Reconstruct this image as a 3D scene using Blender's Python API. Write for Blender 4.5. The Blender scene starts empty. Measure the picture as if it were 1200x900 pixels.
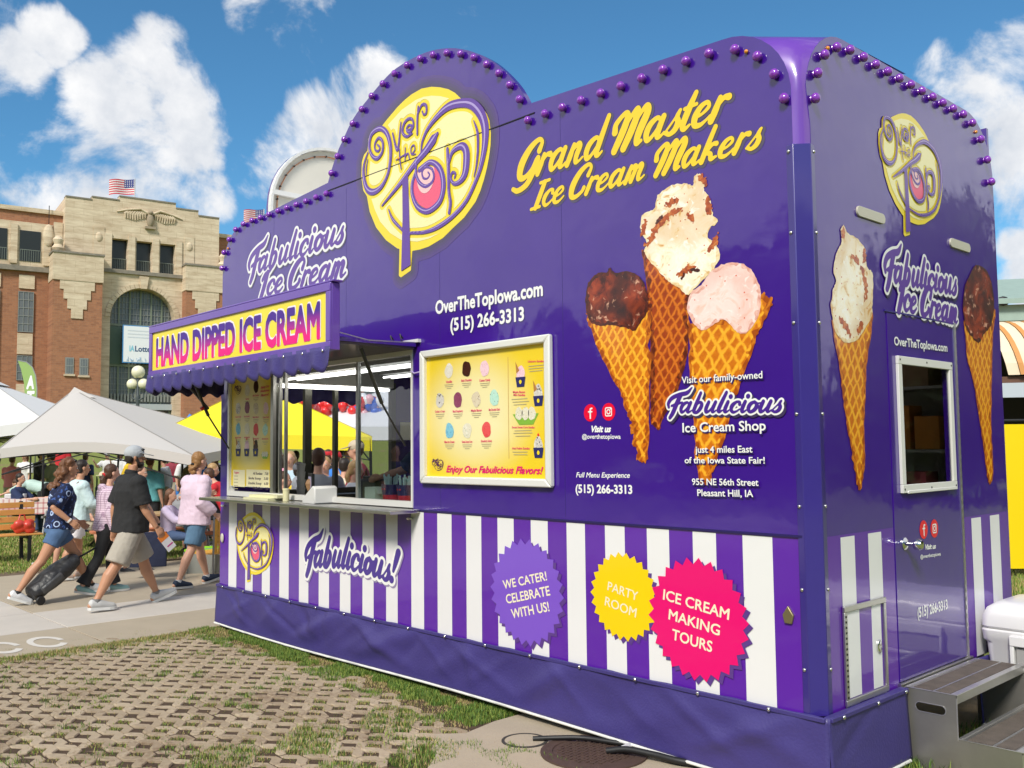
import bpy, math, random
import numpy as np
from mathutils import Vector, Matrix
from mathutils.geometry import tessellate_polygon
R = math.radians
random.seed(7); rng = np.random.default_rng(7)
SC = bpy.context.scene; COL = SC.collection

# ------------------------------------------------------------ camera
CAM = dict(loc=(2.33459,-4.14263,1.7),r=(0.679432,0.733667,-0.010272),u=(0.056844,-0.038674,0.997634),w=(-0.731534,0.678408,0.067981),f=1095.741)
cd = bpy.data.cameras.new('camera'); cam = bpy.data.objects.new('camera', cd); COL.objects.link(cam)
cd.sensor_width = 36; cd.lens = CAM['f'] / 1200 * 36; cd.clip_end = 2000; cd.clip_start = 0.05
r, u, w = (Vector(CAM[k]) for k in 'ruw')
cam.matrix_world = Matrix(((r[0], u[0], -w[0], CAM['loc'][0]), (r[1], u[1], -w[1], CAM['loc'][1]), (r[2], u[2], -w[2], CAM['loc'][2]), (0, 0, 0, 1)))
SC.camera = cam
SC.view_settings.view_transform = 'Standard'; SC.view_settings.look = 'None'; SC.view_settings.gamma = 1
SC.view_settings.exposure = 0.55
SC.cycles.max_bounces = 6; SC.cycles.transparent_max_bounces = 8; SC.cycles.caustics_reflective = False

# ------------------------------------------------------------ world: Nishita sky and broken cloud
SUN_EL, SUN_AZ = 41.0, 152.0            # azimuth clockwise from +Y
wd = bpy.data.worlds.new('World'); SC.world = wd; wd.use_nodes = True
nt = wd.node_tree; nt.nodes.clear()
def N(t, typ, **kw):
    n = t.nodes.new(typ)
    for k, v in kw.items():
        if k == 'i':
            for a, b in v.items(): n.inputs[a].default_value = b
        else: setattr(n, k, v)
    return n
def mathn(t, op, a, b=None, c=None, clamp=False):
    n = N(t, 'ShaderNodeMath', operation=op, use_clamp=clamp)
    for k, v in enumerate((a, b, c)):
        if v is None: continue
        if isinstance(v, (int, float)): n.inputs[k].default_value = v
        else: t.links.new(v, n.inputs[k])
    return n.outputs[0]
def mixc(t, fac, a, b, mode='MIX'):
    n = N(t, 'ShaderNodeMix', data_type='RGBA', blend_type=mode)
    for k, v in ((0, fac), (6, a), (7, b)):
        if isinstance(v, (int, float)): n.inputs[k].default_value = v
        elif isinstance(v, (tuple, list)): n.inputs[k].default_value = tuple(v) + ((1,) if len(v) == 3 else ())
        else: t.links.new(v, n.inputs[k])
    return n.outputs[2]
sky = N(nt, 'ShaderNodeTexSky', sky_type='NISHITA', sun_disc=False, sun_elevation=R(SUN_EL), sun_rotation=R(SUN_AZ), air_density=1.0, dust_density=0.4, ozone_density=2.5)
tc = N(nt, 'ShaderNodeTexCoord'); gen = tc.outputs['Generated']
sep = N(nt, 'ShaderNodeSeparateXYZ'); nt.links.new(gen, sep.inputs[0])
zc = mathn(nt, 'ADD', mathn(nt, 'MAXIMUM', sep.outputs[2], 0.0), 0.25)
px_ = mathn(nt, 'DIVIDE', sep.outputs[0], zc); py_ = mathn(nt, 'DIVIDE', sep.outputs[1], zc)
cmb = N(nt, 'ShaderNodeCombineXYZ'); nt.links.new(px_, cmb.inputs[0]); nt.links.new(py_, cmb.inputs[1])
n1 = N(nt, 'ShaderNodeTexNoise', i={'Scale': 6.5, 'Detail': 11, 'Roughness': .60, 'Distortion': .35}); nt.links.new(gen, n1.inputs['Vector'])
n2 = N(nt, 'ShaderNodeTexNoise', i={'Scale': 1.5, 'Detail': 2}); nt.links.new(cmb.outputs[0], n2.inputs['Vector'])
n3 = N(nt, 'ShaderNodeTexNoise', i={'Scale': 14, 'Detail': 6, 'Roughness': .6}); nt.links.new(gen, n3.inputs['Vector'])
# cumulus banks: (direction, angular radius); wide unseen ones added to whiten the trailer's reflections; noise fills the rest
def pxdir(x, y):
    d = Vector(CAM['w']) + Vector(CAM['r']) * ((x - 600) / CAM['f']) - Vector(CAM['u']) * ((y - 450) / CAM['f'])
    return d.normalized()
BANKS = [(-0.9295,0.2721,0.2490,0.0442,1),(-0.9398,0.2347,0.2483,0.0321,1),(-0.9105,0.2297,0.3438,0.0273,1),(-0.8888,0.2586,0.3784,0.0213,0.8),(-0.8552,0.3454,0.3864,0.0222,0.8),(-0.8688,0.3432,0.3568,0.0358,1),(-0.8921,0.3123,0.3266,0.0369,1),(-0.8650,0.3712,0.3376,0.0344,1),(-0.8948,0.3381,0.2915,0.0525,1),(-0.9162,0.2982,0.2675,0.0431,1),(-0.8710,0.3828,0.3079,0.0388,1),(-0.8556,0.4082,0.3183,0.0209,0.8),(-0.8794,0.4004,0.2576,0.0260,0.9),(-0.7884,0.4430,0.4269,0.0408,1),(-0.7802,0.4712,0.4114,0.0357,1),(-0.7967,0.4688,0.3815,0.0196,0.8),(-0.8076,0.4171,0.4170,0.0229,0.7),(-0.7726,0.5190,0.3658,0.0360,1.3),(-0.8049,0.4965,0.3252,0.0447,1.25),(-0.8288,0.4686,0.3057,0.0391,1.15),(-0.8501,0.4452,0.2814,0.0282,0.85),(-0.2945,0.8914,0.3446,0.0418,1),(-0.3238,0.8886,0.3249,0.0359,1),(-0.3496,0.8693,0.3494,0.0232,0.8),(-0.2943,0.9141,0.2789,0.0528,1),(-0.3281,0.9043,0.2731,0.0310,0.9),(-0.3117,0.9319,0.1856,0.0145,0.8),(-0.3114,0.9377,0.1541,0.0176,0.8),(-0.7399,0.5293,0.4152,0.0072,0.6),(-0.2159,0.9438,0.2503,0.0909,1),(-0.1142,0.9442,0.3089,0.1124,1),(-0.0534,0.9913,0.1205,0.0985,0.9),(-0.9543,0.1730,0.2438,0.0694,1),(-0.9543,0.0750,0.2893,0.0792,1),(-0.2759,0.9499,0.1465,0.0471,0.9),(0.2621,0.9142,0.3090,0.3491,1.7),(0.5624,0.7199,0.4067,0.3840,1.7),(0.7784,0.3796,0.5000,0.3491,1.5),(-0.8187,-0.4353,0.3746,0.4189,1.7),(-0.4763,-0.7622,0.4384,0.4189,1.7),(-0.1290,-0.9182,0.3746,0.2269,0.8),(0.8067,-0.1422,0.5736,0.2618,0.8)]
acc = None
for (dx, dy, dz, rad, wt) in BANKS:
    dot = N(nt, 'ShaderNodeVectorMath', operation='DOT_PRODUCT'); nt.links.new(gen, dot.inputs[0]); dot.inputs[1].default_value = (dx, dy, dz)
    mr = N(nt, 'ShaderNodeMapRange', interpolation_type='SMOOTHSTEP', i={1: math.cos(rad * 1.75), 2: math.cos(rad * .15), 3: 0, 4: wt}); nt.links.new(dot.outputs['Value'], mr.inputs[0])
    acc = mr.outputs[0] if acc is None else mathn(nt, 'MAXIMUM', acc, mr.outputs[0])
n2r = N(nt, 'ShaderNodeMapRange', i={1: .40, 2: .56, 3: 0, 4: .95}); nt.links.new(n2.outputs['Fac'], n2r.inputs[0])
# wide noise clouds fade out in the strip of sky the photograph records as clear
dv = N(nt, 'ShaderNodeVectorMath', operation='DOT_PRODUCT'); nt.links.new(gen, dv.inputs[0]); dv.inputs[1].default_value = tuple(pxdir(600, 250))
clr = N(nt, 'ShaderNodeMapRange', interpolation_type='SMOOTHSTEP', i={1: math.cos(R(52)), 2: math.cos(R(38)), 3: 1, 4: 0}); nt.links.new(dv.outputs['Value'], clr.inputs[0])
acc = mathn(nt, 'MAXIMUM', acc, mathn(nt, 'MULTIPLY', n2r.outputs[0], clr.outputs[0]))
dens = mathn(nt, 'ADD', acc, mathn(nt, 'MULTIPLY', mathn(nt, 'SUBTRACT', n1.outputs['Fac'], .5), 4.0))
cov = N(nt, 'ShaderNodeMapRange', interpolation_type='SMOOTHSTEP', i={1: .50, 2: 1.06, 3: 0, 4: .97}); nt.links.new(dens, cov.inputs[0])
shade = N(nt, 'ShaderNodeMapRange', i={1: .3, 2: .72, 3: 0, 4: 1}); nt.links.new(n3.outputs['Fac'], shade.inputs[0])
ccol = mixc(nt, shade.outputs[0], (5.0, 5.3, 5.8), (8.2, 8.1, 8.0))
skyc = mixc(nt, 1.0, sky.outputs[0], (.46, .86, 1.0), 'MULTIPLY')
fin = mixc(nt, cov.outputs[0], skyc, ccol)
bg = N(nt, 'ShaderNodeBackground', i={'Strength': .092}); nt.links.new(fin, bg.inputs[0])
wo = N(nt, 'ShaderNodeOutputWorld'); nt.links.new(bg.outputs[0], wo.inputs[0])
# one soft, slightly warm sun through thin cloud
sl = bpy.data.lights.new('sun', 'SUN'); sl.energy = 2.7; sl.angle = R(13); sl.color = (1, .94, .84)
so = bpy.data.objects.new('sun', sl); COL.objects.link(so)
sdir = Vector((math.sin(R(SUN_AZ)) * math.cos(R(SUN_EL)), math.cos(R(SUN_AZ)) * math.cos(R(SUN_EL)), math.sin(R(SUN_EL))))
so.rotation_euler = sdir.to_track_quat('Z', 'Y').to_euler(); so.location = sdir * 30

# ------------------------------------------------------------ materials
def lin(h):
    if isinstance(h, str):
        h = tuple(int(h[k:k + 2], 16) / 255 for k in (0, 2, 4))
        return tuple((c / 12.92 if c <= .04045 else ((c + .055) / 1.055) ** 2.4) for c in h)
    return h
MC = {}
def M(name, col, rough=.5, metal=0, coat=0, var=0, vs=6, bump=0, bs=40, spec=.5, emit=0, alpha=1, trans=0, coatr=.06, col2=None):
    if name in MC: return MC[name]
    m = bpy.data.materials.new(name); m.use_nodes = True; t = m.node_tree; b = t.nodes['Principled BSDF']
    c = lin(col); b.inputs['Base Color'].default_value = (*c, 1)
    b.inputs['Roughness'].default_value = rough; b.inputs['Metallic'].default_value = metal
    b.inputs['Coat IOR'].default_value = 1.58 if coat >= 1 else 1.5; b.inputs['Coat Weight'].default_value = coat; b.inputs['Coat Roughness'].default_value = coatr
    b.inputs['Specular IOR Level'].default_value = spec
    b.inputs['Alpha'].default_value = alpha; b.inputs['Transmission Weight'].default_value = trans
    if emit:
        b.inputs['Emission Color'].default_value = (*c, 1); b.inputs['Emission Strength'].default_value = emit
    if var or col2 is not None:
        tcn = N(t, 'ShaderNodeTexCoord'); no = N(t, 'ShaderNodeTexNoise', i={'Scale': vs, 'Detail': 5, 'Roughness': .6}); t.links.new(tcn.outputs['Object'], no.inputs['Vector'])
        if col2 is not None:
            mr = N(t, 'ShaderNodeMapRange', i={1: .42, 2: .58}); t.links.new(no.outputs['Fac'], mr.inputs[0])
            o = mixc(t, mr.outputs[0], c, lin(col2))
        else:
            o = mixc(t, no.outputs['Fac'], tuple(x * (1 - var) for x in c), tuple(min(1, x * (1 + var)) for x in c))
        t.links.new(o, b.inputs['Base Color'])
    if bump:
        tcn = N(t, 'ShaderNodeTexCoord'); no = N(t, 'ShaderNodeTexNoise', i={'Scale': bs, 'Detail': 4}); t.links.new(tcn.outputs['Object'], no.inputs['Vector'])
        bn = N(t, 'ShaderNodeBump', i={'Strength': bump, 'Distance': .01}); t.links.new(no.outputs['Fac'], bn.inputs['Height']); t.links.new(bn.outputs[0], b.inputs['Normal'])
    MC[name] = m; return m
def nodes_of(m): return m.node_tree, m.node_tree.nodes['Principled BSDF']

# ------------------------------------------------------------ object helpers
def link(o, parent=None):
    COL.objects.link(o)
    if parent is not None: o.parent = parent
    return o
def tag(o, label=None, cat=None, group=None, kind=None):
    if label: o['label'] = label
    if cat: o['category'] = cat
    if group: o['group'] = group
    if kind: o['kind'] = kind
    return o
def thing(name, label, cat, loc=(0, 0, 0), rz=0, group=None):
    o = bpy.data.objects.new(name, None); link(o); o.empty_display_size = .2
    o.location = loc; o.rotation_euler = (0, 0, rz); tag(o, label, cat, group); return o
class MB:
    def __init__(s): s.v = []; s.f = []; s.mi = []
    def add(s, vs, fs, mi=0):
        k = len(s.v); s.v += [tuple(p) for p in vs]; s.f += [tuple(i + k for i in f) for f in fs]; s.mi += [mi] * len(fs); return s
    def box(s, x0, x1, y0, y1, z0, z1, M4=None, mi=0):
        P = [(x0, y0, z0), (x1, y0, z0), (x1, y1, z0), (x0, y1, z0), (x0, y0, z1), (x1, y0, z1), (x1, y1, z1), (x0, y1, z1)]
        if M4 is not None: P = [tuple(M4 @ Vector(p)) for p in P]
        return s.add(P, [(0, 3, 2, 1), (4, 5, 6, 7), (0, 1, 5, 4), (1, 2, 6, 5), (2, 3, 7, 6), (3, 0, 4, 7)], mi)
    def bar(s, a, b, wd, hg=None, upv=(0, 0, 1), mi=0):
        a = Vector(a); b = Vector(b); d = (b - a); L = d.length
        if L < 1e-6: return s
        d.normalize(); up = Vector(upv)
        if abs(d.dot(up)) > .98: up = Vector((1, 0, 0))
        sx = d.cross(up).normalized(); sz = sx.cross(d); hg = hg or wd
        M4 = Matrix(((sx[0], d[0], sz[0], a[0]), (sx[1], d[1], sz[1], a[1]), (sx[2], d[2], sz[2], a[2]), (0, 0, 0, 1)))
        return s.box(-wd / 2, wd / 2, 0, L, -hg / 2, hg / 2, M4, mi)
    def tube(s, pts, rad, n=10, cap=True, el=1.0, side=None, mi=0):
        pts = [Vector(p) for p in pts]; m = len(pts)
        rad = rad if isinstance(rad, (list, tuple)) else [rad] * m
        nrm = None; rings = []
        for i in range(m):
            d = (pts[min(i + 1, m - 1)] - pts[max(i - 1, 0)])
            d = d.normalized() if d.length > 1e-9 else Vector((0, 0, 1))
            if nrm is None:
                nrm = Vector(side) if side else (Vector((0, 0, 1)) if abs(d.z) < .9 else Vector((1, 0, 0)))
            nrm = (nrm - d * nrm.dot(d)); nrm = nrm.normalized() if nrm.length > 1e-6 else d.orthogonal().normalized()
            bi = d.cross(nrm)
            rings.append([pts[i] + (nrm * math.cos(2 * math.pi * k / n) + bi * math.sin(2 * math.pi * k / n) * el) * rad[i] for k in range(n)])
        vs = [p for rr in rings for p in rr]; fs = []
        for i in range(m - 1):
            for k in range(n):
                a = i * n + k; b_ = i * n + (k + 1) % n
                fs.append((a, b_, b_ + n, a + n))
        if cap: fs += [tuple(range(n - 1, -1, -1)), tuple(range((m - 1) * n, m * n))]
        return s.add(vs, fs, mi)
    def cap(s, a, b, ra, rb, n=10, mi=0):      # capsule with round ends
        a = Vector(a); b = Vector(b); d = (b - a); d = d.normalized() if d.length > 1e-9 else Vector((0, 0, 1))
        P = []; Q = []
        for t in (80, 50, 20): P.append(a - d * ra * math.sin(R(t))); Q.append(ra * math.cos(R(t)))
        for t in (20, 50, 80): P.append(b + d * rb * math.sin(R(t))); Q.append(rb * math.cos(R(t)))
        return s.tube(P, Q, n, mi=mi)
    def lathe(s, prof, n=16, c=(0, 0, 0), M4=None, mi=0):   # prof: (r, z)
        vs = []; fs = []
        for (rr, z) in prof:
            for k in range(n):
                p = Vector((c[0] + rr * math.cos(2 * math.pi * k / n), c[1] + rr * math.sin(2 * math.pi * k / n), c[2] + z)); vs.append(M4 @ p if M4 is not None else p)
        for i in range(len(prof) - 1):
            for k in range(n): a = i * n + k; b_ = i * n + (k + 1) % n; fs.append((a, b_, b_ + n, a + n))
        fs += [tuple(range(n - 1, -1, -1)), tuple(range((len(prof) - 1) * n, len(prof) * n))]
        return s.add(vs, fs, mi)
    def ell(s, c, rx, ry, rz, n=12, m=8, M4=None, mi=0):
        prof = [(math.cos(R(-88 + 176 * i / (m - 1))), math.sin(R(-88 + 176 * i / (m - 1)))) for i in range(m)]
        vs = []; fs = []
        for (q, z) in prof:
            for k in range(n):
                p = Vector((rx * q * math.cos(2 * math.pi * k / n), ry * q * math.sin(2 * math.pi * k / n), rz * z))
                p = (M4 @ p if M4 is not None else p); vs.append(Vector(c) + p)
        for i in range(m - 1):
            for k in range(n): a = i * n + k; b_ = i * n + (k + 1) % n; fs.append((a, b_, b_ + n, a + n))
        fs += [tuple(range(n - 1, -1, -1)), tuple(range((m - 1) * n, m * n))]
        return s.add(vs, fs, mi)
    def prism(s, poly, fn0, fn1, holes=(), mi=0):      # poly in 2D; fn0/fn1 map (u,v) to the front and back faces
        loops = [list(poly)] + [list(h) for h in holes]
        flat = [p for l in loops for p in l]
        tris = tessellate_polygon([[Vector((p[0], p[1], 0)) for p in l] for l in loops])
        n = len(flat); V = [fn0(*p) for p in flat] + [fn1(*p) for p in flat]; F_ = []
        def area(t): a, b, c = (flat[i] for i in t); return (b[0] - a[0]) * (c[1] - a[1]) - (b[1] - a[1]) * (c[0] - a[0])
        for t in tris:
            t = tuple(t)
            if area(t) < 0: t = t[::-1]
            F_.append(t); F_.append(tuple(i + n for i in t[::-1]))
        k = 0
        for li, l in enumerate(loops):
            m = len(l); ar = sum(l[i][0] * l[(i + 1) % m][1] - l[(i + 1) % m][0] * l[i][1] for i in range(m))
            ccw = (ar > 0) == (li == 0)
            for i in range(m):
                a = k + i; b_ = k + (i + 1) % m
                F_.append((a, a + n, b_ + n, b_) if ccw else (b_, b_ + n, a + n, a))
            k += m
        return s.add(V, F_, mi)
    def build(s, name, mat, parent=None, smooth=None, bevel=0, loc=None, rot=None):
        me = bpy.data.meshes.new(name); me.from_pydata(s.v, [], s.f)
        ms = mat if isinstance(mat, (list, tuple)) else [mat]
        for q in ms: me.materials.append(q)
        if len(ms) > 1: me.polygons.foreach_set('material_index', s.mi)
        me.update()
        if smooth is not None:
            me.polygons.foreach_set('use_smooth', [True] * len(me.polygons)); me.set_sharp_from_angle(angle=R(smooth))
        o = bpy.data.objects.new(name, me); link(o, parent)
        if loc is not None: o.location = loc
        if rot is not None: o.rotation_euler = rot
        if bevel:
            bm = o.modifiers.new('bevel', 'BEVEL'); bm.width = bevel; bm.segments = 2; bm.limit_method = 'ANGLE'; bm.angle_limit = R(40)
            me.polygons.foreach_set('use_smooth', [True] * len(me.polygons)); me.set_sharp_from_angle(angle=R(40))
        return o
def box(name, b, mat, parent=None, bevel=0): return MB().box(*b).build(name, mat, parent, bevel=bevel)
def copy_obj(o, parent=None, loc=None, rz=None, sc=None):
    c = o.copy(); COL.objects.link(c); c.parent = parent
    if loc is not None: c.location = loc
    if rz is not None: c.rotation_euler = (0, 0, rz)
    if sc is not None: c.scale = (sc,) * 3
    for ch in o.children: copy_obj(ch, c)
    return c

# ------------------------------------------------------------ flat print: signed-distance shapes cut into clean sheets
def cr(pts, k=7):                              # Catmull-Rom through (x, y, w)
    P = [np.array(p, float) for p in pts]
    if len(P) < 3: return P
    P = [2 * P[0] - P[1]] + P + [2 * P[-1] - P[-2]]; out = []
    for i in range(1, len(P) - 2):
        a, b, c, d = P[i - 1:i + 3]
        for j in range(k):
            t = j / k; out.append(.5 * ((2 * b) + (c - a) * t + (2 * a - 5 * b + 4 * c - d) * t * t + (3 * b - a - 3 * c + d) * t ** 3))
    out.append(P[-2]); return out
class Grid:
    def __init__(s, x0, x1, y0, y1, res):
        s.x0, s.y0, s.res = x0, y0, res
        s.nx = int((x1 - x0) / res) + 2; s.ny = int((y1 - y0) / res) + 2
        s.X, s.Y = np.meshgrid(x0 + np.arange(s.nx) * res, y0 + np.arange(s.ny) * res)
    def blank(s): return np.full(s.X.shape, 9.0)
def sd_strokes(g, strokes, pad=.08, k=7):
    D = g.blank()
    for st_ in strokes:
        q = cr(st_, k)
        if len(q) == 1: q = [q[0], q[0] + np.array([1e-5, 0, 0])]
        for a, b in zip(q[:-1], q[1:]):
            m = max(a[2], b[2]) + pad
            i0 = max(0, int((min(a[0], b[0]) - m - g.x0) / g.res)); i1 = min(g.nx, int((max(a[0], b[0]) + m - g.x0) / g.res) + 2)
            j0 = max(0, int((min(a[1], b[1]) - m - g.y0) / g.res)); j1 = min(g.ny, int((max(a[1], b[1]) + m - g.y0) / g.res) + 2)
            if i1 <= i0 or j1 <= j0: continue
            X = g.X[j0:j1, i0:i1] - a[0]; Y_ = g.Y[j0:j1, i0:i1] - a[1]; dx, dy = b[0] - a[0], b[1] - a[1]; L = dx * dx + dy * dy + 1e-12
            t = np.clip((X * dx + Y_ * dy) / L, 0, 1)
            d = np.hypot(X - t * dx, Y_ - t * dy) - (a[2] + (b[2] - a[2]) * t)
            D[j0:j1, i0:i1] = np.minimum(D[j0:j1, i0:i1], d)
    return D
def sd_poly(g, poly):
    P = np.array([p[:2] for p in poly], float); Q = np.roll(P, -1, 0); d2 = np.full(g.X.shape, 1e9); ins = np.zeros(g.X.shape, bool)
    for (ax, ay), (bx, by) in zip(P, Q):
        dx, dy = bx - ax, by - ay; L = dx * dx + dy * dy + 1e-12
        t = np.clip(((g.X - ax) * dx + (g.Y - ay) * dy) / L, 0, 1)
        d2 = np.minimum(d2, (g.X - ax - t * dx) ** 2 + (g.Y - ay - t * dy) ** 2)
        c = (ay > g.Y) != (by > g.Y)
        with np.errstate(divide='ignore', invalid='ignore'): ins ^= c & (g.X < (bx - ax) * (g.Y - ay) / ((by - ay) if by != ay else 1e-12) + ax)
    return np.where(ins, -1, 1) * np.sqrt(d2)
def iso(g, D):                                  # polygons of D < 0
    F_ = -D; ins = F_ > 0; V = []; Fc = []
    X, Y_ = g.X, g.Y
    a, b, c, d = ins[:-1, :-1], ins[:-1, 1:], ins[1:, 1:], ins[1:, :-1]
    full = a & b & c & d; some = (a | b | c | d) & ~full
    for j in range(full.shape[0]):
        row = full[j]
        if not row.any(): continue
        e = np.flatnonzero(np.diff(np.concatenate(([0], row.astype(int), [0]))))
        for s0, s1 in zip(e[::2], e[1::2]):
            k = len(V); V += [(X[j, s0], Y_[j, s0]), (X[j, s1], Y_[j, s1]), (X[j + 1, s1], Y_[j + 1, s1]), (X[j + 1, s0], Y_[j + 1, s0])]; Fc.append((k, k + 1, k + 2, k + 3))
    for j, i in zip(*np.nonzero(some)):
        cs = [(j, i), (j, i + 1), (j + 1, i + 1), (j + 1, i)]; poly = []
        for q in range(4):
            p0, p1 = cs[q], cs[(q + 1) % 4]; v0, v1 = F_[p0], F_[p1]
            if v0 > 0: poly.append((X[p0], Y_[p0]))
            if (v0 > 0) != (v1 > 0):
                t = v0 / (v0 - v1); poly.append((X[p0] + (X[p1] - X[p0]) * t, Y_[p0] + (Y_[p1] - Y_[p0]) * t))
        if len(poly) >= 3: k = len(V); V += poly; Fc.append(tuple(range(k, k + len(poly))))
    return V, Fc
PL = {'S': lambda u_, v_, o: (u_, -o, v_), 'E': lambda u_, v_, o: (o, u_, v_)}
def sheet(name, parent, plane, g, D, off, mat, uvf=None, label=None):
    V, F_ = iso(g, D)
    if not F_: return None
    fn = PL[plane] if isinstance(plane, str) else plane
    me = bpy.data.meshes.new(name); me.from_pydata([fn(a, b, off) for a, b in V], [], F_); me.materials.append(mat)
    uv = me.uv_layers.new(name='UVMap')
    idx = np.zeros(len(me.loops), int); me.loops.foreach_get('vertex_index', idx)
    A = np.array(V); A = np.array(uvf(A[:, 0], A[:, 1])).T if uvf else A
    uv.data.foreach_set('uv', A[idx].ravel().astype('f'))
    o = bpy.data.objects.new(name, me); link(o, parent)
    if label: o['label'] = label
    return o
def flat(name, parent, plane, poly, off, mat, res=.01):
    fn = PL[plane] if isinstance(plane, str) else plane
    tr = tessellate_polygon([[Vector((p[0], p[1], 0)) for p in poly]]); F_ = []
    for t in tr:
        a, b, c = (poly[i] for i in t)
        F_.append(tuple(t) if (b[0] - a[0]) * (c[1] - a[1]) - (b[1] - a[1]) * (c[0] - a[0]) > 0 else tuple(t)[::-1])
    me = bpy.data.meshes.new(name); me.from_pydata([fn(p[0], p[1], off) for p in poly], [], F_); me.materials.append(mat)
    o = bpy.data.objects.new(name, me); link(o, parent); return o
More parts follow.
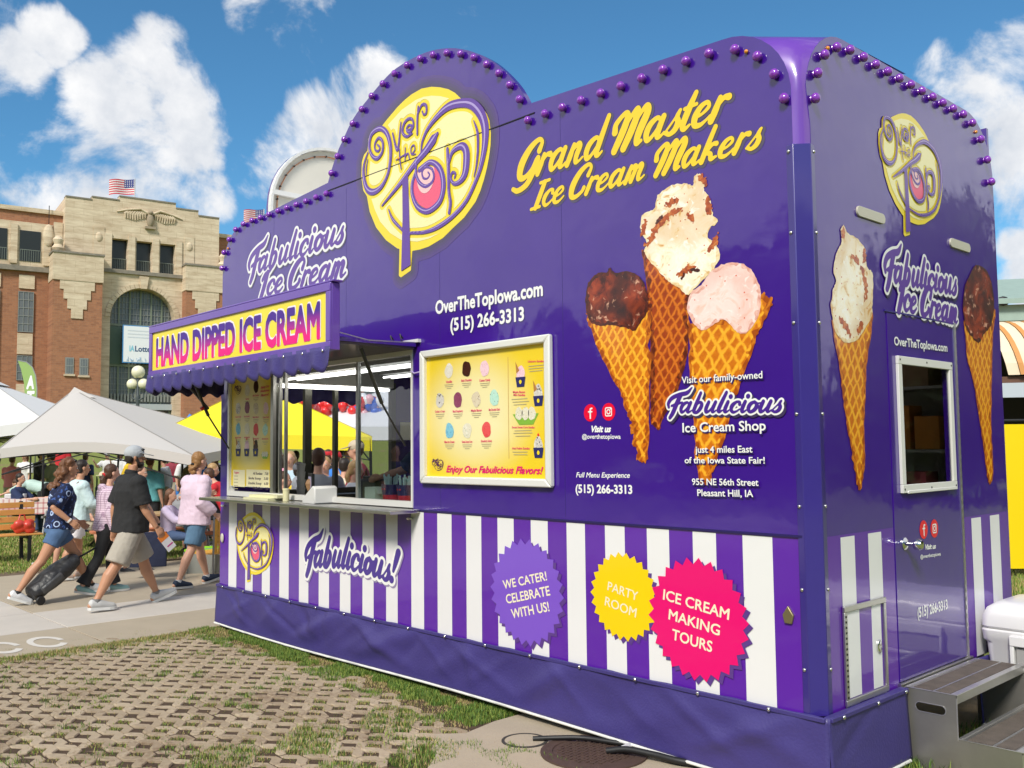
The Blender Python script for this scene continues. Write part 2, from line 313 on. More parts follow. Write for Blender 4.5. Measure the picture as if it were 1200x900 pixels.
# ---- hand-lettered script (x-height 1): strokes of (x, y, half width)
GL = {
 'a': (.98, [[(.64, .80, .07), (.42, 1.0, .09), (.17, .78, .13), (.12, .4, .14), (.25, .06, .11), (.44, .16, .08), (.64, .6, .07)], [(.70, .98, .12), (.66, .45, .14), (.70, .1, .12), (.84, .05, .07), (.97, .2, .05)]]),
 'b': (.88, [[(.22, 1.9, .11), (.18, 1.0, .14), (.16, .2, .14)], [(.16, .2, .12), (.2, .7, .07), (.42, 1.0, .09), (.6, .8, .13), (.6, .4, .14), (.45, .03, .11), (.22, .04, .1), (.15, .2, .1)]]),
 'c': (.74, [[(.62, .76, .12), (.56, .96, .09), (.34, .97, .09), (.14, .65, .14), (.16, .27, .13), (.36, .02, .1), (.58, .1, .07), (.74, .3, .05)]]),
 'd': (.98, [[(.64, .80, .07), (.42, 1.0, .09), (.17, .78, .13), (.12, .4, .14), (.25, .06, .11), (.44, .16, .08), (.64, .6, .07)], [(.74, 1.9, .11), (.69, .8, .14), (.69, .2, .13), (.82, .04, .08), (.97, .2, .05)]]),
 'e': (.77, [[(.14, .42, .06), (.4, .52, .06), (.58, .76, .08), (.44, .98, .08), (.21, .84, .11), (.12, .45, .14), (.21, .1, .12), (.45, .02, .09), (.64, .15, .06), (.77, .32, .05)]]),
 'i': (.46, [[(.2, 1.0, .12), (.17, .4, .14), (.22, .09, .12), (.36, .05, .07), (.48, .2, .05)], [(.25, 1.48, .15), (.26, 1.5, .15)]]),
 'k': (.86, [[(.24, 1.9, .12), (.18, 1.0, .14), (.14, .05, .14)], [(.2, .45, .07), (.42, .9, .09), (.62, .9, .12)], [(.22, .5, .08), (.48, .38, .12), (.6, .08, .11), (.84, .15, .06)]]),
 'l': (.44, [[(.28, 1.9, .11), (.2, 1.0, .14), (.16, .3, .14), (.26, .05, .1), (.45, .2, .05)]]),
 'm': (1.18, [[(.18, 1.0, .1), (.16, .5, .14), (.12, .05, .13)], [(.16, .6, .06), (.36, .98, .09), (.5, .86, .12), (.48, .5, .13), (.44, .05, .13)], [(.48, .6, .06), (.7, .98, .09), (.84, .86, .12), (.8, .4, .13), (.86, .07, .11), (1.02, .07, .06), (1.16, .22, .05)]]),
 'n': (.9, [[(.18, 1.0, .1), (.16, .5, .14), (.12, .05, .13)], [(.16, .6, .06), (.38, .98, .09), (.54, .86, .13), (.51, .4, .13), (.57, .07, .11), (.74, .07, .06), (.88, .22, .05)]]),
 'o': (.78, [[(.38, .98, .09), (.16, .76, .13), (.13, .35, .14), (.34, .03, .1), (.58, .25, .13), (.62, .66, .14), (.38, .98, .09)], [(.6, .8, .06), (.8, .86, .05)]]),
 'r': (.64, [[(.18, 1.0, .1), (.16, .5, .14), (.12, .05, .13)], [(.16, .55, .06), (.34, .93, .09), (.54, .92, .13)]]),
 's': (.6, [[(.02, .12, .05), (.26, .62, .05), (.42, 1.02, .07)], [(.40, .98, .08), (.38, .74, .11), (.5, .46, .13), (.46, .16, .12), (.28, .02, .09), (.1, .12, .09)]]),
 't': (.5, [[(.28, 1.6, .1), (.2, .9, .14), (.17, .25, .13), (.3, .04, .09), (.48, .18, .05)], [(.0, 1.0, .07), (.48, 1.06, .07)]]),
 'u': (.93, [[(.18, 1.0, .12), (.15, .4, .14), (.24, .05, .11), (.44, .15, .08), (.62, .6, .07)], [(.68, 1.0, .12), (.64, .4, .14), (.7, .08, .11), (.83, .06, .06), (.93, .2, .05)]]),
 '!': (.5, [[(.28, 1.95, .17), (.24, 1.3, .14), (.2, .75, .08)], [(.2, .2, .16), (.205, .2, .16)]]),
 'F': (1.0, [[(.72, 1.75, .16), (.64, .9, .17), (.6, 0, .16), (.5, -.5, .13)], [(.12, .55, .10), (-.02, .95, .13), (.12, 1.45, .14), (.6, 1.78, .14), (1.15, 1.95, .14), (1.38, 2.45, .05)], [(.3, .68, .08), (.68, .88, .1), (1.05, 1.02, .06)]]),
 'I': (.72, [[(.5, 1.65, .15), (.44, .8, .17), (.34, -.15, .16)], [(.12, 1.2, .1), (.3, 1.55, .12), (.62, 1.72, .09), (.8, 1.9, .05)]]),
 'J': (.72, [[(.5, 1.65, .15), (.44, .8, .17), (.38, .02, .15)], [(.18, 1.68, .09), (.8, 1.72, .09)], [(.08, .0, .09), (.68, .04, .09)]]),
 'C': (1.12, [[(.98, 1.25, .13), (1.02, 1.72, .1), (.75, 1.95, .11), (.36, 1.6, .16), (.14, .85, .2), (.24, .2, .17), (.55, .02, .12), (.88, .25, .1), (.96, .5, .12)]]),
 'G': (1.2, [[(1.0, 1.3, .14), (1.02, 1.72, .1), (.75, 1.9, .11), (.36, 1.55, .16), (.14, .85, .2), (.24, .2, .17), (.55, .04, .12), (.86, .35, .1), (1.0, .85, .12)], [(1.06, .9, .14), (1.02, .3, .16), (.84, -.35, .14), (.4, -.58, .12), (.05, -.42, .1)]]),
 'M': (1.66, [[(.12, .95, .15), (.06, 1.35, .12), (.36, 1.75, .1), (.55, 1.5, .15), (.52, .8, .17), (.4, .0, .15)], [(.52, 1.0, .07), (.85, 1.75, .1), (1.0, 1.55, .15), (.96, .8, .17), (.84, 0, .15)], [(.96, 1.0, .07), (1.28, 1.75, .1), (1.48, 1.5, .16), (1.38, .6, .17), (1.42, .1, .13), (1.62, .14, .07)]]),
 'V': (.9, [[(.1, 1.6, .12), (.25, 1.5, .14), (.35, .1, .12), (.75, 1.2, .08), (.95, 1.7, .06)]]),
}
def script_strokes(txt, p0, p1, xh, shear=.28, weight=1.0, arc=0.0, sp=.45):
    x = 0; raw = []
    for ch in txt:
        if ch == ' ': x += sp; continue
        adv, st_ = GL[ch]
        for s_ in st_: raw.append([(x + a + b * shear, b, c) for a, b, c in s_])
        x += adv
    p0 = np.array(p0); p1 = np.array(p1); W = np.linalg.norm(p1 - p0); ex = (p1 - p0) / W; ey = np.array([-ex[1], ex[0]]); sx = W / x
    wsc = min(xh, sx * 1.15)
    out = []
    for s_ in raw:
        out.append([(*(p0 + ex * a * sx + ey * (b * xh + arc * 4 * (a / x) * (1 - a / x))), c * wsc * weight) for a, b, c in s_])
    return out
def bbox(strokes, pad):
    A = np.array([p for s_ in strokes for p in s_]); return A[:, 0].min() - pad, A[:, 0].max() + pad, A[:, 1].min() - pad, A[:, 1].max() + pad
def lettering(name, parent, plane, strokes, off, mat, outline=None, ow=.02, shadow=None, sh=(.012, -.012), sw=0, res=.004):
    g = Grid(*bbox(strokes, ow * 2 + sw + .06), res); D = sd_strokes(g, strokes, pad=ow + sw + .03)
    if shadow:
        g2 = Grid(g.x0 + sh[0], g.x0 + sh[0] + (g.nx - 2) * res, g.y0 + sh[1], g.y0 + sh[1] + (g.ny - 2) * res, res)
        n_ = min(g2.X.shape[0], D.shape[0]); m_ = min(g2.X.shape[1], D.shape[1]); g2.X = g2.X[:n_, :m_]; g2.Y = g2.Y[:n_, :m_]
        sheet(name + '_shadow_print', parent, plane, g2, D[:n_, :m_] - ow - sw, off, shadow)
    if outline: sheet(name + '_outline', parent, plane, g, D - ow, off + .0012, outline)
    return sheet(name, parent, plane, g, D, off + .0024, mat)
# ---- plain lettering from the built-in font, fitted between two baseline points
TEXTS = []
def text(s_, parent, plane, base0, base1, top, off, mat, bold=.02, ital=0, name='lettering', hfix=None):
    TEXTS.append((s_, parent, plane, np.array(base0), np.array(base1), np.array(top), off, mat, bold, ital, name, hfix))
def flush_texts():
    L = []
    for T in TEXTS:
        cu = bpy.data.curves.new('t', 'FONT'); cu.body = T[0]; cu.size = 1; cu.offset = 0 if np.linalg.norm(T[5] - T[3]) > .024 else T[8]; cu.resolution_u = 3; cu.shear = T[9]; cu.fill_mode = 'FRONT'
        o = bpy.data.objects.new('t', cu); COL.objects.link(o); L.append(o)
    cu = bpy.data.curves.new('t', 'FONT'); cu.body = 'H'; ho = bpy.data.objects.new('t', cu); COL.objects.link(ho)
    dg = bpy.context.evaluated_depsgraph_get(); dg.update()
    hm = bpy.data.meshes.new_from_object(ho.evaluated_get(dg)); CAPH = max(v.co.y for v in hm.vertices)
    for T, o in zip(TEXTS, L):
        me = bpy.data.meshes.new_from_object(o.evaluated_get(dg)); n = len(me.vertices)
        co = np.zeros(n * 3); me.vertices.foreach_get('co', co); co = co.reshape(-1, 3)
        Hq = T[11] or abs(np.cross((T[4] - T[3]) / np.linalg.norm(T[4] - T[3]), T[5] - T[3]))
        if T[8] > 0 and Hq > .026:           # embolden by distance so that strokes never overlap
            cnt = {}
            for p_ in me.polygons:
                for e_ in p_.edge_keys: cnt[e_] = cnt.get(e_, 0) + 1
            segs = [(co[a][:2], co[b_][:2]) for (a, b_), c_ in cnt.items() if c_ == 1]
            g = Grid(co[:, 0].min() - .1, co[:, 0].max() + .1, co[:, 1].min() - .1, co[:, 1].max() + .1, .022)
            D = sd_strokes(g, [[(a[0], a[1], 0.0), (b_[0], b_[1], 0.0)] for a, b_ in segs], pad=.12); ins = np.zeros(g.X.shape, bool)
            for a, b_ in segs:
                (ax, ay), (bx, by) = a, b_
                if ay == by: continue
                j0 = max(0, int((min(ay, by) - g.y0) / g.res)); j1 = min(g.ny, int((max(ay, by) - g.y0) / g.res) + 2)
                Yr = g.Y[j0:j1]; c_ = (ay > Yr) != (by > Yr); ins[j0:j1] ^= c_ & (g.X[j0:j1] < (bx - ax) * (Yr - ay) / (by - ay) + ax)
            V, F_ = iso(g, np.where(ins, -D, D) - T[8] * .9)
            me = bpy.data.meshes.new('t'); me.from_pydata([(a, b_, 0) for a, b_ in V], [], F_); n = len(V)
            co = np.array([(a, b_, 0) for a, b_ in V])
        x0, x1 = co[:, 0].min(), co[:, 0].max()
        ex = (T[4] - T[3]); W = np.linalg.norm(ex); ex = ex / W; ey = np.array([-ex[1], ex[0]])
        Hh = T[11] or abs((T[5] - T[3]) @ ey)
        P = T[3][None] + ex[None] * ((co[:, 0] - x0) / (x1 - x0) * W)[:, None] + ey[None] * (co[:, 1] / CAPH * Hh)[:, None]
        fn = PL[T[2]] if isinstance(T[2], str) else T[2]
        me.vertices.foreach_set('co', np.array([fn(a, b, T[6]) for a, b in P]).ravel()); me.update()
        me.materials.clear(); me.materials.append(T[7]); me.name = T[10]
        q = bpy.data.objects.new(T[10], me); link(q, T[1])
    for o in L + [ho]: bpy.data.objects.remove(o)
# ------------------------------------------------------------ trailer materials
PUR = M('purple_gloss_paint', (.042, .005, .245), rough=.30, coat=1, coatr=.035, var=.10, vs=2)
PURL = M('violet_stripe_vinyl', (.105, .014, .36), rough=.3, coat=.8, coatr=.06)
WHV = M('white_vinyl', (.80, .79, .80), rough=.35, coat=.6, coatr=.08)
WH = M('white_paint', (.78, .77, .75), rough=.4, var=.05)
TRIM = M('indigo_corner_metal', (.035, .02, .21), rough=.3, coat=.8, var=.08)
ALU = M('brushed_aluminium', (.62, .61, .58), rough=.34, metal=1, bump=.1, bs=90)
ALUW = M('white_anodised_frame', (.74, .73, .69), rough=.35, coat=.3)
STEEL = M('stainless_steel', (.55, .54, .52), rough=.28, metal=1, var=.1, vs=12)
BLK = M('black_rubber', (.012, .012, .013), rough=.5)
YEL = M('print_yellow', (.90, .70, .015), rough=.3, coat=.6)
CRM = M('print_cream', (.92, .84, .40), rough=.3, coat=.6)
LPUR = M('print_violet', (.11, .035, .33), rough=.3, coat=.6)
LHI = M('print_violet_highlight', (.42, .32, .66), rough=.3, coat=.6)
DKV = M('print_dark_violet', (.022, .012, .06), rough=.35, coat=.5)
MAG = M('print_magenta', (.78, .0, .16), rough=.35, coat=.5)
PINK = M('print_pink', (.85, .10, .20), rough=.35, coat=.5)
PALEP = M('print_pale_pink', (.90, .55, .55), rough=.35, coat=.5)
TXW = M('print_white', (.86, .86, .84), rough=.35, coat=.5)
HALO = M('print_soft_shadow', (.03, .012, .14), rough=.3, coat=1, coatr=.035)
HALO2 = M('print_soft_shadow_grey', (.05, .035, .10), rough=.3, coat=1, coatr=.035)
SHW = M('print_drop_shadow', (.30, .25, .42), rough=.4, coat=.4)
VIN = M('indigo_vinyl_skirt', (.048, .036, .185), rough=.50, coat=.05, var=.14, vs=5, bump=.25, bs=70)
CHRM = M('chrome', (.7, .7, .7), rough=.12, metal=1)
GLS = bpy.data.materials.new('window_glass'); GLS.use_nodes = True
def mkglass(m, tint, rf):
    t = m.node_tree; t.nodes.clear(); o = N(t, 'ShaderNodeOutputMaterial'); a = N(t, 'ShaderNodeBsdfTransparent'); a.inputs[0].default_value = (*tint, 1)
    b = N(t, 'ShaderNodeBsdfGlossy', i={'Roughness': .02}); mx = N(t, 'ShaderNodeMixShader'); fr = N(t, 'ShaderNodeFresnel', i={'IOR': rf})
    ge = N(t, 'ShaderNodeNewGeometry'); t.links.new(mathn(t, 'MULTIPLY', fr.outputs[0], mathn(t, 'SUBTRACT', 1.0, ge.outputs['Backfacing'])), mx.inputs[0]); t.links.new(a.outputs[0], mx.inputs[1]); t.links.new(b.outputs[0], mx.inputs[2]); t.links.new(mx.outputs[0], o.inputs[0]); return m
mkglass(GLS, (.80, .82, .84), 1.75)
GLD = mkglass(bpy.data.materials.new('door_window_glass') if True else None, (.18, .19, .2), 1.5) if False else bpy.data.materials.new('door_window_glass')
GLD.use_nodes = True; mkglass(GLD, (.80, .80, .82), 1.45)

def wobble(m, sc_, dist):
    t, b = nodes_of(m); tcn = N(t, 'ShaderNodeTexCoord'); no = N(t, 'ShaderNodeTexNoise', i={'Scale': sc_, 'Detail': 3, 'Roughness': .45}); t.links.new(tcn.outputs['Object'], no.inputs['Vector'])
    bn = N(t, 'ShaderNodeBump', i={'Strength': .6, 'Distance': dist}); t.links.new(no.outputs['Fac'], bn.inputs['Height']); t.links.new(bn.outputs[0], b.inputs['Normal']); t.links.new(bn.outputs[0], b.inputs['Coat Normal'])
for hm_ in (PUR, HALO, HALO2): wobble(hm_, 2.2, .008)
wobble(PURL, 2.2, .009); wobble(WHV, 2.2, .009)
# scuffs and dust: roughness varies in streaks
def scuff(m_):
  t, b = nodes_of(m_); tcn = N(t, 'ShaderNodeTexCoord'); mp = N(t, 'ShaderNodeMapping', i={'Scale': (1.2, 1.2, 5)}); t.links.new(tcn.outputs['Object'], mp.inputs[0]); no = N(t, 'ShaderNodeTexNoise', i={'Scale': 3, 'Detail': 8, 'Roughness': .7}); t.links.new(mp.outputs[0], no.inputs['Vector']); mr = N(t, 'ShaderNodeMapRange', i={1: .45, 2: .75, 3: .03, 4: .16}); t.links.new(no.outputs['Fac'], mr.inputs[0]); t.links.new(mr.outputs[0], b.inputs['Coat Roughness']); return m_
for hm_ in (PUR, HALO, HALO2): scuff(hm_)
TR = thing('concession_trailer', 'purple ice cream concession trailer with cone pictures and bulb-lined fascia', 'trailer', (0, 0, 0))
L_, W_ = 6.325, 2.48
OX0, OX1, OZ0, OZ1 = -6.17, -3.2, 1.27, 2.43          # service opening
def S0(u_, v_): return (u_, 0, v_)
def S1(u_, v_): return (u_, .035, v_)
# side fascia outline
ARCH = [(-4.408,3.893),(-4.327,4.038),(-4.234,4.169),(-4.182,4.224),(-4.004,4.387),(-3.804,4.487),(-3.571,4.583),(-3.401,4.626),(-3.172,4.637),(-2.974,4.623),(-2.753,4.572),(-2.544,4.486),(-2.333,4.361),(-2.174,4.228),(-2.02,4.059),(-1.905,3.866)]
SM = [(p[0], p[1], 0) for p in ARCH]
ARCH = [(float(p[0]), float(p[1])) for p in cr(SM, 3)]
def corner(cx, cz, rr, a0, a1, n=9): return [(cx + rr * math.cos(R(a0 + (a1 - a0) * k / n)), cz + rr * math.sin(R(a0 + (a1 - a0) * k / n))) for k in range(n + 1)]
top = 3.862
out = [(-L_, .40), (-.055, .40), (-.055, 3.40)] + corner(-.455, top - .4, .4, 5, 90) + [(p[0], p[1]) for p in reversed(ARCH[1:-1])] + corner(-L_ + .4, top - .4, .4, 90, 175) + [(-L_, 3.40)]
out = [(x, min(z, z)) for x, z in out]
lower = 1.255
up = [(-L_, lower), (OX0, lower), (OX0, OZ1), (OX1, OZ1), (OX1, lower), (-.055, lower)] + out[2:]
MB().prism(up, lambda a, b: (a, -.004, b), S1).build('side_fascia', PUR, TR, smooth=35)
MB().prism([(-L_, .40), (-.055, .40), (-.055, lower - .002), (-L_, lower - .002)], lambda a, b: (a, 0, b), S1).build('lower_side_panel', PURL, TR)
box('body_seam', (-L_ + .15, -.062, -.010, -.004, lower - .006, lower + .006), M('dark_seam_trim', (.02, .012, .10), rough=.4), TR)  # dark trim line between the upper and lower side panels
# joint where the round crest bolts on, and the faint vertical panel joints
SEAM = M('panel_joint', (.015, .01, .03), rough=.6)
MB().bar((-4.385, -.0065, 3.872), (-1.885, -.0065, 3.858), .006, .007).build('crest_joint', SEAM, TR)
SEAMP = M('panel_joint_purple', (.03, .012, .17), rough=.4, coat=.6)
for x in (-1.66, -2.88, -4.1, -5.3):
    box('panel_joint', (x - .002, x + .002, -.0046, -.004, 2.46 if x < -3.2 else lower + .02, 3.84), SEAMP, TR)
# stripes
WX = [(-6.141, -5.977), (-5.8, -5.655), (-5.481, -5.334), (-5.165, -5.001), (-4.827, -4.673), (-4.509, -4.35), (-4.187, -4.034), (-3.865, -3.713), (-3.548, -3.401), (-3.232, -3.081), (-2.924, -2.764), (-2.607, -2.449), (-2.286, -2.129), (-1.97, -1.818), (-1.656, -1.504), (-1.345, -1.195), (-1.033, -0.878), (-0.72, -0.571), (-0.409, -0.236)]
for a, b in WX: flat('stripe', TR, 'S', [(a, .405), (b, .405), (b, lower - .012), (a, lower - .012)], .0015, WHV)
# rear (right-hand) end fascia at x = 0
ED0 = lambda u_, v_: (0, u_, v_); ED1 = lambda u_, v_: (-.035, u_, v_)
eo = [(.09, .40), (W_ - .01, .40), (W_ - .01, 3.3)] + corner(W_ - .42, top - .42, .41, 10, 90) + corner(.44, top - .42, .40, 90, 172) + [(.075, 3.3)]
dY0, dY1, dZ0, dZ1 = .815, 1.715, .425, 2.425
hole = [(dY0, dZ0), (dY1, dZ0), (dY1, dZ1), (dY0, dZ1)]
MB().prism([(p[0], p[1]) for p in eo], ED0, ED1, holes=[hole]).build('end_fascia', PUR, TR, smooth=35)
PURE = PURL
for (a, b) in ((.10, .224), (.224, dY0 - .004), (dY1 + .03, W_ - .02)):
    flat('lower_end_panel', TR, 'E', [(a, .405), (b, .405), (b, 1.25), (a, 1.25)], .0012, PURL)
for a, b in ((.234, .377), (.521, .667), (1.855, 2.005), (2.15, 2.305)):
    flat('stripe', TR, 'E', [(a, .405), (b, .405), (b, 1.238), (a, 1.238)], .0024, WHV)
# door
DO = MB().box(-.03, .004, dY0 + .006, dY1 - .006, dZ0 + .006, dZ1 - .006).build('door', PUR, TR)
wy0, wy1, wz0, wz1 = .905, 1.625, 1.43, 2.185
DOORP = lambda u_, v_: (.004, u_, v_)
bpy.data.objects.remove(DO); DO = MB().prism([(dY0 + .006, dZ0 + .006), (dY1 - .006, dZ0 + .006), (dY1 - .006, dZ1 - .006), (dY0 + .006, dZ1 - .006)], DOORP, lambda a, b: (-.03, a, b), holes=[[(wy0 + .03, wz0 + .03), (wy1 - .03, wz0 + .03), (wy1 - .03, wz1 - .03), (wy0 + .03, wz1 - .03)]]).build('door', PUR, TR)
m = MB()
for b in ((.004, .022, wy0, wy1, wz0, wz0 + .045), (.004, .022, wy0, wy1, wz1 - .045, wz1), (.004, .021, wy0, wy0 + .045, wz0 + .046, wz1 - .046), (.004, .021, wy1 - .045, wy1, wz0 + .046, wz1 - .046)): m.box(*b)
m.box(.022, .026, wy0 + .05, wy1 - .01, wz0 - .004, wz0 + .012)
m.build('door_window_frame', ALUW, DO, bevel=.003)
box('door_window_pane', (.006, .010, wy0 + .045, wy1 - .045, wz0 + .045, wz1 - .045), GLD, DO)
m = MB()
for (yy, zz) in ((wy0 + .02, wz0 + .02), (wy1 - .02, wz0 + .02), (wy0 + .02, wz1 - .02), (wy1 - .02, wz1 - .02), (wy0 + .36, wz1 - .02), (wy0 + .36, wz0 + .02)): m.ell((.023, yy, zz), .003, .006, .006, 8, 5)
m.build('frame_screws', BLK, DO)
mk = MB().lathe([(.034, 0), (.034, .006), (.022, .016), (.013, .02), (.012, .05), (.028, .058), (.032, .08), (.022, .098), (.004, .1)], 16, M4=Matrix.Translation((.004, .93, 1.155)) @ Matrix.Rotation(R(90), 4, 'Y'))
mk.build('door_knob', CHRM, DO, smooth=40)
box('hinge_strip', (.002, .010, dY1 - .012, dY1 + .012, dZ0, dZ1 + .01), ALU, TR)
m = MB()
for k in range(40): m.box(.010, .013, dY1 - .006, dY1 + .006, dZ0 + .03 + k * .05, dZ0 + .055 + k * .05)
m.build('hinge_knuckles', ALU, TR)['kind'] = 'stuff'
box('door_drip_rail', (.001, .008, dY0 - .02, dY1 + .01, dZ1 - .002, dZ1 + .008), TRIM, TR)
box('door_sill', (.001, .020, dY0 - .02, dY1 + .04, dZ0 - .03, dZ0 + .002), ALU, TR)
# access hatch with aluminium frame
HA = MB().box(.003, .006, .24, .655, .435, .885).build('access_hatch', PURL, TR)
for a, b in ((.262, .39), (.521, .62)): box('hatch_stripe', (.0062, .0075, a, b, .45, .87), WHV, HA)
m = MB()
for b in ((.004, .018, .222, .665, .872, .90), (.004, .018, .222, .665, .418, .446), (.004, .017, .222, .25, .447, .871), (.004, .017, .643, .665, .447, .871)): m.box(*b)
m.build('hatch_frame', ALU, HA, bevel=.002)
m = MB()
for k in range(16): m.box(.017, .0185, .229, .242, .455 + k * .026, .465 + k * .026)
m.build('hatch_hinge_holes', BLK, HA)
MB().lathe([(.022, 0), (.022, .006), (.016, .01), (.002, .01)], 14, M4=Matrix.Translation((.008, .585, .655)) @ Matrix.Rotation(R(90), 4, 'Y') @ Matrix.Diagonal((1.6, 1, 1, 1))).build('hatch_lock', CHRM, HA, smooth=30)
# marker lights
for (a, b) in ((.515, .838), (1.70, 2.01)):
    z_ = 2.935
    sh = corner(a + .03, z_, .028, 90, 270) + corner(b - .03, z_, .028, -90, 90)
    MB().prism(sh, lambda p, q: (.012, p, q), lambda p, q: (0, p, q)).build('marker_light', M('frosted_lens', (.55, .52, .42), rough=.45, coat=.3), TR, bevel=.003)
# other walls, roof, floor
INW = M('interior_white', (.62, .61, .58), rough=.5)
lo = [(.02, .40), (W_ - .02, .40), (W_ - .02, 3.45)] + corner(W_ - .42, top - .4, .4, 5, 90) + [(1.98, top)] + corner(1.23, 4.21, .75, 0, 180, 16) + [(.48, top)] + corner(.42, top - .4, .4, 90, 175) + [(.02, 3.45)]
lo2 = [p for p in lo]
MB().prism(lo2, lambda a, b: (-L_, a, b), lambda a, b: (-L_ - .03, a, b), holes=[[(.58, 1.28), (2.02, 1.28), (2.02, 2.42), (.58, 2.42)]]).build('left_end_fascia', [PUR], TR, smooth=35)
# white inner skin of the crest, with its bulb wiring
cb = [(1.95, top + .03)] + corner(1.23, 4.21, .72, 0, 180, 16) + [(.51, top + .03)]
ci = MB().prism(cb, lambda a, b: (-L_ + .006, a, b), lambda a, b: (-L_ + .001, a, b)).build('crest_back_panel', M('weathered_white_panel', (.74, .70, .62), rough=.6, var=.12, vs=3), TR)
m = MB(); pts = corner(1.23, 4.21, .74, -12, 192, 24)
for rr, wdt in ((.745, .03),):
    P = [(-L_ + .03, a, b) for a, b in corner(1.23, 4.21, .735, 0, 180, 22)]; P = [(-L_ + .03, 1.965, 3.86)] + P + [(-L_ + .03, .495, 3.86)]
    for a, b in zip(P[:-1], P[1:]): m.bar(a, b, .028, .055, upv=(1, 0, 0))
m.build('crest_edge_channel', WH, TR)
MB().bar((-L_ + .035, .50, 4.36), (-L_ + .035, 1.96, 4.36), .05, .05).build('crest_brace', WH, TR)
P = corner(1.23, 4.21, .66, -5, 185, 15); m = MB().tube([(-L_ + .02, a, b) for a, b in P], .006, 6)
m.build('bulb_wiring', M('orange_wire', (.55, .22, .10), rough=.6), TR)
m = MB()
for a, b in P: m.lathe([(.010, 0), (.010, .02), (.006, .026)], 8, M4=Matrix.Translation((-L_ + .008, a, b)) @ Matrix.Rotation(R(90), 4, 'Y'))
m.build('bulb_sockets', BLK, TR)
MB().prism([(-L_ + .0, .40), (-.02, .40), (-.02, 3.83), (-L_ + .0, 3.83)], lambda a, b: (a, W_, b), lambda a, b: (a, W_ - .03, b)).build('back_wall', PUR, TR)
m = MB().box(-L_ + .02, -.4, .3, W_ - .04, 3.80, 3.835)
m.build('roof', M('white_roof_coating', (.7, .7, .68), rough=.6), TR)
# curved shoulder joining side and end fascias, recessed corner post below it
def loftc():
    A = [(-.055, -.002, 3.19), (-.055, -.002, 3.40)] + [(a, -.002, b) for a, b in corner(-.455, top - .4, .4, 5, 90)] + [(-1.2, 0, top)]
    B = [(-.002, .075, 3.19), (-.002, .075, 3.40)] + [(-.002, a, b) for a, b in reversed(corner(.44, top - .42, .40, 90, 172))] + [(-.002, 1.2, top)]
    nA = 26
    def samp(P, n):
        P = [Vector(p) for p in P]; L = [0]
        for a, b in zip(P[:-1], P[1:]): L.append(L[-1] + (b - a).length)
        o = []
        for k in range(n):
            s_ = L[-1] * k / (n - 1); i = max(j for j in range(len(L)) if L[j] <= s_ + 1e-9); i = min(i, len(P) - 2)
            t = (s_ - L[i]) / max(1e-9, L[i + 1] - L[i]); o.append(P[i].lerp(P[i + 1], t))
        return o
    a, b = samp(A, nA), samp(B, nA); vs = []; nm = 5
    for p, q in zip(a, b):
        for k in range(nm):
            t = k / (nm - 1); mid = p.lerp(q, t); mid += Vector((.012, -.012, .004)) * math.sin(math.pi * t) if p.z < 3.8 else Vector((0, 0, 0)); vs.append(mid)
    fs = [(i * nm + k, i * nm + k + 1, (i + 1) * nm + k + 1, (i + 1) * nm + k) for i in range(nA - 1) for k in range(nm - 1)]
    return MB().add(vs, fs)
loftc().build('curved_shoulder', M('violet_sheet_metal', (.16, .05, .42), rough=.32, coat=.8, coatr=.1), TR, smooth=60)
m = MB().prism([(-.092, -.006), (-.052, -.012), (.012, .052), (.006, .10), (-.004, .10), (-.05, .0)], lambda a, b: (a, b, .405), lambda a, b: (a, b, 3.195))
m.build('corner_post', TRIM, TR, bevel=.004)
RV = MB().ell((0, 0, 0), .009, .006, .009, 10, 6).build('rivet', ALU, TR, smooth=60); RV.location = (-.075, -.012, 3.16)
for z_ in (2.75, 2.3, 1.85, 1.4, 1.0, .62):
    c = RV.copy(); COL.objects.link(c); c.location = (-.075, -.012, z_)
for z_ in (3.16, 2.75, 2.3, 1.85, 1.4, 1.0, .62):
    c = RV.copy(); COL.objects.link(c); c.location = (.009, .088, z_); c.rotation_euler = (0, 0, R(90))
# inside
box('floor', (-L_ + .03, -.04, .04, W_ - .04, .41, .44), M('grey_floor', (.2, .2, .2), rough=.5), TR)
CE = box('ceiling', (-L_ + .03, -.04, .04, W_ - .04, 2.52, 2.54), M('interior_ceiling', (.42, .42, .38), rough=.4), TR)
for q_ in ((.04, .80, .44, 2.52), (1.73, W_ - .04, .44, 2.52), (.80, 1.73, 2.44, 2.52)): box('interior_lining', (-.06, -.045, *q_), INW, TR)
box('interior_lining', (-3.15, -.07, .036, .05, .44, 2.52), INW, TR)
box('interior_lining', (OX0, -3.16, .036, .05, .44, 1.24), INW, TR)
TUB = M('lit_fluorescent_tube', (1, .98, .92), emit=4)
for y0, z0, xe in ((.40, 2.375, -3.3), (1.5, 2.44, -.7)):
    box('light_fixture', (-5.7, xe, y0 - .06, y0 + .06, z0 + .03, 2.518), M('fixture_grey', (.3, .3, .28)), CE)
    for dy in (-.05, .05): MB().tube([(-5.65, y0 + dy, z0), (xe - .05, y0 + dy, z0)], .010, 8).build('light_tube', TUB, CE)
box('light_fixture', (-6.24, -6.10, .5, 1.9, 2.37, 2.518), WH, CE)
for dx in (-.03, .04): MB().tube([(-6.16 + dx, .55, 2.345), (-6.16 + dx, 1.85, 2.345)], .014, 8).build('light_tube', TUB, CE)
box('work_counter', (-L_ + .05, -2.6, 1.86, W_ - .06, .44, 1.28), STEEL, TR)
box('freezer', (-2.5, -1.2, 1.75, W_ - .06, .44, 1.35), WH, TR)
box('interior_lining', (-3.1, -.07, W_ - .05, W_ - .034, .44, 2.52), INW, TR); box('interior_lining', (-L_ + .07, -3.1, W_ - .05, W_ - .0345, 1.3, 2.52), INW, TR)
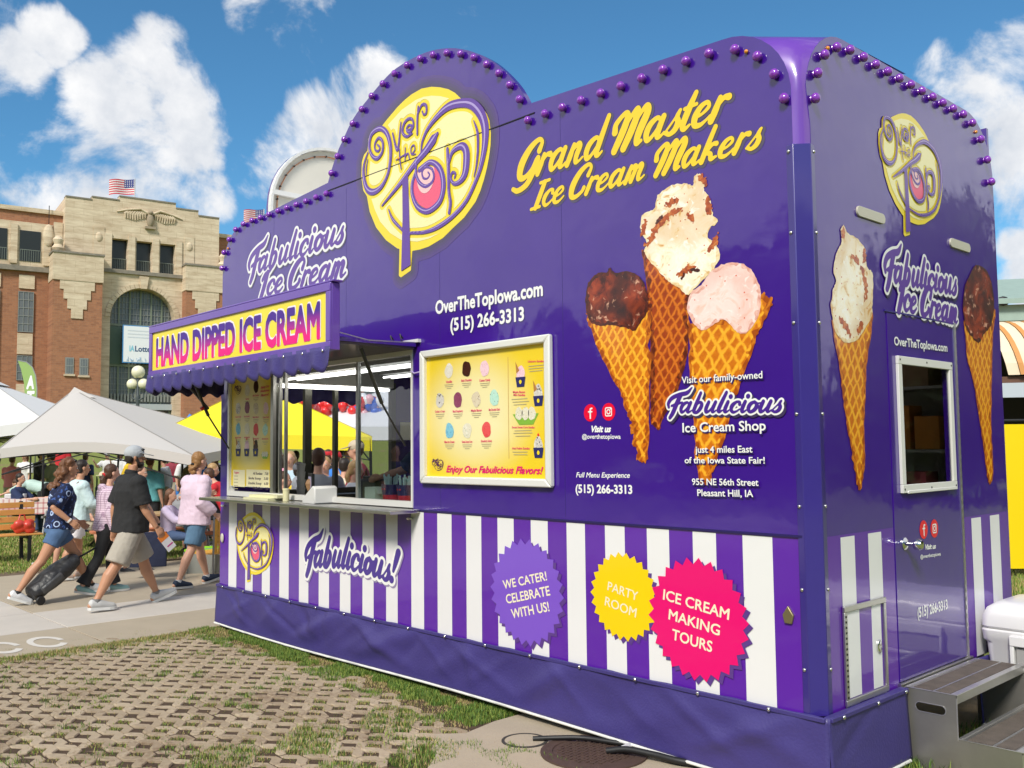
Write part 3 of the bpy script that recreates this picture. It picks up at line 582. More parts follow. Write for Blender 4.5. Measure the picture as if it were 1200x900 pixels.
box('end_counter', (-L_ + .05, -L_ + .35, .3, 1.84, .44, 1.24), M('dark_counter_front', (.06, .06, .05), rough=.4), TR)
# left end opening frame and mullions, its awning and valance
FR = M('dark_bronze_frame', (.09, .09, .075), rough=.4, metal=.6)
m = MB()
for b in ((-L_ - .02, -L_ + .04, .54, .60, 1.24, 2.44), (-L_ - .02, -L_ + .04, 2.0, 2.06, 1.24, 2.44), (-L_ - .019, -L_ + .039, .6, 2.0, 1.24, 1.295), (-L_ - .019, -L_ + .039, .6, 2.0, 2.40, 2.44)): m.box(*b)
E_ = m.build('end_window_frame', FR, TR)
for y_ in (.95, 1.29): box('mullion', (-L_ - .02, -L_ + .03, y_ - (.04 if y_ < 1 else .022), y_ + (.04 if y_ < 1 else .022), 1.295, 2.40), FR, E_)
AW2 = box('end_awning', (-L_ - .8, -L_ - .035, .35, 2.15, 2.43, 2.47), M('dark_awning_underside', (.02, .016, .07), rough=.6), TR)
def valance(name, a, b, ztop, drop, n, parent, mat, thick=.004, out_=None, wav=.012):
    a = Vector(a); b = Vector(b); d = (b - a); L = d.length; ex = d / L; nv = ex.cross(Vector((0, 0, 1)))
    K = n * 14; vs = []; fs = []; RWS = 6
    for k in range(K + 1):
        t = k / K; ph = (t * n) % 1.0
        zb = ztop - drop + .019 * (1 + math.cos(2 * math.pi * ph))
        for j in range(RWS):
            q = j / (RWS - 1); z_ = ztop + (zb - ztop) * q
            o_ = wav * q * (math.sin(t * n * 2 * math.pi + 1) + .8 * math.sin(t * 7 + 1.3))
            p = a + ex * (L * t) + nv * (o_ + .006); vs.append((p.x, p.y, z_))
    for k in range(K):
        for j in range(RWS - 1): i = k * RWS + j; fs.append((i, i + 1, i + RWS + 1, i + RWS))
    o = MB().add(vs, fs).build(name, mat, parent, smooth=60)
    s_ = o.modifiers.new('cloth', 'SOLIDIFY'); s_.thickness = thick; return o
valance('end_valance', (-L_ - .79, .36, 0), (-L_ - .79, 2.14, 0), 2.44, .22, 7, AW2, VIN)
# bulbs
BM = M('violet_bulb_glass', (.24, .03, .46), rough=.18, coat=1, var=.4, vs=60, bump=.5, bs=60)
prof = [(.017, -.002), (.020, .003), (.018, .007), (.024, .011), (.0275, .022), (.025, .033), (.016, .042), (.004, .046)]
BU = MB().lathe(prof, 12).build('bulb', BM, TR, smooth=50)
def putb(P, rot, first=[True]):
    global BU
    if first[0]: o = BU; first[0] = False
    else: o = BU.copy(); COL.objects.link(o)
    o.location = P; o.rotation_euler = rot
for a, b in [(-6.299,3.497),(-6.256,3.646),(-6.147,3.757),(-6.014,3.834),(-5.857,3.858),(-5.686,3.859),(-5.519,3.856),(-5.358,3.854),(-5.189,3.853),(-5.032,3.851),(-4.868,3.847),(-4.704,3.845),(-4.537,3.845),(-4.374,3.843),(-4.295,4),(-4.201,4.121),(-4.099,4.237),(-3.976,4.337),(-3.844,4.42),(-3.704,4.488),(-3.553,4.542),(-3.398,4.576),(-3.239,4.592),(-3.075,4.59),(-2.918,4.568),(-2.758,4.531),(-2.605,4.474),(-2.463,4.403),(-2.328,4.312),(-2.206,4.213),(-2.099,4.1),(-2.006,3.976),(-1.93,3.815),(-1.773,3.816),(-1.618,3.813),(-1.46,3.813),(-1.3,3.812),(-1.143,3.809),(-0.986,3.808),(-0.832,3.811),(-0.674,3.81),(-0.522,3.804),(-0.36,3.773),(-0.227,3.693),(-0.133,3.571),(-0.082,3.43)]: putb((a, -.004, b), (R(90), 0, 0))
for a, b in [(0.096,3.432),(0.128,3.57),(0.205,3.687),(0.334,3.763),(0.478,3.791),(0.628,3.794),(0.769,3.792),(0.914,3.791),(1.058,3.791),(1.207,3.793),(1.353,3.793),(1.504,3.794),(1.649,3.794),(1.804,3.795),(1.961,3.796),(2.105,3.774),(2.235,3.694),(2.328,3.576),(2.385,3.438)]: putb((0, a, b), (0, R(90), 0))
AMB = MB().ell((0, 0, 0), .012, .012, .012, 8, 6).build('amber_marker_bulb', M('amber_lens', (.75, .28, .02), rough=.3, coat=.6), TR, smooth=60); AMB.location = (-3.36, -.012, 3.905)
for P in ((-.30, -.012, 3.745), (.004, .27, 3.745), (.004, 2.2, 3.74), (-6.2, -.012, 3.68)):
    c = AMB.copy(); COL.objects.link(c); c.location = P

# ---- vinyl skirt: hangs from a snap rail, folds modelled
def skirt(P0, P1, nfold, seed, name='skirt_panel'):
    P0 = Vector(P0); P1 = Vector(P1); d = P1 - P0; L = d.length; ex = d / L; nv = ex.cross(Vector((0, 0, 1)))
    nx = int(L / .03); nz = 14; rs = np.random.default_rng(seed)
    sag = [(rs.uniform(0, L), rs.uniform(.12, .4), rs.uniform(-.03, .045), rs.uniform(-2.2, 2.2)) for _ in range(int(L * 3.2))]
    fold = [(rs.uniform(0, L), rs.uniform(.03, .07), rs.uniform(.006, .016) * rs.choice([-1, 1]), rs.uniform(-3.5, 3.5)) for _ in range(int(L * 4))]; vs = []
    for i in range(nx + 1):
        s_ = L * i / nx
        for j in range(nz + 1):
            q = j / nz; z_ = .418 + (.045 - .418) * q
            o_ = .016 + .022 * q
            for (c, w_, a, sl_) in sag: o_ += a * math.exp(-((s_ - c - sl_ * (q - .5) * .5) / w_) ** 2 * 3) * math.sin(math.pi * min(1, q * 1.15)) 
            for (c, w_, a, sl_) in fold: o_ += a * math.exp(-((s_ - c - sl_ * q * .3) / w_) ** 2) * math.sin(math.pi * min(1, q * 1.1 + .05)) 
            o_ = max(o_, .010 + .004 * math.sin(s_ * 21 + q * 3) * q)
            e_ = min(1, min(s_, L - s_) / .2); o_ = (.016 + .02 * q) * (1 - e_) + max(o_, .010) * e_
            zz = z_ + (.012 * math.sin(s_ * 1.3 + seed) if q > .9 else 0) - .006 * abs(math.sin(s_ * math.pi / .42)) * (1 - q)
            p = P0 + ex * s_ + nv * o_; vs.append((p.x, p.y, zz))
    n = nz + 1; fs = [(i * n + j, i * n + j + 1, (i + 1) * n + j + 1, (i + 1) * n + j) for i in range(nx) for j in range(nz)]
    o = MB().add(vs, fs).build(name, VIN, TR, smooth=70)
    s_ = o.modifiers.new('cloth', 'SOLIDIFY'); s_.thickness = .003
    MB().tube([vs[i * n + nz] for i in range(0, nx + 1, 2)], .009, 6).build('skirt_hem_rope', M('white_hem_cord', (.75, .74, .70), rough=.6), o, smooth=60)
    return o
# a stiff hem band runs along the top
skirt((-L_ - .03, 0, 0), (.052, 0, 0), 12, 3); skirt((.03, -.024, 0), (.03, .80, 0), 3, 8)
skirt((.03, 1.74, 0), (.03, W_ + .02, 0), 3, 11)
skirt((-L_ - .03, W_, 0), (-L_ - .03, 0, 0), 5, 5)
MB().box(-L_ - .03, .03, -.028, -.012, .392, .414).build('skirt_top_band', VIN, TR, bevel=.003)
MB().box(.012, .058, .0, .80, .392, .414).build('skirt_top_band', VIN, TR, bevel=.003)
SN = MB().ell((0, 0, 0), .011, .008, .011, 10, 6).build('snap', CHRM, TR, smooth=60); SN.location = (-6.2, -.034, .402)
for k in range(1, 15):
    c = SN.copy(); COL.objects.link(c); c.location = (-6.2 + k * .424, -.034, .402)
for y_ in (.1, .45, .76):
    c = SN.copy(); COL.objects.link(c); c.location = (.062, y_, .402); c.rotation_euler = (0, 0, R(90))
box('underframe', (-L_ + .1, -.1, .25, W_ - .25, .22, .40), BLK, TR)

# ---- service window: frame, poster, sliding glass, shelf
fw = .035; m = MB()
for b in ((OX0, OX0 + fw, -.012, .05, OZ0, OZ1), (OX1 - .02, OX1, -.012, .05, OZ0, OZ1), (OX0 + fw, OX1 - .02, -.011, .049, OZ0, OZ0 + .045), (OX0 + fw, OX1 - .02, -.011, .049, OZ1 - .035, OZ1)): m.box(*b)
SW = m.build('service_window_frame', ALUW, TR)
for x, wd_ in ((-5.33, .05), (-5.20, .016), (-5.10, .016), (-3.955, .03)):
    box('window_stile', (x - wd_ / 2, x + wd_ / 2, .004, .034, OZ0 + .045, OZ1 - .035), ALU, SW)
GP = box('glass_pane', (-3.94, OX1 - .02, .016, .022, OZ0 + .045, OZ1 - .035), GLS, SW)
box('window_sill', (-3.95, OX1 - .02, .03, .30, 1.262, 1.30), ALUW, TR)
PO = box('menu_poster', (-6.135, -5.355, .012, .02, 1.36, 2.395), M('poster_backing', (.8, .8, .8)), TR)
SH = MB().box(-6.22, -3.12, -.27, .03, 1.236, 1.262).build('service_shelf', STEEL, TR, bevel=.004)
for (x, z_) in ((-3.23, 1.19), (-6.24, 1.17)): MB().ell((x, -.02, z_), .03, .02, .012, 8, 6).build('shelf_latch', CHRM, TR, smooth=50)
# hatch door propped up as an awning, sign box on its outer edge
AY = -.74
HD = MB().box(-6.20, -3.14, AY + .02, -.02, 2.445, 2.475).build('awning_panel', PUR, TR)
box('awning_underside_trim', (-6.19, -3.15, AY + .03, -.03, 2.428, 2.444), M('awning_underside', (.05, .035, .05), rough=.5, coat=.2), HD)
box('awning_hinge_rail', (-6.2, -3.1, -.035, -.004, 2.476, 2.50), ALUW, TR)
SG = MB().box(-6.20, -3.10, AY - .02, AY + .045, 2.375, 2.835).build('sign_box', M('sign_frame_violet', (.14, .065, .40), rough=.35, coat=.6), TR, bevel=.004)
m = MB(); fz = .058
for b in ((-6.20, -3.10, AY - .036, AY - .018, 2.375, 2.375 + fz), (-6.20, -3.10, AY - .036, AY - .018, 2.835 - fz, 2.835), (-6.20, -6.20 + fz, AY - .035, AY - .018, 2.375 + fz, 2.835 - fz), (-3.10 - fz, -3.10, AY - .035, AY - .018, 2.375 + fz, 2.835 - fz)): m.box(*b)
m.build('sign_frame', M('sign_frame_violet', ''), SG, bevel=.004)
MB().box(-6.23, -3.07, AY - .03, AY + .05, 2.838, 2.852).build('sign_top_rail', M('sign_frame_violet', ''), SG, bevel=.004)
SF = lambda u_, v_, o: (u_, AY - .020 - o, v_)
flat('sign_face', SG, SF, [(-6.145, 2.43), (-3.155, 2.43), (-3.155, 2.78), (-6.145, 2.78)], .001, M('sign_face_yellow', (.90, .74, .04), rough=.4, coat=.3))
SGT = bpy.data.materials.new('sign_letter_gradient'); SGT.use_nodes = True; t, b = nodes_of(SGT)
tcn = N(t, 'ShaderNodeTexCoord'); sp = N(t, 'ShaderNodeSeparateXYZ'); t.links.new(tcn.outputs['Object'], sp.inputs[0])
mr = N(t, 'ShaderNodeMapRange', i={1: 2.47, 2: 2.71}); t.links.new(sp.outputs[2], mr.inputs[0]); rp = N(t, 'ShaderNodeValToRGB'); t.links.new(mr.outputs[0], rp.inputs[0])
rp.color_ramp.elements[0].color = (.85, .0, .22, 1); rp.color_ramp.elements[0].position = .15; rp.color_ramp.elements[1].color = (.06, .01, .28, 1); rp.color_ramp.elements[1].position = .8
e = rp.color_ramp.elements.new(.5); e.color = (.38, .01, .30, 1); t.links.new(rp.outputs[0], b.inputs['Base Color']); b.inputs['Roughness'].default_value = .35
text('HAND DIPPED ICE CREAM', SG, SF, (-6.05, 2.481), (-3.235, 2.481), (-6.05, 2.715), .0025, M('sign_letter_white_edge', (.85, .8, .9)), bold=.065)
text('HAND DIPPED ICE CREAM', SG, SF, (-6.06, 2.473), (-3.245, 2.473), (-6.06, 2.708), .004, SGT, bold=.05)
VA = valance('front_valance', (-6.22, AY - .03, 0), (-3.10, AY - .03, 0), 2.40, .178, 16, TR, VIN)
for k in range(12):
    c = SN.copy(); COL.objects.link(c); c.location = (-6.1 + k * .265, AY - .04, 2.372)
valance('side_valance', (-6.22, -.02, 0), (-6.22, AY - .03, 0), 2.44, .23, 5, TR, M('dark_side_valance', (.022, .015, .09), rough=.6))  # side valance coloured darker than the front one
ST = M('black_gas_strut', (.012, .012, .013), rough=.35, coat=.4)
for x in (-3.26, -6.10):
    s_ = MB().tube([(x, AY + .32, 2.42), (x, -.24, 2.03)], .015, 10).build('gas_strut', ST, TR, smooth=50)
    MB().tube([(x, -.24, 2.03), (x, -.03, 1.72)], .008, 8).build('strut_rod', ST, s_, smooth=50)
s_ = MB().tube([(-6.1, AY + .2, 2.42), (-6.19, -.2, 2.1)], .013, 10).build('gas_strut', ST, TR, smooth=50)
MB().lathe([(.018, 0), (.018, .03)], 10, M4=Matrix.Translation((-6.1, -.29, 2.09)) @ Matrix.Rotation(R(45), 4, 'X')).build('red_strut_collar', M('red_plastic', (.6, .02, .02)), TR)
MB().tube([(-3.12, AY + .05, 2.50), (-3.11, -.45, 2.46), (-3.1, -.06, 2.47)], .004, 6).build('safety_cable', ALU, TR)
for x in (-3.42, -3.3):
    MB().tube([(x, -.02, 2.52), (x, -.05, 2.55), (x + .02, -.05, 2.50), (x + .015, -.015, 2.47)], .006, 6).build('wire_hook', BLK, TR)
MB().tube([(-3.2, -.02, 2.27), (-3.15, -.03, 2.25), (-3.10, -.03, 2.255), (-3.06, -.012, 2.26)], .006, 6).build('string_tie', M('lilac_cord', (.5, .4, .7)), TR)
# side bits: reflector plate, side latch
MB().prism([(-.175, .83), (-.135, .83), (-.125, .87), (-.155, .915), (-.185, .87)], lambda a, b: (a, -.014, b), lambda a, b: (a, 0, b)).build('hook_plate', M('dull_brass', (.35, .29, .16), rough=.4, metal=.8), TR, bevel=.003)
MB().ell((-6.26, -.012, .86), .03, .012, .045, 12, 8).build('side_marker_lens', M('frosted_lens', ''), TR, smooth=50)

# ------------------------------------------------------------ printed graphics on the trailer
def logo(parent, plane, cx, cz, s_, off, halo=True, res=.006, sy=1.0, bw=1.0):
    """round 'Over the Top' emblem; LG holds its strokes centred on the disc, in metres for the large one"""
    T = lambda L: [[(cx + a * s_, cz + b * s_ * sy, c * s_) for a, b, c in q] for q in L]
    ol = [(cx + a * s_, cz + b * s_ * sy) for a, b in LG['outer']]
    tail = [(cx + a * s_, cz + b * s_ * sy) for a, b in LG['tail']]
    xs = [p[0] for p in ol + tail]; zs = [p[1] for p in ol + tail]; pad = .14 * s_
    g = Grid(min(xs) - pad, max(xs) + pad, min(zs) - pad, max(zs) + pad, res)
    D = np.minimum(sd_poly(g, ol), sd_poly(g, tail))
    if halo:
        for k, (r_, c) in enumerate(((.085, (.054, .012, .19)), (.065, (.048, .014, .155)), (.045, (.042, .016, .12)), (.025, (.036, .018, .08)))):
            hm_ = M('emblem_halo_%d' % k, c, rough=.3, coat=1, coatr=.035)
            if 'Bump' not in hm_.node_tree.nodes: wobble(hm_, 2.2, .008); scuff(hm_)
            sheet('emblem_soft_shadow', parent, plane, g, D - r_ * s_, off - .0006 + .0003 * k, hm_)
    off += .0016
    sheet('emblem_rim', parent, plane, g, D, off, YEL)
    P = T(LG['purple']); DP = sd_strokes(g, P, pad=.06 * s_)
    disc = [(cx + a * s_, cz + b * s_ * sy) for a, b in LG['disc']]
    Dd = sd_poly(g, disc)
    sheet('emblem_disc', parent, plane, g, np.maximum(Dd, -(DP - .026 * s_)), off + .0014, CRM)
    ob = [(cx + a * s_, cz + b * s_ * sy) for a, b in LG['oball']]
    sheet('emblem_scoop', parent, plane, g, sd_poly(g, ob), off + .0028, PINK)
    gx, gz, gr = LG['swirl']
    Ds = np.hypot((g.X - cx - gx * s_), (g.Y - cz - gz * s_ * sy) / 1.2) - gr * s_
    sheet('emblem_scoop_swirl', parent, plane, g, np.maximum(Ds, sd_poly(g, ob)), off + .0042, PALEP)
    stem = [(cx + a * s_, cz + b * s_ * sy) for a, b in LG['stem']]
    DS = np.minimum(DP, sd_poly(g, stem))
    sheet('emblem_lettering', parent, plane, g, DS, off + .0056, LPUR if halo else LPUR)
    hl = [[(a - .006 * s_, b + .006 * s_, max(.001, c * .22)) for a, b, c in q] for q in P]
    sheet('emblem_lettering_highlight', parent, plane, g, np.maximum(sd_strokes(g, hl, pad=.03 * s_), DS + .002 * s_), off + .0066, LHI)
LG = dict(cx=-3.014,cz=3.756,outer=[(0.05504,0.5912),(0.1552,0.5573),(0.253,0.5137),(0.3249,0.4666),(0.3953,0.4019),(0.4574,0.3821),(0.5185,0.3565),(0.5786,0.3172),(0.6229,0.2727),(0.6666,0.2178),(0.6908,0.1666),(0.7042,0.07411),(0.7003,-0.003765),(0.6847,-0.0788),(0.6618,-0.1523),(0.6315,-0.2245),(0.5935,-0.2954),(0.5404,-0.3639),(0.4175,-0.4499),(0.2917,-0.5026),(0.1787,-0.5544),(0.01288,-0.5887),(-0.08938,-0.5929),(-0.1851,-0.588),(-0.3731,-0.5388),(-0.5215,-0.4499),(-0.6553,-0.3255),(-0.7434,-0.184),(-0.7831,-0.05004),(-0.8333,0.006558),(-0.8618,0.1286),(-0.8538,0.243),(-0.8235,0.2939),(-0.7733,0.3164),(-0.7633,0.4064),(-0.7295,0.444),(-0.6742,0.4664),(-0.5771,0.4615),(-0.5196,0.4915),(-0.3694,0.5571),(-0.2778,0.5868),(-0.1878,0.605),(-0.06475,0.6126)],disc=[(0.05455,0.524),(0.1546,0.4919),(0.2524,0.449),(0.3163,0.4038),(0.4103,0.3391),(0.5098,0.2658),(0.5619,0.1811),(0.5833,0.08531),(0.5741,-0.05233),(0.5427,-0.1649),(0.4653,-0.2984),(0.3558,-0.3976),(0.2119,-0.4727),(0.13,-0.5149),(0.01328,-0.5311),(-0.1236,-0.5288),(-0.3183,-0.4847),(-0.4651,-0.4043),(-0.5973,-0.2911),(-0.6746,-0.1747),(-0.7236,-0.07378),(-0.7533,0.1044),(-0.7236,0.2583),(-0.5007,0.447),(-0.3144,0.5196),(-0.135,0.5461),(-0.03924,0.5424)],tail=[(-0.3457,-0.5237),(-0.3556,-0.7507),(-0.3285,-0.7676),(-0.2034,-0.7318),(-0.1813,-0.5511)],stem=[(-0.3021,-0.03469),(-0.23,-0.001525),(-0.2108,-0.4493),(-0.2014,-0.6925),(-0.3193,-0.7213),(-0.2996,-0.3248)],oball=[(0.003482,0.01195),(0.1008,-0.02319),(0.158,-0.09901),(0.1688,-0.1847),(0.1485,-0.2637),(0.06524,-0.3097),(-0.01056,-0.3053),(-0.0874,-0.2635),(-0.1566,-0.1905),(-0.1703,-0.1122),(-0.1382,-0.02213),(-0.07705,0.01773)],swirl=(-0.014,-0.061,.105),purple=[[(-0.6314,0.3297,0.0075),(-0.5966,0.296,0.009),(-0.6198,0.2733,0.009),(-0.6626,0.2986,0.009),(-0.6626,0.3466,0.0105),(-0.6119,0.3772,0.012),(-0.5581,0.3295,0.0135),(-0.5659,0.2545,0.015),(-0.6315,0.2192,0.0165),(-0.7038,0.2593,0.0165),(-0.7434,0.3437,0.0165),(-0.7097,0.4331,0.0195),(-0.5964,0.4495,0.021),(-0.5046,0.3882,0.0225),(-0.4559,0.2726,0.021),(-0.4599,0.1505,0.018),(-0.5016,0.0482,0.0165),(-0.5874,-0.02294,0.021),(-0.6941,-0.03658,0.0255),(-0.7792,0.01234,0.0255),(-0.8213,0.1196,0.0195),(-0.8174,0.2113,0.0135),(-0.7633,0.2967,0.0075)],[(-0.06767,0.1389,0.0075),(-0.05345,0.2051,0.012),(0.005319,0.2811,0.0165),(0.1203,0.3462,0.0225),(0.2519,0.3855,0.03),(0.395,0.3722,0.0315),(0.5182,0.3272,0.036),(0.6105,0.2331,0.039),(0.6507,0.1277,0.0375),(0.6462,0.009676,0.03),(0.6107,-0.1108,0.0225),(0.5573,-0.2081,0.018),(0.4495,-0.3354,0.018),(0.3084,-0.4139,0.018),(0.1468,-0.4609,0.018),(-0.02019,-0.4747,0.0135),(-0.2144,-0.4487,0.0105)],[(-0.4796,-0.2186,0.006),(-0.4239,-0.3068,0.0135),(-0.3036,-0.409,0.0105)],[(0.532,0.2092,0.0045),(0.5702,0.1187,0.012),(0.5748,0.007435,0.012),(0.5584,-0.1085,0.009),(0.5304,-0.1871,0.0045)],[(-0.7633,0.2448,0.0045),(-0.7832,0.1802,0.0075),(-0.7832,0.1226,0.0045)],[(-0.5684,-0.1709,0.0075),(-0.3348,-0.0495,0.0195),(-0.1553,0.05737,0.024),(-0.0162,0.1263,0.033),(0.07732,0.1882,0.039)],[(0.07732,0.1882,0.039),(0.1293,0.2224,0.012)],[(-0.08579,0.003651,0.0225),(0.04254,0.03044,0.0195),(0.1503,-0.03981,0.0255),(0.192,-0.1482,0.027),(0.1748,-0.2484,0.0255),(0.1152,-0.3039,0.024),(-0.002215,-0.3259,0.021),(-0.1134,-0.269,0.021),(-0.1741,-0.1707,0.0195),(-0.1771,-0.07829,0.018),(-0.1293,0.002811,0.015)],[(-0.1201,0.08691,0.012),(-0.1328,-0.001778,0.0135),(-0.09499,-0.08544,0.015),(-0.01794,-0.1363,0.0135),(0.05824,-0.1242,0.012),(0.08365,-0.08242,0.0105),(0.05897,-0.02413,0.0105),(-0.008484,0.004081,0.009),(-0.05486,-0.01945,0.009),(-0.04314,-0.06692,0.009),(0.00283,-0.08348,0.0075),(0.03345,-0.06275,0.0075),(0.01333,-0.03703,0.006)],[(0.241,0.0793,0.015),(0.251,-0.06809,0.018),(0.2544,-0.2236,0.015),(0.2711,-0.3145,0.0165),(0.2577,-0.3837,0.015)],[(0.2562,-0.02794,0.0105),(0.2969,0.04497,0.018),(0.3918,0.06477,0.0255),(0.4457,0.01897,0.033),(0.4493,-0.07306,0.0345),(0.4284,-0.1492,0.03),(0.3736,-0.1879,0.0195),(0.3106,-0.1864,0.0135),(0.276,-0.1408,0.012),(0.2955,-0.104,0.0105),(0.3302,-0.119,0.009),(0.3189,-0.1472,0.0075)],[(-0.4257,0.3656,0.009),(-0.3632,0.2219,0.0135),(-0.3185,0.4243,0.0075)],[(-0.2428,0.3404,0.0075),(-0.1892,0.3417,0.009),(-0.1855,0.3636,0.009),(-0.2247,0.374,0.009),(-0.2463,0.3468,0.0105),(-0.2071,0.318,0.0105),(-0.1625,0.3521,0.0105),(-0.1711,0.4034,0.0105),(-0.2244,0.4255,0.012),(-0.2822,0.4002,0.0135),(-0.2969,0.3379,0.0135),(-0.243,0.2943,0.0105),(-0.1752,0.301,0.0075)],[(-0.1003,0.4851,0.009),(-0.1132,0.3824,0.012),(-0.1137,0.2797,0.0105)],[(-0.1041,0.4342,0.0075),(-0.05687,0.4859,0.0105),(-0.00538,0.4661,0.012),(-0.004033,0.4121,0.0105),(-0.03494,0.4066,0.0075),(-0.052,0.436,0.0075)],[(-0.3375,0.2211,0.006),(-0.3341,0.143,0.0075),(-0.3162,0.06178,0.006)],[(-0.3837,0.1459,0.0045),(-0.2579,0.1633,0.006)],[(-0.2649,0.2143,0.006),(-0.2671,0.1162,0.006)],[(-0.267,0.1436,0.006),(-0.2292,0.1618,0.006),(-0.2116,0.114,0.006)],[(-0.1866,0.1428,0.0045),(-0.1442,0.1683,0.006),(-0.1545,0.2056,0.006),(-0.1899,0.1958,0.006),(-0.1866,0.1461,0.006),(-0.1338,0.1334,0.0045)]])
logo(TR, 'S', LG['cx'], LG['cz'], 1.0, .006, res=.007)
logo(TR, 'E', 1.262, 3.29, .535, .002, halo=False, res=.005)
logo(TR, 'S', -5.595, .845, .47, .004, halo=False, res=.005)

def fab(pts, pts2, plane, txt1='Fabulicious', txt2='Ice Cream', xh=.1, xh2=None, mat=None, arc=0, arc2=0, ow=.021, off=.006, shmat=None, weight=1.5, res=.0045):
    s1 = script_strokes(txt1, pts[0], pts[1], xh, arc=arc, weight=weight)
    if txt2: s1 += script_strokes(txt2, pts2[0], pts2[1], xh2 or xh, arc=arc2, weight=weight)
    lettering('brand_lettering', TR, plane, s1, off, mat or LPUR, outline=TXW, ow=ow, shadow=shmat or HALO2, res=res)
LPD = M('print_deep_violet', (.065, .018, .27), rough=.3, coat=.6)
A = [(-5.812,3.338),(-4.154,3.395)]
B = [(-5.595,3.12),(-4.11,3.111)]
fab(A, B, 'S', xh=.125, ow=.023, arc=.015)
A = [(0.787,2.593),(1.757,2.612)]
B = [(0.93,2.453),(1.757,2.431)]
fab(A, B, 'E', xh=.092, ow=.016, arc=.0, res=.004)
A = [(-0.876,1.884),(-0.166,1.863)]
fab(A, None, 'S', txt2=None, xh=.055, ow=.010, mat=LPD, res=.003, off=.0105)
A = [(-4.747,0.7),(-3.436,0.696)]
fab(A, None, 'S', txt1='Fabulicious!', txt2=None, xh=.125, ow=.022, mat=M('print_indigo', (.045, .012, .26), rough=.3, coat=.6), arc=.055, shmat=SHW, off=.004)
# yellow slogan
GY = M('print_slogan_yellow', (.92, .62, .012), rough=.3, coat=.6)
A = [(-2.092,3.429),(-1.717,3.43)]
s1 = script_strokes('Grand Master', [(-2.079,3.447),(-2.079,3.447)][0], [(-0.452,3.432),(-0.452,3.432)][0], .118, shear=.35, weight=1.3, sp=.25)
s1 += script_strokes('Jce Cream Makers', [(-1.937,3.231),(-1.937,3.231)][0], [(-0.25,3.225),(-0.25,3.225)][0], .092, shear=.35, weight=1.3, sp=.3)
lettering('slogan_lettering', TR, 'S', s1, .0055, GY, shadow=HALO2, ow=.0, sw=.010, sh=(.008, -.008), res=.004)

def t3(s_, plane, P, off=.005, mat=TXW, bold=.02, ital=0, name='lettering', par=None, hfix=None): text(s_, par or TR, plane, P[0], P[1], P[2], off, mat, bold, ital, name, hfix)
def t3s(s_, plane, P, off=.005, mat=TXW, bold=.02, ital=0, sh=.006):
    Q = [(a + sh, b - sh) for a, b in P]; t3(s_, plane, Q, off, HALO, bold + .02, ital, 'lettering_shadow_print'); t3(s_, plane, P, off + .0012, mat, bold, ital)
t3s('OverTheTopIowa.com', 'S', [(-2.928,2.665),(-1.83,2.661),(-2.928,2.755)], bold=.035)
t3s('(515) 266-3313', 'S', [(-2.759,2.525),(-2.005,2.522),(-2.759,2.61)], bold=.035)
t3s('Visit our family-owned', 'S', [(-0.76,2.039),(-0.258,2.038),(-0.759,2.075)], off=.0125, bold=.015)
t3s('Ice Cream Shop', 'S', [(-0.762,1.774),(-0.247,1.775),(-0.76,1.823)], off=.0125, bold=.02)
t3s('just 4 miles East', 'S', [(-0.68,1.663),(-0.328,1.664),(-0.679,1.697)], off=.0125, bold=.02)
t3s('of the Iowa State Fair!', 'S', [(-0.752,1.607),(-0.258,1.608),(-0.751,1.639)], off=.0125, bold=.02)
t3s('955 NE 56th Street', 'S', [(-0.707,1.492),(-0.298,1.496),(-0.706,1.525)], off=.0125, bold=.02)
t3s('Pleasant Hill, IA', 'S', [(-0.674,1.434),(-0.331,1.439),(-0.674,1.468)], off=.0125, bold=.02)
t3('Visit us', 'S', [(-1.435,1.789),(-1.281,1.786),(-1.434,1.824)], bold=.05, ital=.3)
t3('@overthetopiowa', 'S', [(-1.512,1.75),(-1.209,1.745),(-1.511,1.776)], bold=.02)
t3('Full Menu Experience', 'S', [(-1.566,1.518),(-1.145,1.522),(-1.565,1.547)], bold=.02, ital=.25)
t3('(515) 266-3313', 'S', [(-1.572,1.426),(-1.129,1.432),(-1.571,1.473)], bold=.035)
t3s('OverTheTopIowa.com', 'E', [(0.895,2.244),(1.598,2.251),(0.899,2.29)], off=.0055, bold=.03)
t3('Visit us', 'E', [(1.187,1.103),(1.327,1.098),(1.189,1.129)], off=.0055, bold=.05, ital=.3)
t3('@overthetopiowa', 'E', [(1.119,1.058),(1.387,1.053),(1.121,1.077)], off=.0055, bold=.02)
t3('(515) 266-3313', 'E', [(1.055,0.74),(1.453,0.741),(1.06,0.792)], off=.0055, bold=.035)
RED = M('print_red_disc', (.80, .0, .035), rough=.3, coat=.6)
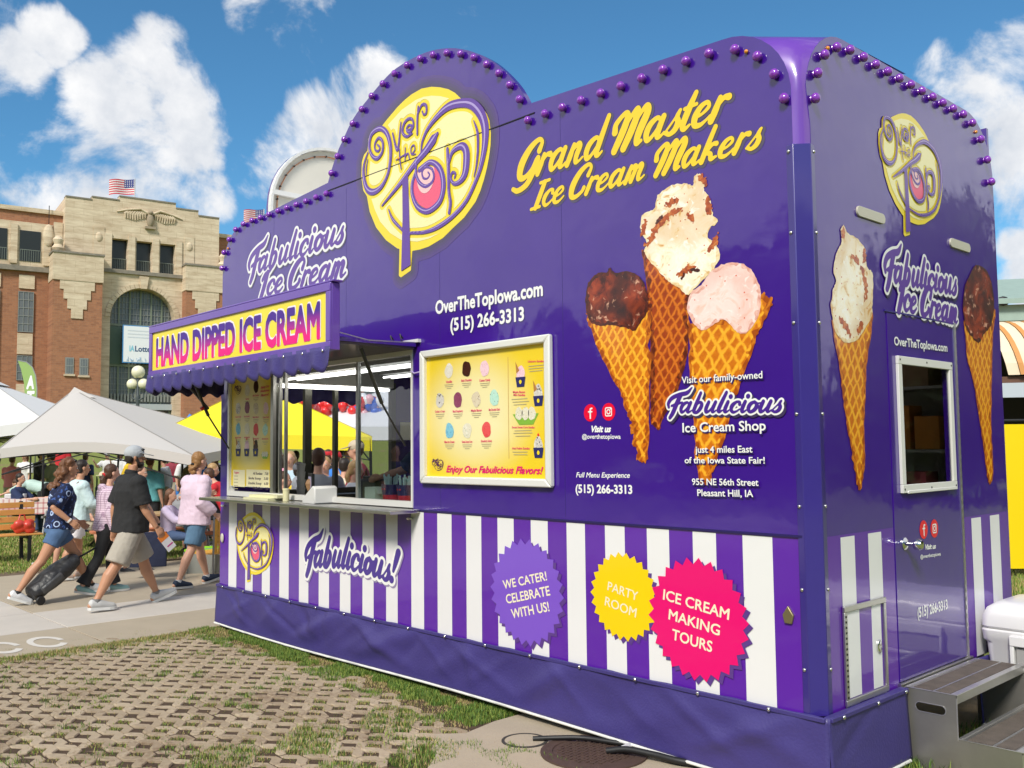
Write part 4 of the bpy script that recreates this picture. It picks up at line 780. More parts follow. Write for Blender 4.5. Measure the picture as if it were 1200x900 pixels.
def icons(plane, c1, c2, r_, off, ry=None):
    ry = ry or r_
    for c in (c1, c2):
        g = Grid(c[0] - r_ * 1.2, c[0] + r_ * 1.2, c[1] - r_ * 1.2, c[1] + r_ * 1.2, r_ / 16)
        sheet('social_icon_disc', TR, plane, g, np.hypot(g.X - c[0], g.Y - c[1]) - r_, off, RED)
    s_ = r_
    g = Grid(c1[0] - r_, c1[0] + r_, c1[1] - r_, c1[1] + r_, r_ / 20)
    f = [[(c1[0] + a * s_, c1[1] + b * s_, w_ * s_) for a, b, w_ in q] for q in ([(.02, -.62, .10), (.02, .2, .10), (.06, .45, .10), (.3, .5, .09)], [(-.25, .12, .08), (.28, .12, .08)])]
    sheet('social_icon_f', TR, plane, g, sd_strokes(g, f, pad=.02), off + .0012, TXW)
    g = Grid(c2[0] - r_, c2[0] + r_, c2[1] - r_, c2[1] + r_, r_ / 20)
    X_, Y_ = (g.X - c2[0]) / s_, (g.Y - c2[1]) / s_
    q = .3; rb = np.hypot(np.maximum(np.abs(X_) - q, 0), np.maximum(np.abs(Y_) - q, 0)) - .22
    D = np.minimum(np.maximum(rb, -(rb + .13)), np.abs(np.hypot(X_, Y_) - .24) - .065); D = np.minimum(D, np.hypot(X_ - .3, Y_ - .3) - .07)
    sheet('social_icon_camera', TR, plane, g, D * s_, off + .0012, TXW)
a = [(-1.442,1.903),(-1.297,1.904)]; icons('S', a[0], a[1], .052, .0056)
a = [(1.175,1.215),(1.316,1.212)]; icons('E', a[0], a[1], .052, .0055)

# starburst badges
def burst(c, rr, n, mat, off, ry=None, rot=0, shift=(.022, -.018)):
    ry = ry or rr
    P = []
    for k in range(n * 2):
        a = math.pi * k / n + rot; q = 1.0 if k % 2 == 0 else .885
        P.append((c[0] + rr * q * math.cos(a), c[1] + ry * q * math.sin(a)))
    g = Grid(c[0] - rr * 1.1, c[0] + rr * 1.1, c[1] - ry * 1.1, c[1] + ry * 1.1, .008)
    flat('badge_shadow_print', TR, 'S', [(a + shift[0], b + shift[1]) for a, b in P], off, M('badge_shadow', (.10, .04, .24), rough=.4, coat=.4))
    return flat('badge', TR, 'S', P, off + .0012, mat)
V1 = M('badge_violet', (.20, .085, .58), rough=.35, coat=.5); Y1 = M('badge_yellow', (.92, .62, .0), rough=.35, coat=.5); P1_ = M('badge_pink', (.80, .0, .16), rough=.35, coat=.5)
burst((-2.02, .785), .338, 26, V1, .0035); burst((-1.212, .845), .252, 26, Y1, .0035); burst((-.703, .782), .325, 26, P1_, .0060, rot=.05)
TC = M('badge_lettering_cream', (.88, .80, .58), rough=.4)
Bz = .0062
t3('WE CATER!', 'S', [(-2.225,0.784),(-1.823,0.88),(-2.226,0.838)], Bz, TC, .02); t3('CELEBRATE', 'S', [(-2.198,0.693),(-1.797,0.791),(-2.2,0.75)], Bz, TC, .02); t3('WITH US!', 'S', [(-2.147,0.605),(-1.805,0.693),(-2.148,0.663)], Bz, TC, .02)
t3('PARTY', 'S', [(-1.33,0.87),(-1.107,0.832),(-1.326,0.92)], Bz, TC, .01); t3('ROOM', 'S', [(-1.353,0.781),(-1.12,0.738),(-1.348,0.832)], Bz, TC, .01)
t3('ICE CREAM', 'S', [(-0.924,0.862),(-0.499,0.804),(-0.921,0.917)], .0086, TC, .02); t3('MAKING', 'S', [(-0.889,0.76),(-0.559,0.715),(-0.886,0.814)], .0086, TC, .02); t3('TOURS', 'S', [(-0.869,0.655),(-0.609,0.623),(-0.864,0.71)], .0086, TC, .02)

# cone pictures
def waffle_mat(name, c1, c2, sc_):
    m = bpy.data.materials.new(name); m.use_nodes = True; t, b = nodes_of(m)
    uv = N(t, 'ShaderNodeUVMap'); sp = N(t, 'ShaderNodeSeparateXYZ'); t.links.new(uv.outputs[0], sp.inputs[0])
    no = N(t, 'ShaderNodeTexNoise', i={'Scale': 1.1, 'Detail': 4}); t.links.new(uv.outputs[0], no.inputs['Vector'])
    wob = mathn(t, 'MULTIPLY', mathn(t, 'SUBTRACT', no.outputs['Fac'], .5), .75)
    u1 = mathn(t, 'ADD', mathn(t, 'ADD', sp.outputs[0], mathn(t, 'MULTIPLY', sp.outputs[1], .55)), wob); u2 = mathn(t, 'ADD', mathn(t, 'SUBTRACT', mathn(t, 'MULTIPLY', sp.outputs[1], .9), sp.outputs[0]), wob)
    def ridge(x):
        f = mathn(t, 'ABSOLUTE', mathn(t, 'SUBTRACT', mathn(t, 'FRACT', mathn(t, 'MULTIPLY', x, sc_)), .5)); return f   # .5 on the line, 0 in the cell
    rmax = mathn(t, 'MAXIMUM', ridge(u1), ridge(u2))
    rm = N(t, 'ShaderNodeMapRange', interpolation_type='SMOOTHSTEP', i={1: .26, 2: .46}); t.links.new(rmax, rm.inputs[0])
    n2 = N(t, 'ShaderNodeTexNoise', i={'Scale': 3.2, 'Detail': 3}); t.links.new(uv.outputs[0], n2.inputs['Vector'])
    cell = mixc(t, n2.outputs['Fac'], lin(c2[0]), lin(c2[1])); line = mixc(t, n2.outputs['Fac'], lin(c1[0]), lin(c1[1]))
    o = mixc(t, rm.outputs[0], cell, line); t.links.new(o, b.inputs['Base Color']); b.inputs['Roughness'].default_value = .3; b.inputs['Coat Weight'].default_value = .6; b.inputs['Coat Roughness'].default_value = .05
    return m
def scoop_mat(name, cols, pos, sc_, specks=None, dist=1.5, crease=.0, dark='000000', hi=('ffffff', 0)):
    m = bpy.data.materials.new(name); m.use_nodes = True; t, b = nodes_of(m)
    uv = N(t, 'ShaderNodeUVMap'); no = N(t, 'ShaderNodeTexNoise', i={'Scale': sc_, 'Detail': 6, 'Roughness': .62, 'Distortion': dist}); t.links.new(uv.outputs[0], no.inputs['Vector'])
    rp = N(t, 'ShaderNodeValToRGB'); t.links.new(no.outputs['Fac'], rp.inputs[0]); el = rp.color_ramp.elements
    while len(el) < len(cols): el.new(.5)
    for e, c, p in zip(el, cols, pos): e.position = p; e.color = (*lin(c), 1)
    nw = N(t, 'ShaderNodeTexNoise', i={'Scale': sc_ * .5, 'Detail': 3}); t.links.new(uv.outputs[0], nw.inputs['Vector'])
    vm = N(t, 'ShaderNodeVectorMath', operation='MULTIPLY_ADD'); t.links.new(nw.outputs['Color'], vm.inputs[0]); vm.inputs[1].default_value = (.8 / sc_ * 2.4,) * 3; t.links.new(uv.outputs[0], vm.inputs[2])
    ve = N(t, 'ShaderNodeTexVoronoi', feature='SMOOTH_F1', i={'Scale': sc_ * .36, 'Smoothness': .35}); t.links.new(vm.outputs[0], ve.inputs['Vector'])
    cr_ = N(t, 'ShaderNodeMapRange', interpolation_type='SMOOTHSTEP', i={1: .30, 2: .80}); t.links.new(ve.outputs['Distance'], cr_.inputs[0])
    o = mixc(t, mathn(t, 'MULTIPLY', cr_.outputs[0], crease), rp.outputs[0], lin(dark))
    hn = N(t, 'ShaderNodeTexNoise', i={'Scale': sc_ * 1.6, 'Detail': 4, 'Distortion': .6}); t.links.new(vm.outputs[0], hn.inputs['Vector'])
    hr = N(t, 'ShaderNodeMapRange', i={1: .60, 2: .70}); t.links.new(hn.outputs['Fac'], hr.inputs[0]); o = mixc(t, mathn(t, 'MULTIPLY', hr.outputs[0], hi[1]), o, lin(hi[0]))
    if specks:
        vo = N(t, 'ShaderNodeTexVoronoi', i={'Scale': specks[1]}); t.links.new(uv.outputs[0], vo.inputs['Vector'])
        k = mathn(t, 'LESS_THAN', vo.outputs['Distance'], specks[2]); wn = N(t, 'ShaderNodeTexWhiteNoise'); t.links.new(vo.outputs['Position'], wn.inputs['Vector'])
        k2 = mathn(t, 'MULTIPLY', k, mathn(t, 'GREATER_THAN', wn.outputs['Value'], .55)); o = mixc(t, k2, o, lin(specks[0]))
    t.links.new(o, b.inputs['Base Color']); b.inputs['Roughness'].default_value = .3; b.inputs['Coat Weight'].default_value = .6; b.inputs['Coat Roughness'].default_value = .05
    return m
WF = waffle_mat('waffle_print_gold', ('ffcc3a', 'ee8a10'), ('ea8a12', 'ae4c08'), 1.0); WFD = waffle_mat('waffle_print_brown', ('e0831c', 'c9601a'), ('b4480e', '7c2a0a'), 1.0)
CHO = scoop_mat('chocolate_scoop_print', ('3c1208', '76280e', '9c3a16', 'b4552c'), (.32, .45, .58, .74), 3.6, dist=.9, crease=.9, dark='240804', hi=('f0b898', .75))
VAN = scoop_mat('caramel_vanilla_scoop_print', ('8a3a12', 'd9a050', 'fbeccb', 'fff8e8', 'f4e2b8'), (.27, .34, .42, .58, .8), 3.0, ('c85a20', 9, .13), 1.0, crease=.55, dark='d9a860', hi=('fffdf6', .8))
PNK = scoop_mat('pink_scoop_print', ('e79a80', 'f4c9b8', 'fbe2dc', 'f6d3ca'), (.26, .36, .5, .75), 3.2, ('d9603a', 8, .13), .8, crease=.5, dark='e6ab9c', hi=('fff4f0', .7))
def jag(P, amp, seed=1, n=3):
    rs = np.random.default_rng(seed); o = []
    for a, b in zip(P, P[1:] + P[:1]):
        for k in range(n):
            t = k / n; o.append((a[0] + (b[0] - a[0]) * t + rs.normal(0, amp), a[1] + (b[1] - a[1]) * t + rs.normal(0, amp)))
    return o
def picture(name, plane, poly, mat, off, uvs, amp=.0022, seed=1, res=.005):
    P = [(float(p[0]), float(p[1])) for p in cr([(a, b, 0) for a, b in poly] + [(*poly[0], 0)], 3)][:-1]; P = jag(P, amp, seed, 2)
    xs = [p[0] for p in P]; zs = [p[1] for p in P]; g = Grid(min(xs) - .02, max(xs) + .02, min(zs) - .02, max(zs) + .02, res)
    D = sd_poly(g, P); sheet(name, TR, plane, g, D, off, mat, uvf=lambda a, b: (a * uvs, b * uvs))
    nz = np.random.default_rng(seed).normal(0, 1, D.shape)
    for _ in range(8): nz = (nz + np.roll(nz, 1, 0) + np.roll(nz, -1, 0) + np.roll(nz, 1, 1) + np.roll(nz, -1, 1)) / 5
    em = {WF: WFE, WFD: WFDE, CHO: CHOE, VAN: VANE, PNK: PNKE}[mat]; wd_ = .022 if mat in (WF, WFD) else .014
    sheet(name + '_edge', TR, plane, g, np.maximum(D, -(D + wd_ + nz * .055)), off + .0004, em, uvf=lambda a, b: (a * uvs, b * uvs))
WFE = waffle_mat('waffle_print_edge', ('e08a1c', 'b85c10'), ('b85a0c', '7c3006'), 1.0); WFDE = waffle_mat('waffle_print_brown_edge', ('a04a14', '7c340c'), ('6c2408', '481404'), 1.0)
CHOE = scoop_mat('chocolate_scoop_edge_print', ('240a05', '4c1808', '6a260e'), (.3, .5, .7), 4); VANE = scoop_mat('vanilla_scoop_edge_print', ('d8a868', 'efd6a4', 'f6e6c4'), (.35, .5, .62), 3); PNKE = scoop_mat('pink_scoop_edge_print', ('d89484', 'ecb8aa', 'f4cfc4'), (.35, .5, .62), 3)
o0 = .0052
picture('cone_picture_waffle', 'S', [(-1.029,2.825),(-0.998,2.625),(-0.984,2.464),(-0.976,2.339),(-0.982,2.098),(-0.989,1.856),(-0.968,1.817),(-0.927,1.788),(-0.905,1.842),(-0.819,1.96),(-0.734,2.152),(-0.71,2.313),(-0.712,2.444),(-0.696,2.545),(-0.804,2.664),(-0.92,2.768)], WFD, o0, 16, seed=2)
picture('cone_picture_scoop', 'S', [(-1.032,2.976),(-1.002,3.028),(-0.93,3.037),(-0.899,3.111),(-0.801,3.147),(-0.706,3.137),(-0.66,3.116),(-0.652,3.164),(-0.613,3.169),(-0.578,3.109),(-0.589,3.073),(-0.552,3.017),(-0.536,2.927),(-0.505,2.9),(-0.519,2.87),(-0.551,2.865),(-0.571,2.815),(-0.516,2.762),(-0.499,2.685),(-0.564,2.62),(-0.63,2.575),(-0.71,2.52),(-0.762,2.56),(-0.829,2.602),(-0.883,2.655),(-0.966,2.746),(-1.007,2.81),(-0.984,2.852),(-1.026,2.917)], VAN, o0 + .0012, 3.4, seed=3)
picture('cone_picture_waffle', 'S', [(-1.467,2.506),(-1.414,2.375),(-1.293,2.146),(-1.204,2.013),(-1.162,1.896),(-1.127,1.838),(-1.137,1.804),(-1.107,1.754),(-1.127,1.711),(-1.084,1.677),(-1.096,1.622),(-1.038,1.605),(-1.009,1.644),(-0.995,1.89),(-0.976,2.339),(-0.987,2.476),(-1.115,2.461),(-1.31,2.463)], WF, o0 + .0012, 15, seed=4, amp=.006)
picture('cone_picture_scoop', 'S', [(-1.467,2.58),(-1.44,2.686),(-1.358,2.735),(-1.291,2.73),(-1.264,2.756),(-1.231,2.716),(-1.128,2.713),(-1.04,2.666),(-0.991,2.579),(-0.988,2.465),(-1.047,2.403),(-1.085,2.359),(-1.136,2.378),(-1.256,2.413),(-1.365,2.419),(-1.445,2.469)], CHO, o0 + .0024, 3.5, seed=5)
picture('cone_picture_waffle', 'S', [(-0.717,2.463),(-0.692,2.358),(-0.532,2.377),(-0.416,2.356),(-0.253,2.472),(-0.212,2.438),(-0.185,2.447),(-0.198,2.394),(-0.259,2.289),(-0.278,2.262),(-0.384,2.043),(-0.463,1.851),(-0.517,1.686),(-0.57,1.571),(-0.61,1.497),(-0.673,1.522),(-0.697,1.826),(-0.708,2.15),(-0.713,2.313)], WF, o0 + .0024, 13, seed=6, amp=.005)
picture('cone_picture_scoop', 'S', [(-0.719,2.445),(-0.69,2.529),(-0.617,2.562),(-0.564,2.62),(-0.488,2.651),(-0.39,2.649),(-0.319,2.61),(-0.274,2.537),(-0.254,2.452),(-0.275,2.352),(-0.341,2.282),(-0.387,2.277),(-0.424,2.307),(-0.484,2.364),(-0.547,2.339),(-0.625,2.318),(-0.688,2.376)], PNK, o0 + .0036, 3.5, seed=7)
picture('cone_picture_waffle', 'E', [(0.226,2.332),(0.289,2.026),(0.325,1.866),(0.378,1.659),(0.416,1.527),(0.432,1.469),(0.473,1.487),(0.514,1.639),(0.53,1.85),(0.583,2.144),(0.661,2.41),(0.452,2.368)], WF, .003, 14, seed=8, amp=.005)
picture('cone_picture_scoop', 'E', [(0.211,2.397),(0.245,2.485),(0.276,2.526),(0.252,2.59),(0.295,2.681),(0.348,2.746),(0.342,2.804),(0.377,2.834),(0.41,2.795),(0.508,2.784),(0.597,2.742),(0.611,2.644),(0.672,2.622),(0.675,2.542),(0.657,2.43),(0.642,2.379),(0.489,2.248),(0.35,2.219),(0.266,2.255),(0.24,2.287)], VAN, .0042, 3.4, seed=9)
picture('cone_picture_waffle', 'E', [(1.874,2.467),(1.899,2.233),(1.972,2.106),(2.058,1.816),(2.11,1.617),(2.152,1.452),(2.228,1.473),(2.244,1.639),(2.247,1.877),(2.333,2.365),(2.393,2.586),(2.165,2.52)], WF, .003, 14, seed=10, amp=.005)
picture('cone_picture_scoop', 'E', [(1.863,2.556),(1.904,2.677),(2,2.77),(2.098,2.842),(2.249,2.837),(2.35,2.763),(2.38,2.606),(2.317,2.477),(2.179,2.399),(2.086,2.337),(1.945,2.388),(1.881,2.453)], CHO, .0042, 3.5, seed=11)

CAR = scoop_mat('caramel_swirl_print', ('6a1c06', 'b5521a', 'd98a3c'), (.3, .5, .7), 5, dist=1.5)
CHI = scoop_mat('chocolate_fleck_print', ('2a0d06', '4c1a0c', '7a3414'), (.3, .5, .7), 5)
def swirl(plane, L, w_, off, mat, fn):
    S_ = [[(a, b, w_ * (.5 + .5 * math.sin(math.pi * (i + .5) / len(q))) ) for i, (a, b) in enumerate(q)] for q in L]
    x0, x1, z0, z1 = bbox(S_, .05); g = Grid(x0, x1, z0, z1, .004); D = sd_strokes(g, S_, pad=.06); nz = np.random.default_rng(4).normal(0, 1, D.shape)
    for _ in range(3): nz = (nz + np.roll(nz, 1, 0) + np.roll(nz, -1, 0) + np.roll(nz, 1, 1) + np.roll(nz, -1, 1)) / 5
    sheet('cone_picture_swirl', TR, plane, g, D + nz * w_ * 1.1, off, mat, uvf=lambda a, b: (a * 4, b * 4))
sw1 = [[(-0.748,2.998),(-0.807,2.99),(-0.867,2.963),(-0.916,2.924),(-0.954,2.876),(-0.986,2.843)], [(-0.835,3.044),(-0.805,3.053),(-0.776,3.051)], [(-0.703,2.961),(-0.67,2.936)], [(-0.564,2.744),(-0.53,2.78),(-0.519,2.806)], [(-0.764,2.639),(-0.712,2.66),(-0.667,2.658)], [(-1.001,2.969),(-1.015,2.912)], [(-0.581,3.115),(-0.608,3.149)], [(-0.567,3.009),(-0.558,2.951)]]
swirl('S', sw1, .020, o0 + .0022, CAR, None); swirl('S', [[(-0.916,2.953),(-0.873,2.984)], [(-0.747,2.618),(-0.73,2.634)], [(-0.678,2.655),(-0.639,2.644)]], .010, o0 + .0030, CHI, None)
swirl('E', [[(0.555,2.632),(0.579,2.58),(0.594,2.517),(0.581,2.47)], [(0.456,2.683),(0.51,2.663)], [(0.59,2.719),(0.587,2.682)], [(0.307,2.337),(0.357,2.306),(0.399,2.265)], [(0.492,2.29),(0.532,2.329)], [(0.374,2.806),(0.364,2.778)]], .020, .0050, CAR, None)
# menu board: silver frame, poster
mx0, mx1, mz0, mz1 = -3.075, -1.745, 1.452, 2.405
m = MB(); f_ = .052
def mit(a, b, c, d):   # mitred rail with rounded front
    return m.prism([a, b, c, d], lambda u_, v_: (u_, -.045, v_), lambda u_, v_: (u_, -.004, v_))
for q_ in (((mx0, mz0), (mx1, mz0), (mx1 - f_, mz0 + f_), (mx0 + f_, mz0 + f_)), ((mx0, mz1), (mx0 + f_, mz1 - f_), (mx1 - f_, mz1 - f_), (mx1, mz1)), ((mx0, mz0 + .001), (mx0 + f_, mz0 + f_ + .001), (mx0 + f_, mz1 - f_ - .001), (mx0, mz1 - .001)), ((mx1, mz0 + .001), (mx1, mz1 - .001), (mx1 - f_, mz1 - f_ - .001), (mx1 - f_, mz0 + f_ + .001))):
    m = MB(); mit(*q_); m.build('menu_board_rail', ALUW, TR, bevel=.010)
def poster_mat(name, cx, cz, rx, rz):
    pm = bpy.data.materials.new(name); pm.use_nodes = True; t, b = nodes_of(pm)
    tcn = N(t, 'ShaderNodeTexCoord'); sp = N(t, 'ShaderNodeSeparateXYZ'); t.links.new(tcn.outputs['Object'], sp.inputs[0])
    a = mathn(t, 'DIVIDE', mathn(t, 'SUBTRACT', sp.outputs[0], cx), rx); c = mathn(t, 'DIVIDE', mathn(t, 'SUBTRACT', sp.outputs[2], cz), rz)
    d = mathn(t, 'SQRT', mathn(t, 'ADD', mathn(t, 'MULTIPLY', a, a), mathn(t, 'MULTIPLY', c, c)))
    mr = N(t, 'ShaderNodeMapRange', interpolation_type='SMOOTHSTEP', i={1: .35, 2: 1.15}); t.links.new(d, mr.inputs[0])
    o = mixc(t, mr.outputs[0], (.90, .80, .42), (.86, .62, .02)); t.links.new(o, b.inputs['Base Color']); b.inputs['Roughness'].default_value = .3; b.inputs['Coat Weight'].default_value = .5; return pm
PS = flat('menu_board_poster', TR, 'S', [(mx0 + f_ - .005, mz0 + f_ - .005), (mx1 - f_ + .005, mz0 + f_ - .005), (mx1 - f_ + .005, mz1 - f_ + .005), (mx0 + f_ - .005, mz1 - f_ + .005)], .012, poster_mat('menu_poster_print', -2.5, 1.93, .62, .45))
def blob(par, plane, c, r_, mat, off, seed, ry=None):
    rs = np.random.default_rng(seed); n = 14; ry = ry or r_ * 1.12; P = []
    for k in range(n):
        a = 2 * math.pi * k / n; q = 1 + rs.uniform(-.09, .09); P.append((c[0] + r_ * q * math.cos(a), c[1] + ry * q * math.sin(a) * (1.08 if math.sin(a) > 0 else 1)))
    P = [(float(p[0]), float(p[1])) for p in cr([(a, b, 0) for a, b in P] + [(*P[0], 0)], 2)][:-1]
    xs = [p[0] for p in P]; zs = [p[1] for p in P]; g = Grid(min(xs) - .01, max(xs) + .01, min(zs) - .01, max(zs) + .01, .005)
    sheet('scoop_picture', par, plane, g, sd_poly(g, P), off, mat, uvf=lambda a, b: (a * 9, b * 9))
def sm(name, a, b, sp=None): return scoop_mat(name, (a, b, a), (.3, .5, .7), 4, sp, 1)
SC_M = [sm('vanilla', 'f7f3ea', 'ded6c4'), sm('dark_chocolate', '2a130c', '4a2416'), sm('cotton_candy', 'eab6c6', 'f7d6de', ('c04070', 9, .2)), sm('cookies_cream', 'eeeae2', 'c9c2b8', ('201a18', 6, .3)), sm('raspberry', '7a3450', '96486a'), sm('maple', 'efe6d2', 'd9c8a8', ('6a3a20', 8, .25)), sm('mint', '9fd8c0', 'c4e8d8', ('2a1a14', 8, .25)), sm('blue', '52a8cc', '86c8dc', ('2a70a0', 8, .25)), sm('sweet_corn', 'f4efe0', 'e0d8bc', ('5a8a40', 9, .2)), sm('strawberry', 'd82a30', 'ea5050')]
GREEK = M('fine_print_grey', (.42, .36, .22), rough=.5)
CUPB = M('cup_navy_print', (.02, .02, .12), rough=.4)
POS = [(-2.768,2.238),(-2.577,2.237),(-2.386,2.226),(-2.871,2.033),(-2.672,2.028),(-2.475,2.026),(-2.292,2.025),(-2.766,1.816),(-2.574,1.815),(-2.375,1.818)]
NAM = ['Vanilla', 'Black Chocolate', 'Cotton Candy', "Cookies 'n Cream", 'Black Raspberry', 'Maple Bacon', 'Mint Chocolate Chunk', 'Blue Ice Cream', 'Sweet Sweet Corn', 'Strawberry Sorbet']
def menu_items(par, plane, pos, sc_, off, seedk=0):
    for k, ((x, z), mt, nm) in enumerate(zip(pos, SC_M, NAM)):
        blob(par, plane, (x, z + .005), .046 * sc_, mt, off, 20 + k + seedk)
        w_ = .055 * sc_ if len(nm) > 9 else .035 * sc_
        text(nm, par, plane, (x - w_, z - .078 * sc_), (x + w_, z - .078 * sc_), (x - w_, z - .063 * sc_), off + .001, MAG, .02, 0, 'menu_caption')
        for j in range(3):
            ww = (.05, .045, .025)[j] * sc_; zz = z - (.092 + .013 * j) * sc_
            flat('fine_print_line', par, plane, [(x - ww, zz - .002), (x + ww, zz - .002), (x + ww, zz + .002), (x - ww, zz + .002)], off, GREEK)
menu_items(PS, 'S', POS, 1.0, .014)
def sundae(par, plane, c, s_, off, top_m, kind, seed):
    x, z = c
    if kind == 'boat':
        flat('sundae_picture_boat', par, plane, [(x - .12 * s_, z + .02 * s_), (x - .06 * s_, z - .05 * s_), (x + .07 * s_, z - .05 * s_), (x + .12 * s_, z + .02 * s_)], off, M('sweetcorn_green_print', (.22, .45, .04), rough=.5))
        for k in range(3): blob(par, plane, (x - .06 * s_ + .06 * s_ * k, z + .02 * s_), .036 * s_, SC_M[8], off + .001, seed + k)
        return
    blob(par, plane, (x, z + .05 * s_), .045 * s_, top_m, off, seed, ry=.06 * s_)
    if kind == 'cone': flat('sundae_picture_cone', par, plane, [(x - .01 * s_, z + .08 * s_), (x - .055 * s_, z + .15 * s_), (x - .045 * s_, z + .06 * s_)], off + .001, M('cone_brown_print', (.45, .2, .05), rough=.5))
    if kind == 'cherry': blob(par, plane, (x, z + .125 * s_), .010 * s_, RED, off + .001, seed + 1)
    flat('sundae_picture_cup', par, plane, [(x - .04 * s_, z - .045 * s_), (x + .04 * s_, z - .045 * s_), (x + .055 * s_, z + .03 * s_), (x - .055 * s_, z + .03 * s_)], off + .0012, CUPB)
    blob(par, plane, (x, z - .008 * s_), .014 * s_, YEL, off + .0022, seed + 5)
P = [(-2.036,2.129),(-1.874,2),(-1.994,1.896),(-1.879,1.673)]
sundae(PS, 'S', P[0], .85, .014, SC_M[2], 'cone', 50); sundae(PS, 'S', P[1], .85, .014, SC_M[3], 'cone', 60); sundae(PS, 'S', P[2], 1.0, .014, None, 'boat', 70); sundae(PS, 'S', P[3], .85, .014, SC_M[3], 'cherry', 80)
for nm, P in (('Unicorn Sundae', [(-1.966,2.244),(-1.821,2.236),(-1.966,2.257)]), ('Maple Bacon', [(-2.109,2.055),(-1.995,2.05),(-2.109,2.068)]), ('Mini Sundae', [(-2.104,2.036),(-1.995,2.031),(-2.104,2.049)]), ('Sweet Sweet Corn Sundae', [(-2.122,1.827),(-1.911,1.822),(-2.122,1.839)]), ('Hot Fudge Sundae', [(-2.121,1.69),(-1.957,1.689),(-2.12,1.703)])):
    text(nm, PS, 'S', P[0], P[1], P[2], .015, MAG, .02, 0, 'menu_caption')
for P in ([(-1.961,2.218),(-1.817,2.208)], [(-1.961,2.201),(-1.826,2.192)], [(-1.952,2.184),(-1.835,2.176)], [(-2.123,2.013),(-1.974,2.007)], [(-2.114,1.995),(-1.959,1.988)], [(-2.105,1.977),(-1.983,1.972)], [(-2.098,1.809),(-1.94,1.806)], [(-2.108,1.793),(-1.932,1.789)], [(-2.089,1.774),(-1.95,1.772)], [(-2.119,1.672),(-1.979,1.671)], [(-2.11,1.655),(-1.979,1.655)]):
    a, b = P; flat('fine_print_line', PS, 'S', [(a[0], a[1] - .0022), (b[0], a[1] - .0022), (b[0], a[1] + .0022), (a[0], a[1] + .0022)], .014, GREEK)
P = [(-2.154,2.293),(-2.158,1.629)]; flat('poster_divider', PS, 'S', [(P[0][0] - .002, P[1][1]), (P[0][0] + .002, P[1][1]), (P[0][0] + .002, P[0][1]), (P[0][0] - .002, P[0][1])], .014, M('divider_tan', (.55, .32, .1)))
P = [(-2.804,1.535),(-1.838,1.534),(-2.803,1.579)]; text('Enjoy Our Fabulicious Flavors!', PS, 'S', P[0], P[1], P[2], .0155, MAG, .03, .35, 'menu_lettering')
def minilogo(par, plane, c, s_, off):
    T = [[(c[0] + a * s_, c[1] + b * s_, max(.0022, c_ * s_)) for a, b, c_ in q] for q in LG['purple']]
    x0, x1, z0, z1 = bbox(T, .02); g = Grid(x0, x1, z0, z1, .003); sheet('small_emblem', par, plane, g, sd_strokes(g, T, pad=.02, k=4), off, M('small_emblem_ink', (.08, .01, .08), rough=.5))
P = [(-2.893,1.586)]; minilogo(PS, 'S', P[0], .085, .0145)
# tall menu poster inside the window (face at y = .012)
PI_ = lambda u_, v_, o: (u_, .012 - o, v_)
flat('tall_menu_print', PO, PI_, [(-6.13, 1.365), (-5.36, 1.365), (-5.36, 2.39), (-6.13, 2.39)], .001, poster_mat('tall_menu_poster_print', -5.75, 2.0, .42, .6))
P10 = [(-5.812,2.258),(-5.644,2.283),(-5.451,2.075),(-5.994,2.095),(-5.815,2.094),(-5.641,2.082),(-5.46,1.879),(-5.99,1.898),(-5.811,1.897),(-5.638,1.883)]
menu_items(PO, PI_, [(x, z - .0) for x, z in P10], 1.05, .0025, 100)
minilogo(PO, PI_, [(-5.998,2.28)][0], .09, .003)
for k, (x, z) in enumerate([(-5.986,1.668),(-5.814,1.668),(-5.64,1.667)]): sundae(PO, PI_, (x, z + .02), .95, .0025, SC_M[3 - k], ('cone', 'cherry', 'cone')[k], 200 + 10 * k)
sundae(PO, PI_, [(-5.465,1.652)][0], .6, .0025, None, 'boat', 240)
for k, (s_, y_) in enumerate((('Enjoy Our', 125), ('Fabulicious', 155), ('Flavors!', 185))):
    P = [[(-5.551,2.267),(-5.385,2.273),(-5.552,2.288)],[(-5.557,2.233),(-5.384,2.236),(-5.557,2.254)],[(-5.55,2.193),(-5.398,2.199),(-5.55,2.214)]][k]; text(s_, PO, PI_, P[0], P[1], P[2], .003, MAG, .02, .3, 'menu_lettering')
PB = M('price_panel_cream', (.88, .80, .50), rough=.4)
a = [(-6.085,1.358),(-5.846,1.517),(-5.817,1.364),(-5.376,1.522)]
for q in (0, 2): flat('price_panel', PO, PI_, [(a[q][0], a[q][1]), (a[q + 1][0], a[q][1]), (a[q + 1][0], a[q + 1][1]), (a[q][0], a[q + 1][1])], .0025, PB)
for k, s_ in enumerate(('All Sundaes    7.00', 'Single Scoop    5.00', 'Double Scoop    6.00', 'Waffle Cone    1.00')):
    x1 = a[3][0] - .02; x0 = a[2][0] + .04 + (.09 if k in (0, 3) else 0); z_ = a[3][1] - .045 - k * .045
    text(s_, PO, PI_, (x0, z_), (x1, z_), (x0, z_ + .022), .0035, M('print_dark_ink', (.05, .03, .06)), .02, .2, 'price_lettering')
text('Toppings', PO, PI_, (a[0][0] + .02, a[1][1] - .035), (a[0][0] + .12, a[1][1] - .035), (a[0][0] + .02, a[1][1] - .017), .0035, MAG, .02, 0, 'price_lettering')
for k in range(5): flat('fine_print_line', PO, PI_, [(a[0][0] + .02, a[1][1] - .062 - k * .03), (a[0][0] + .1, a[1][1] - .062 - k * .03), (a[0][0] + .1, a[1][1] - .056 - k * .03), (a[0][0] + .02, a[1][1] - .056 - k * .03)], .0035, GREEK)

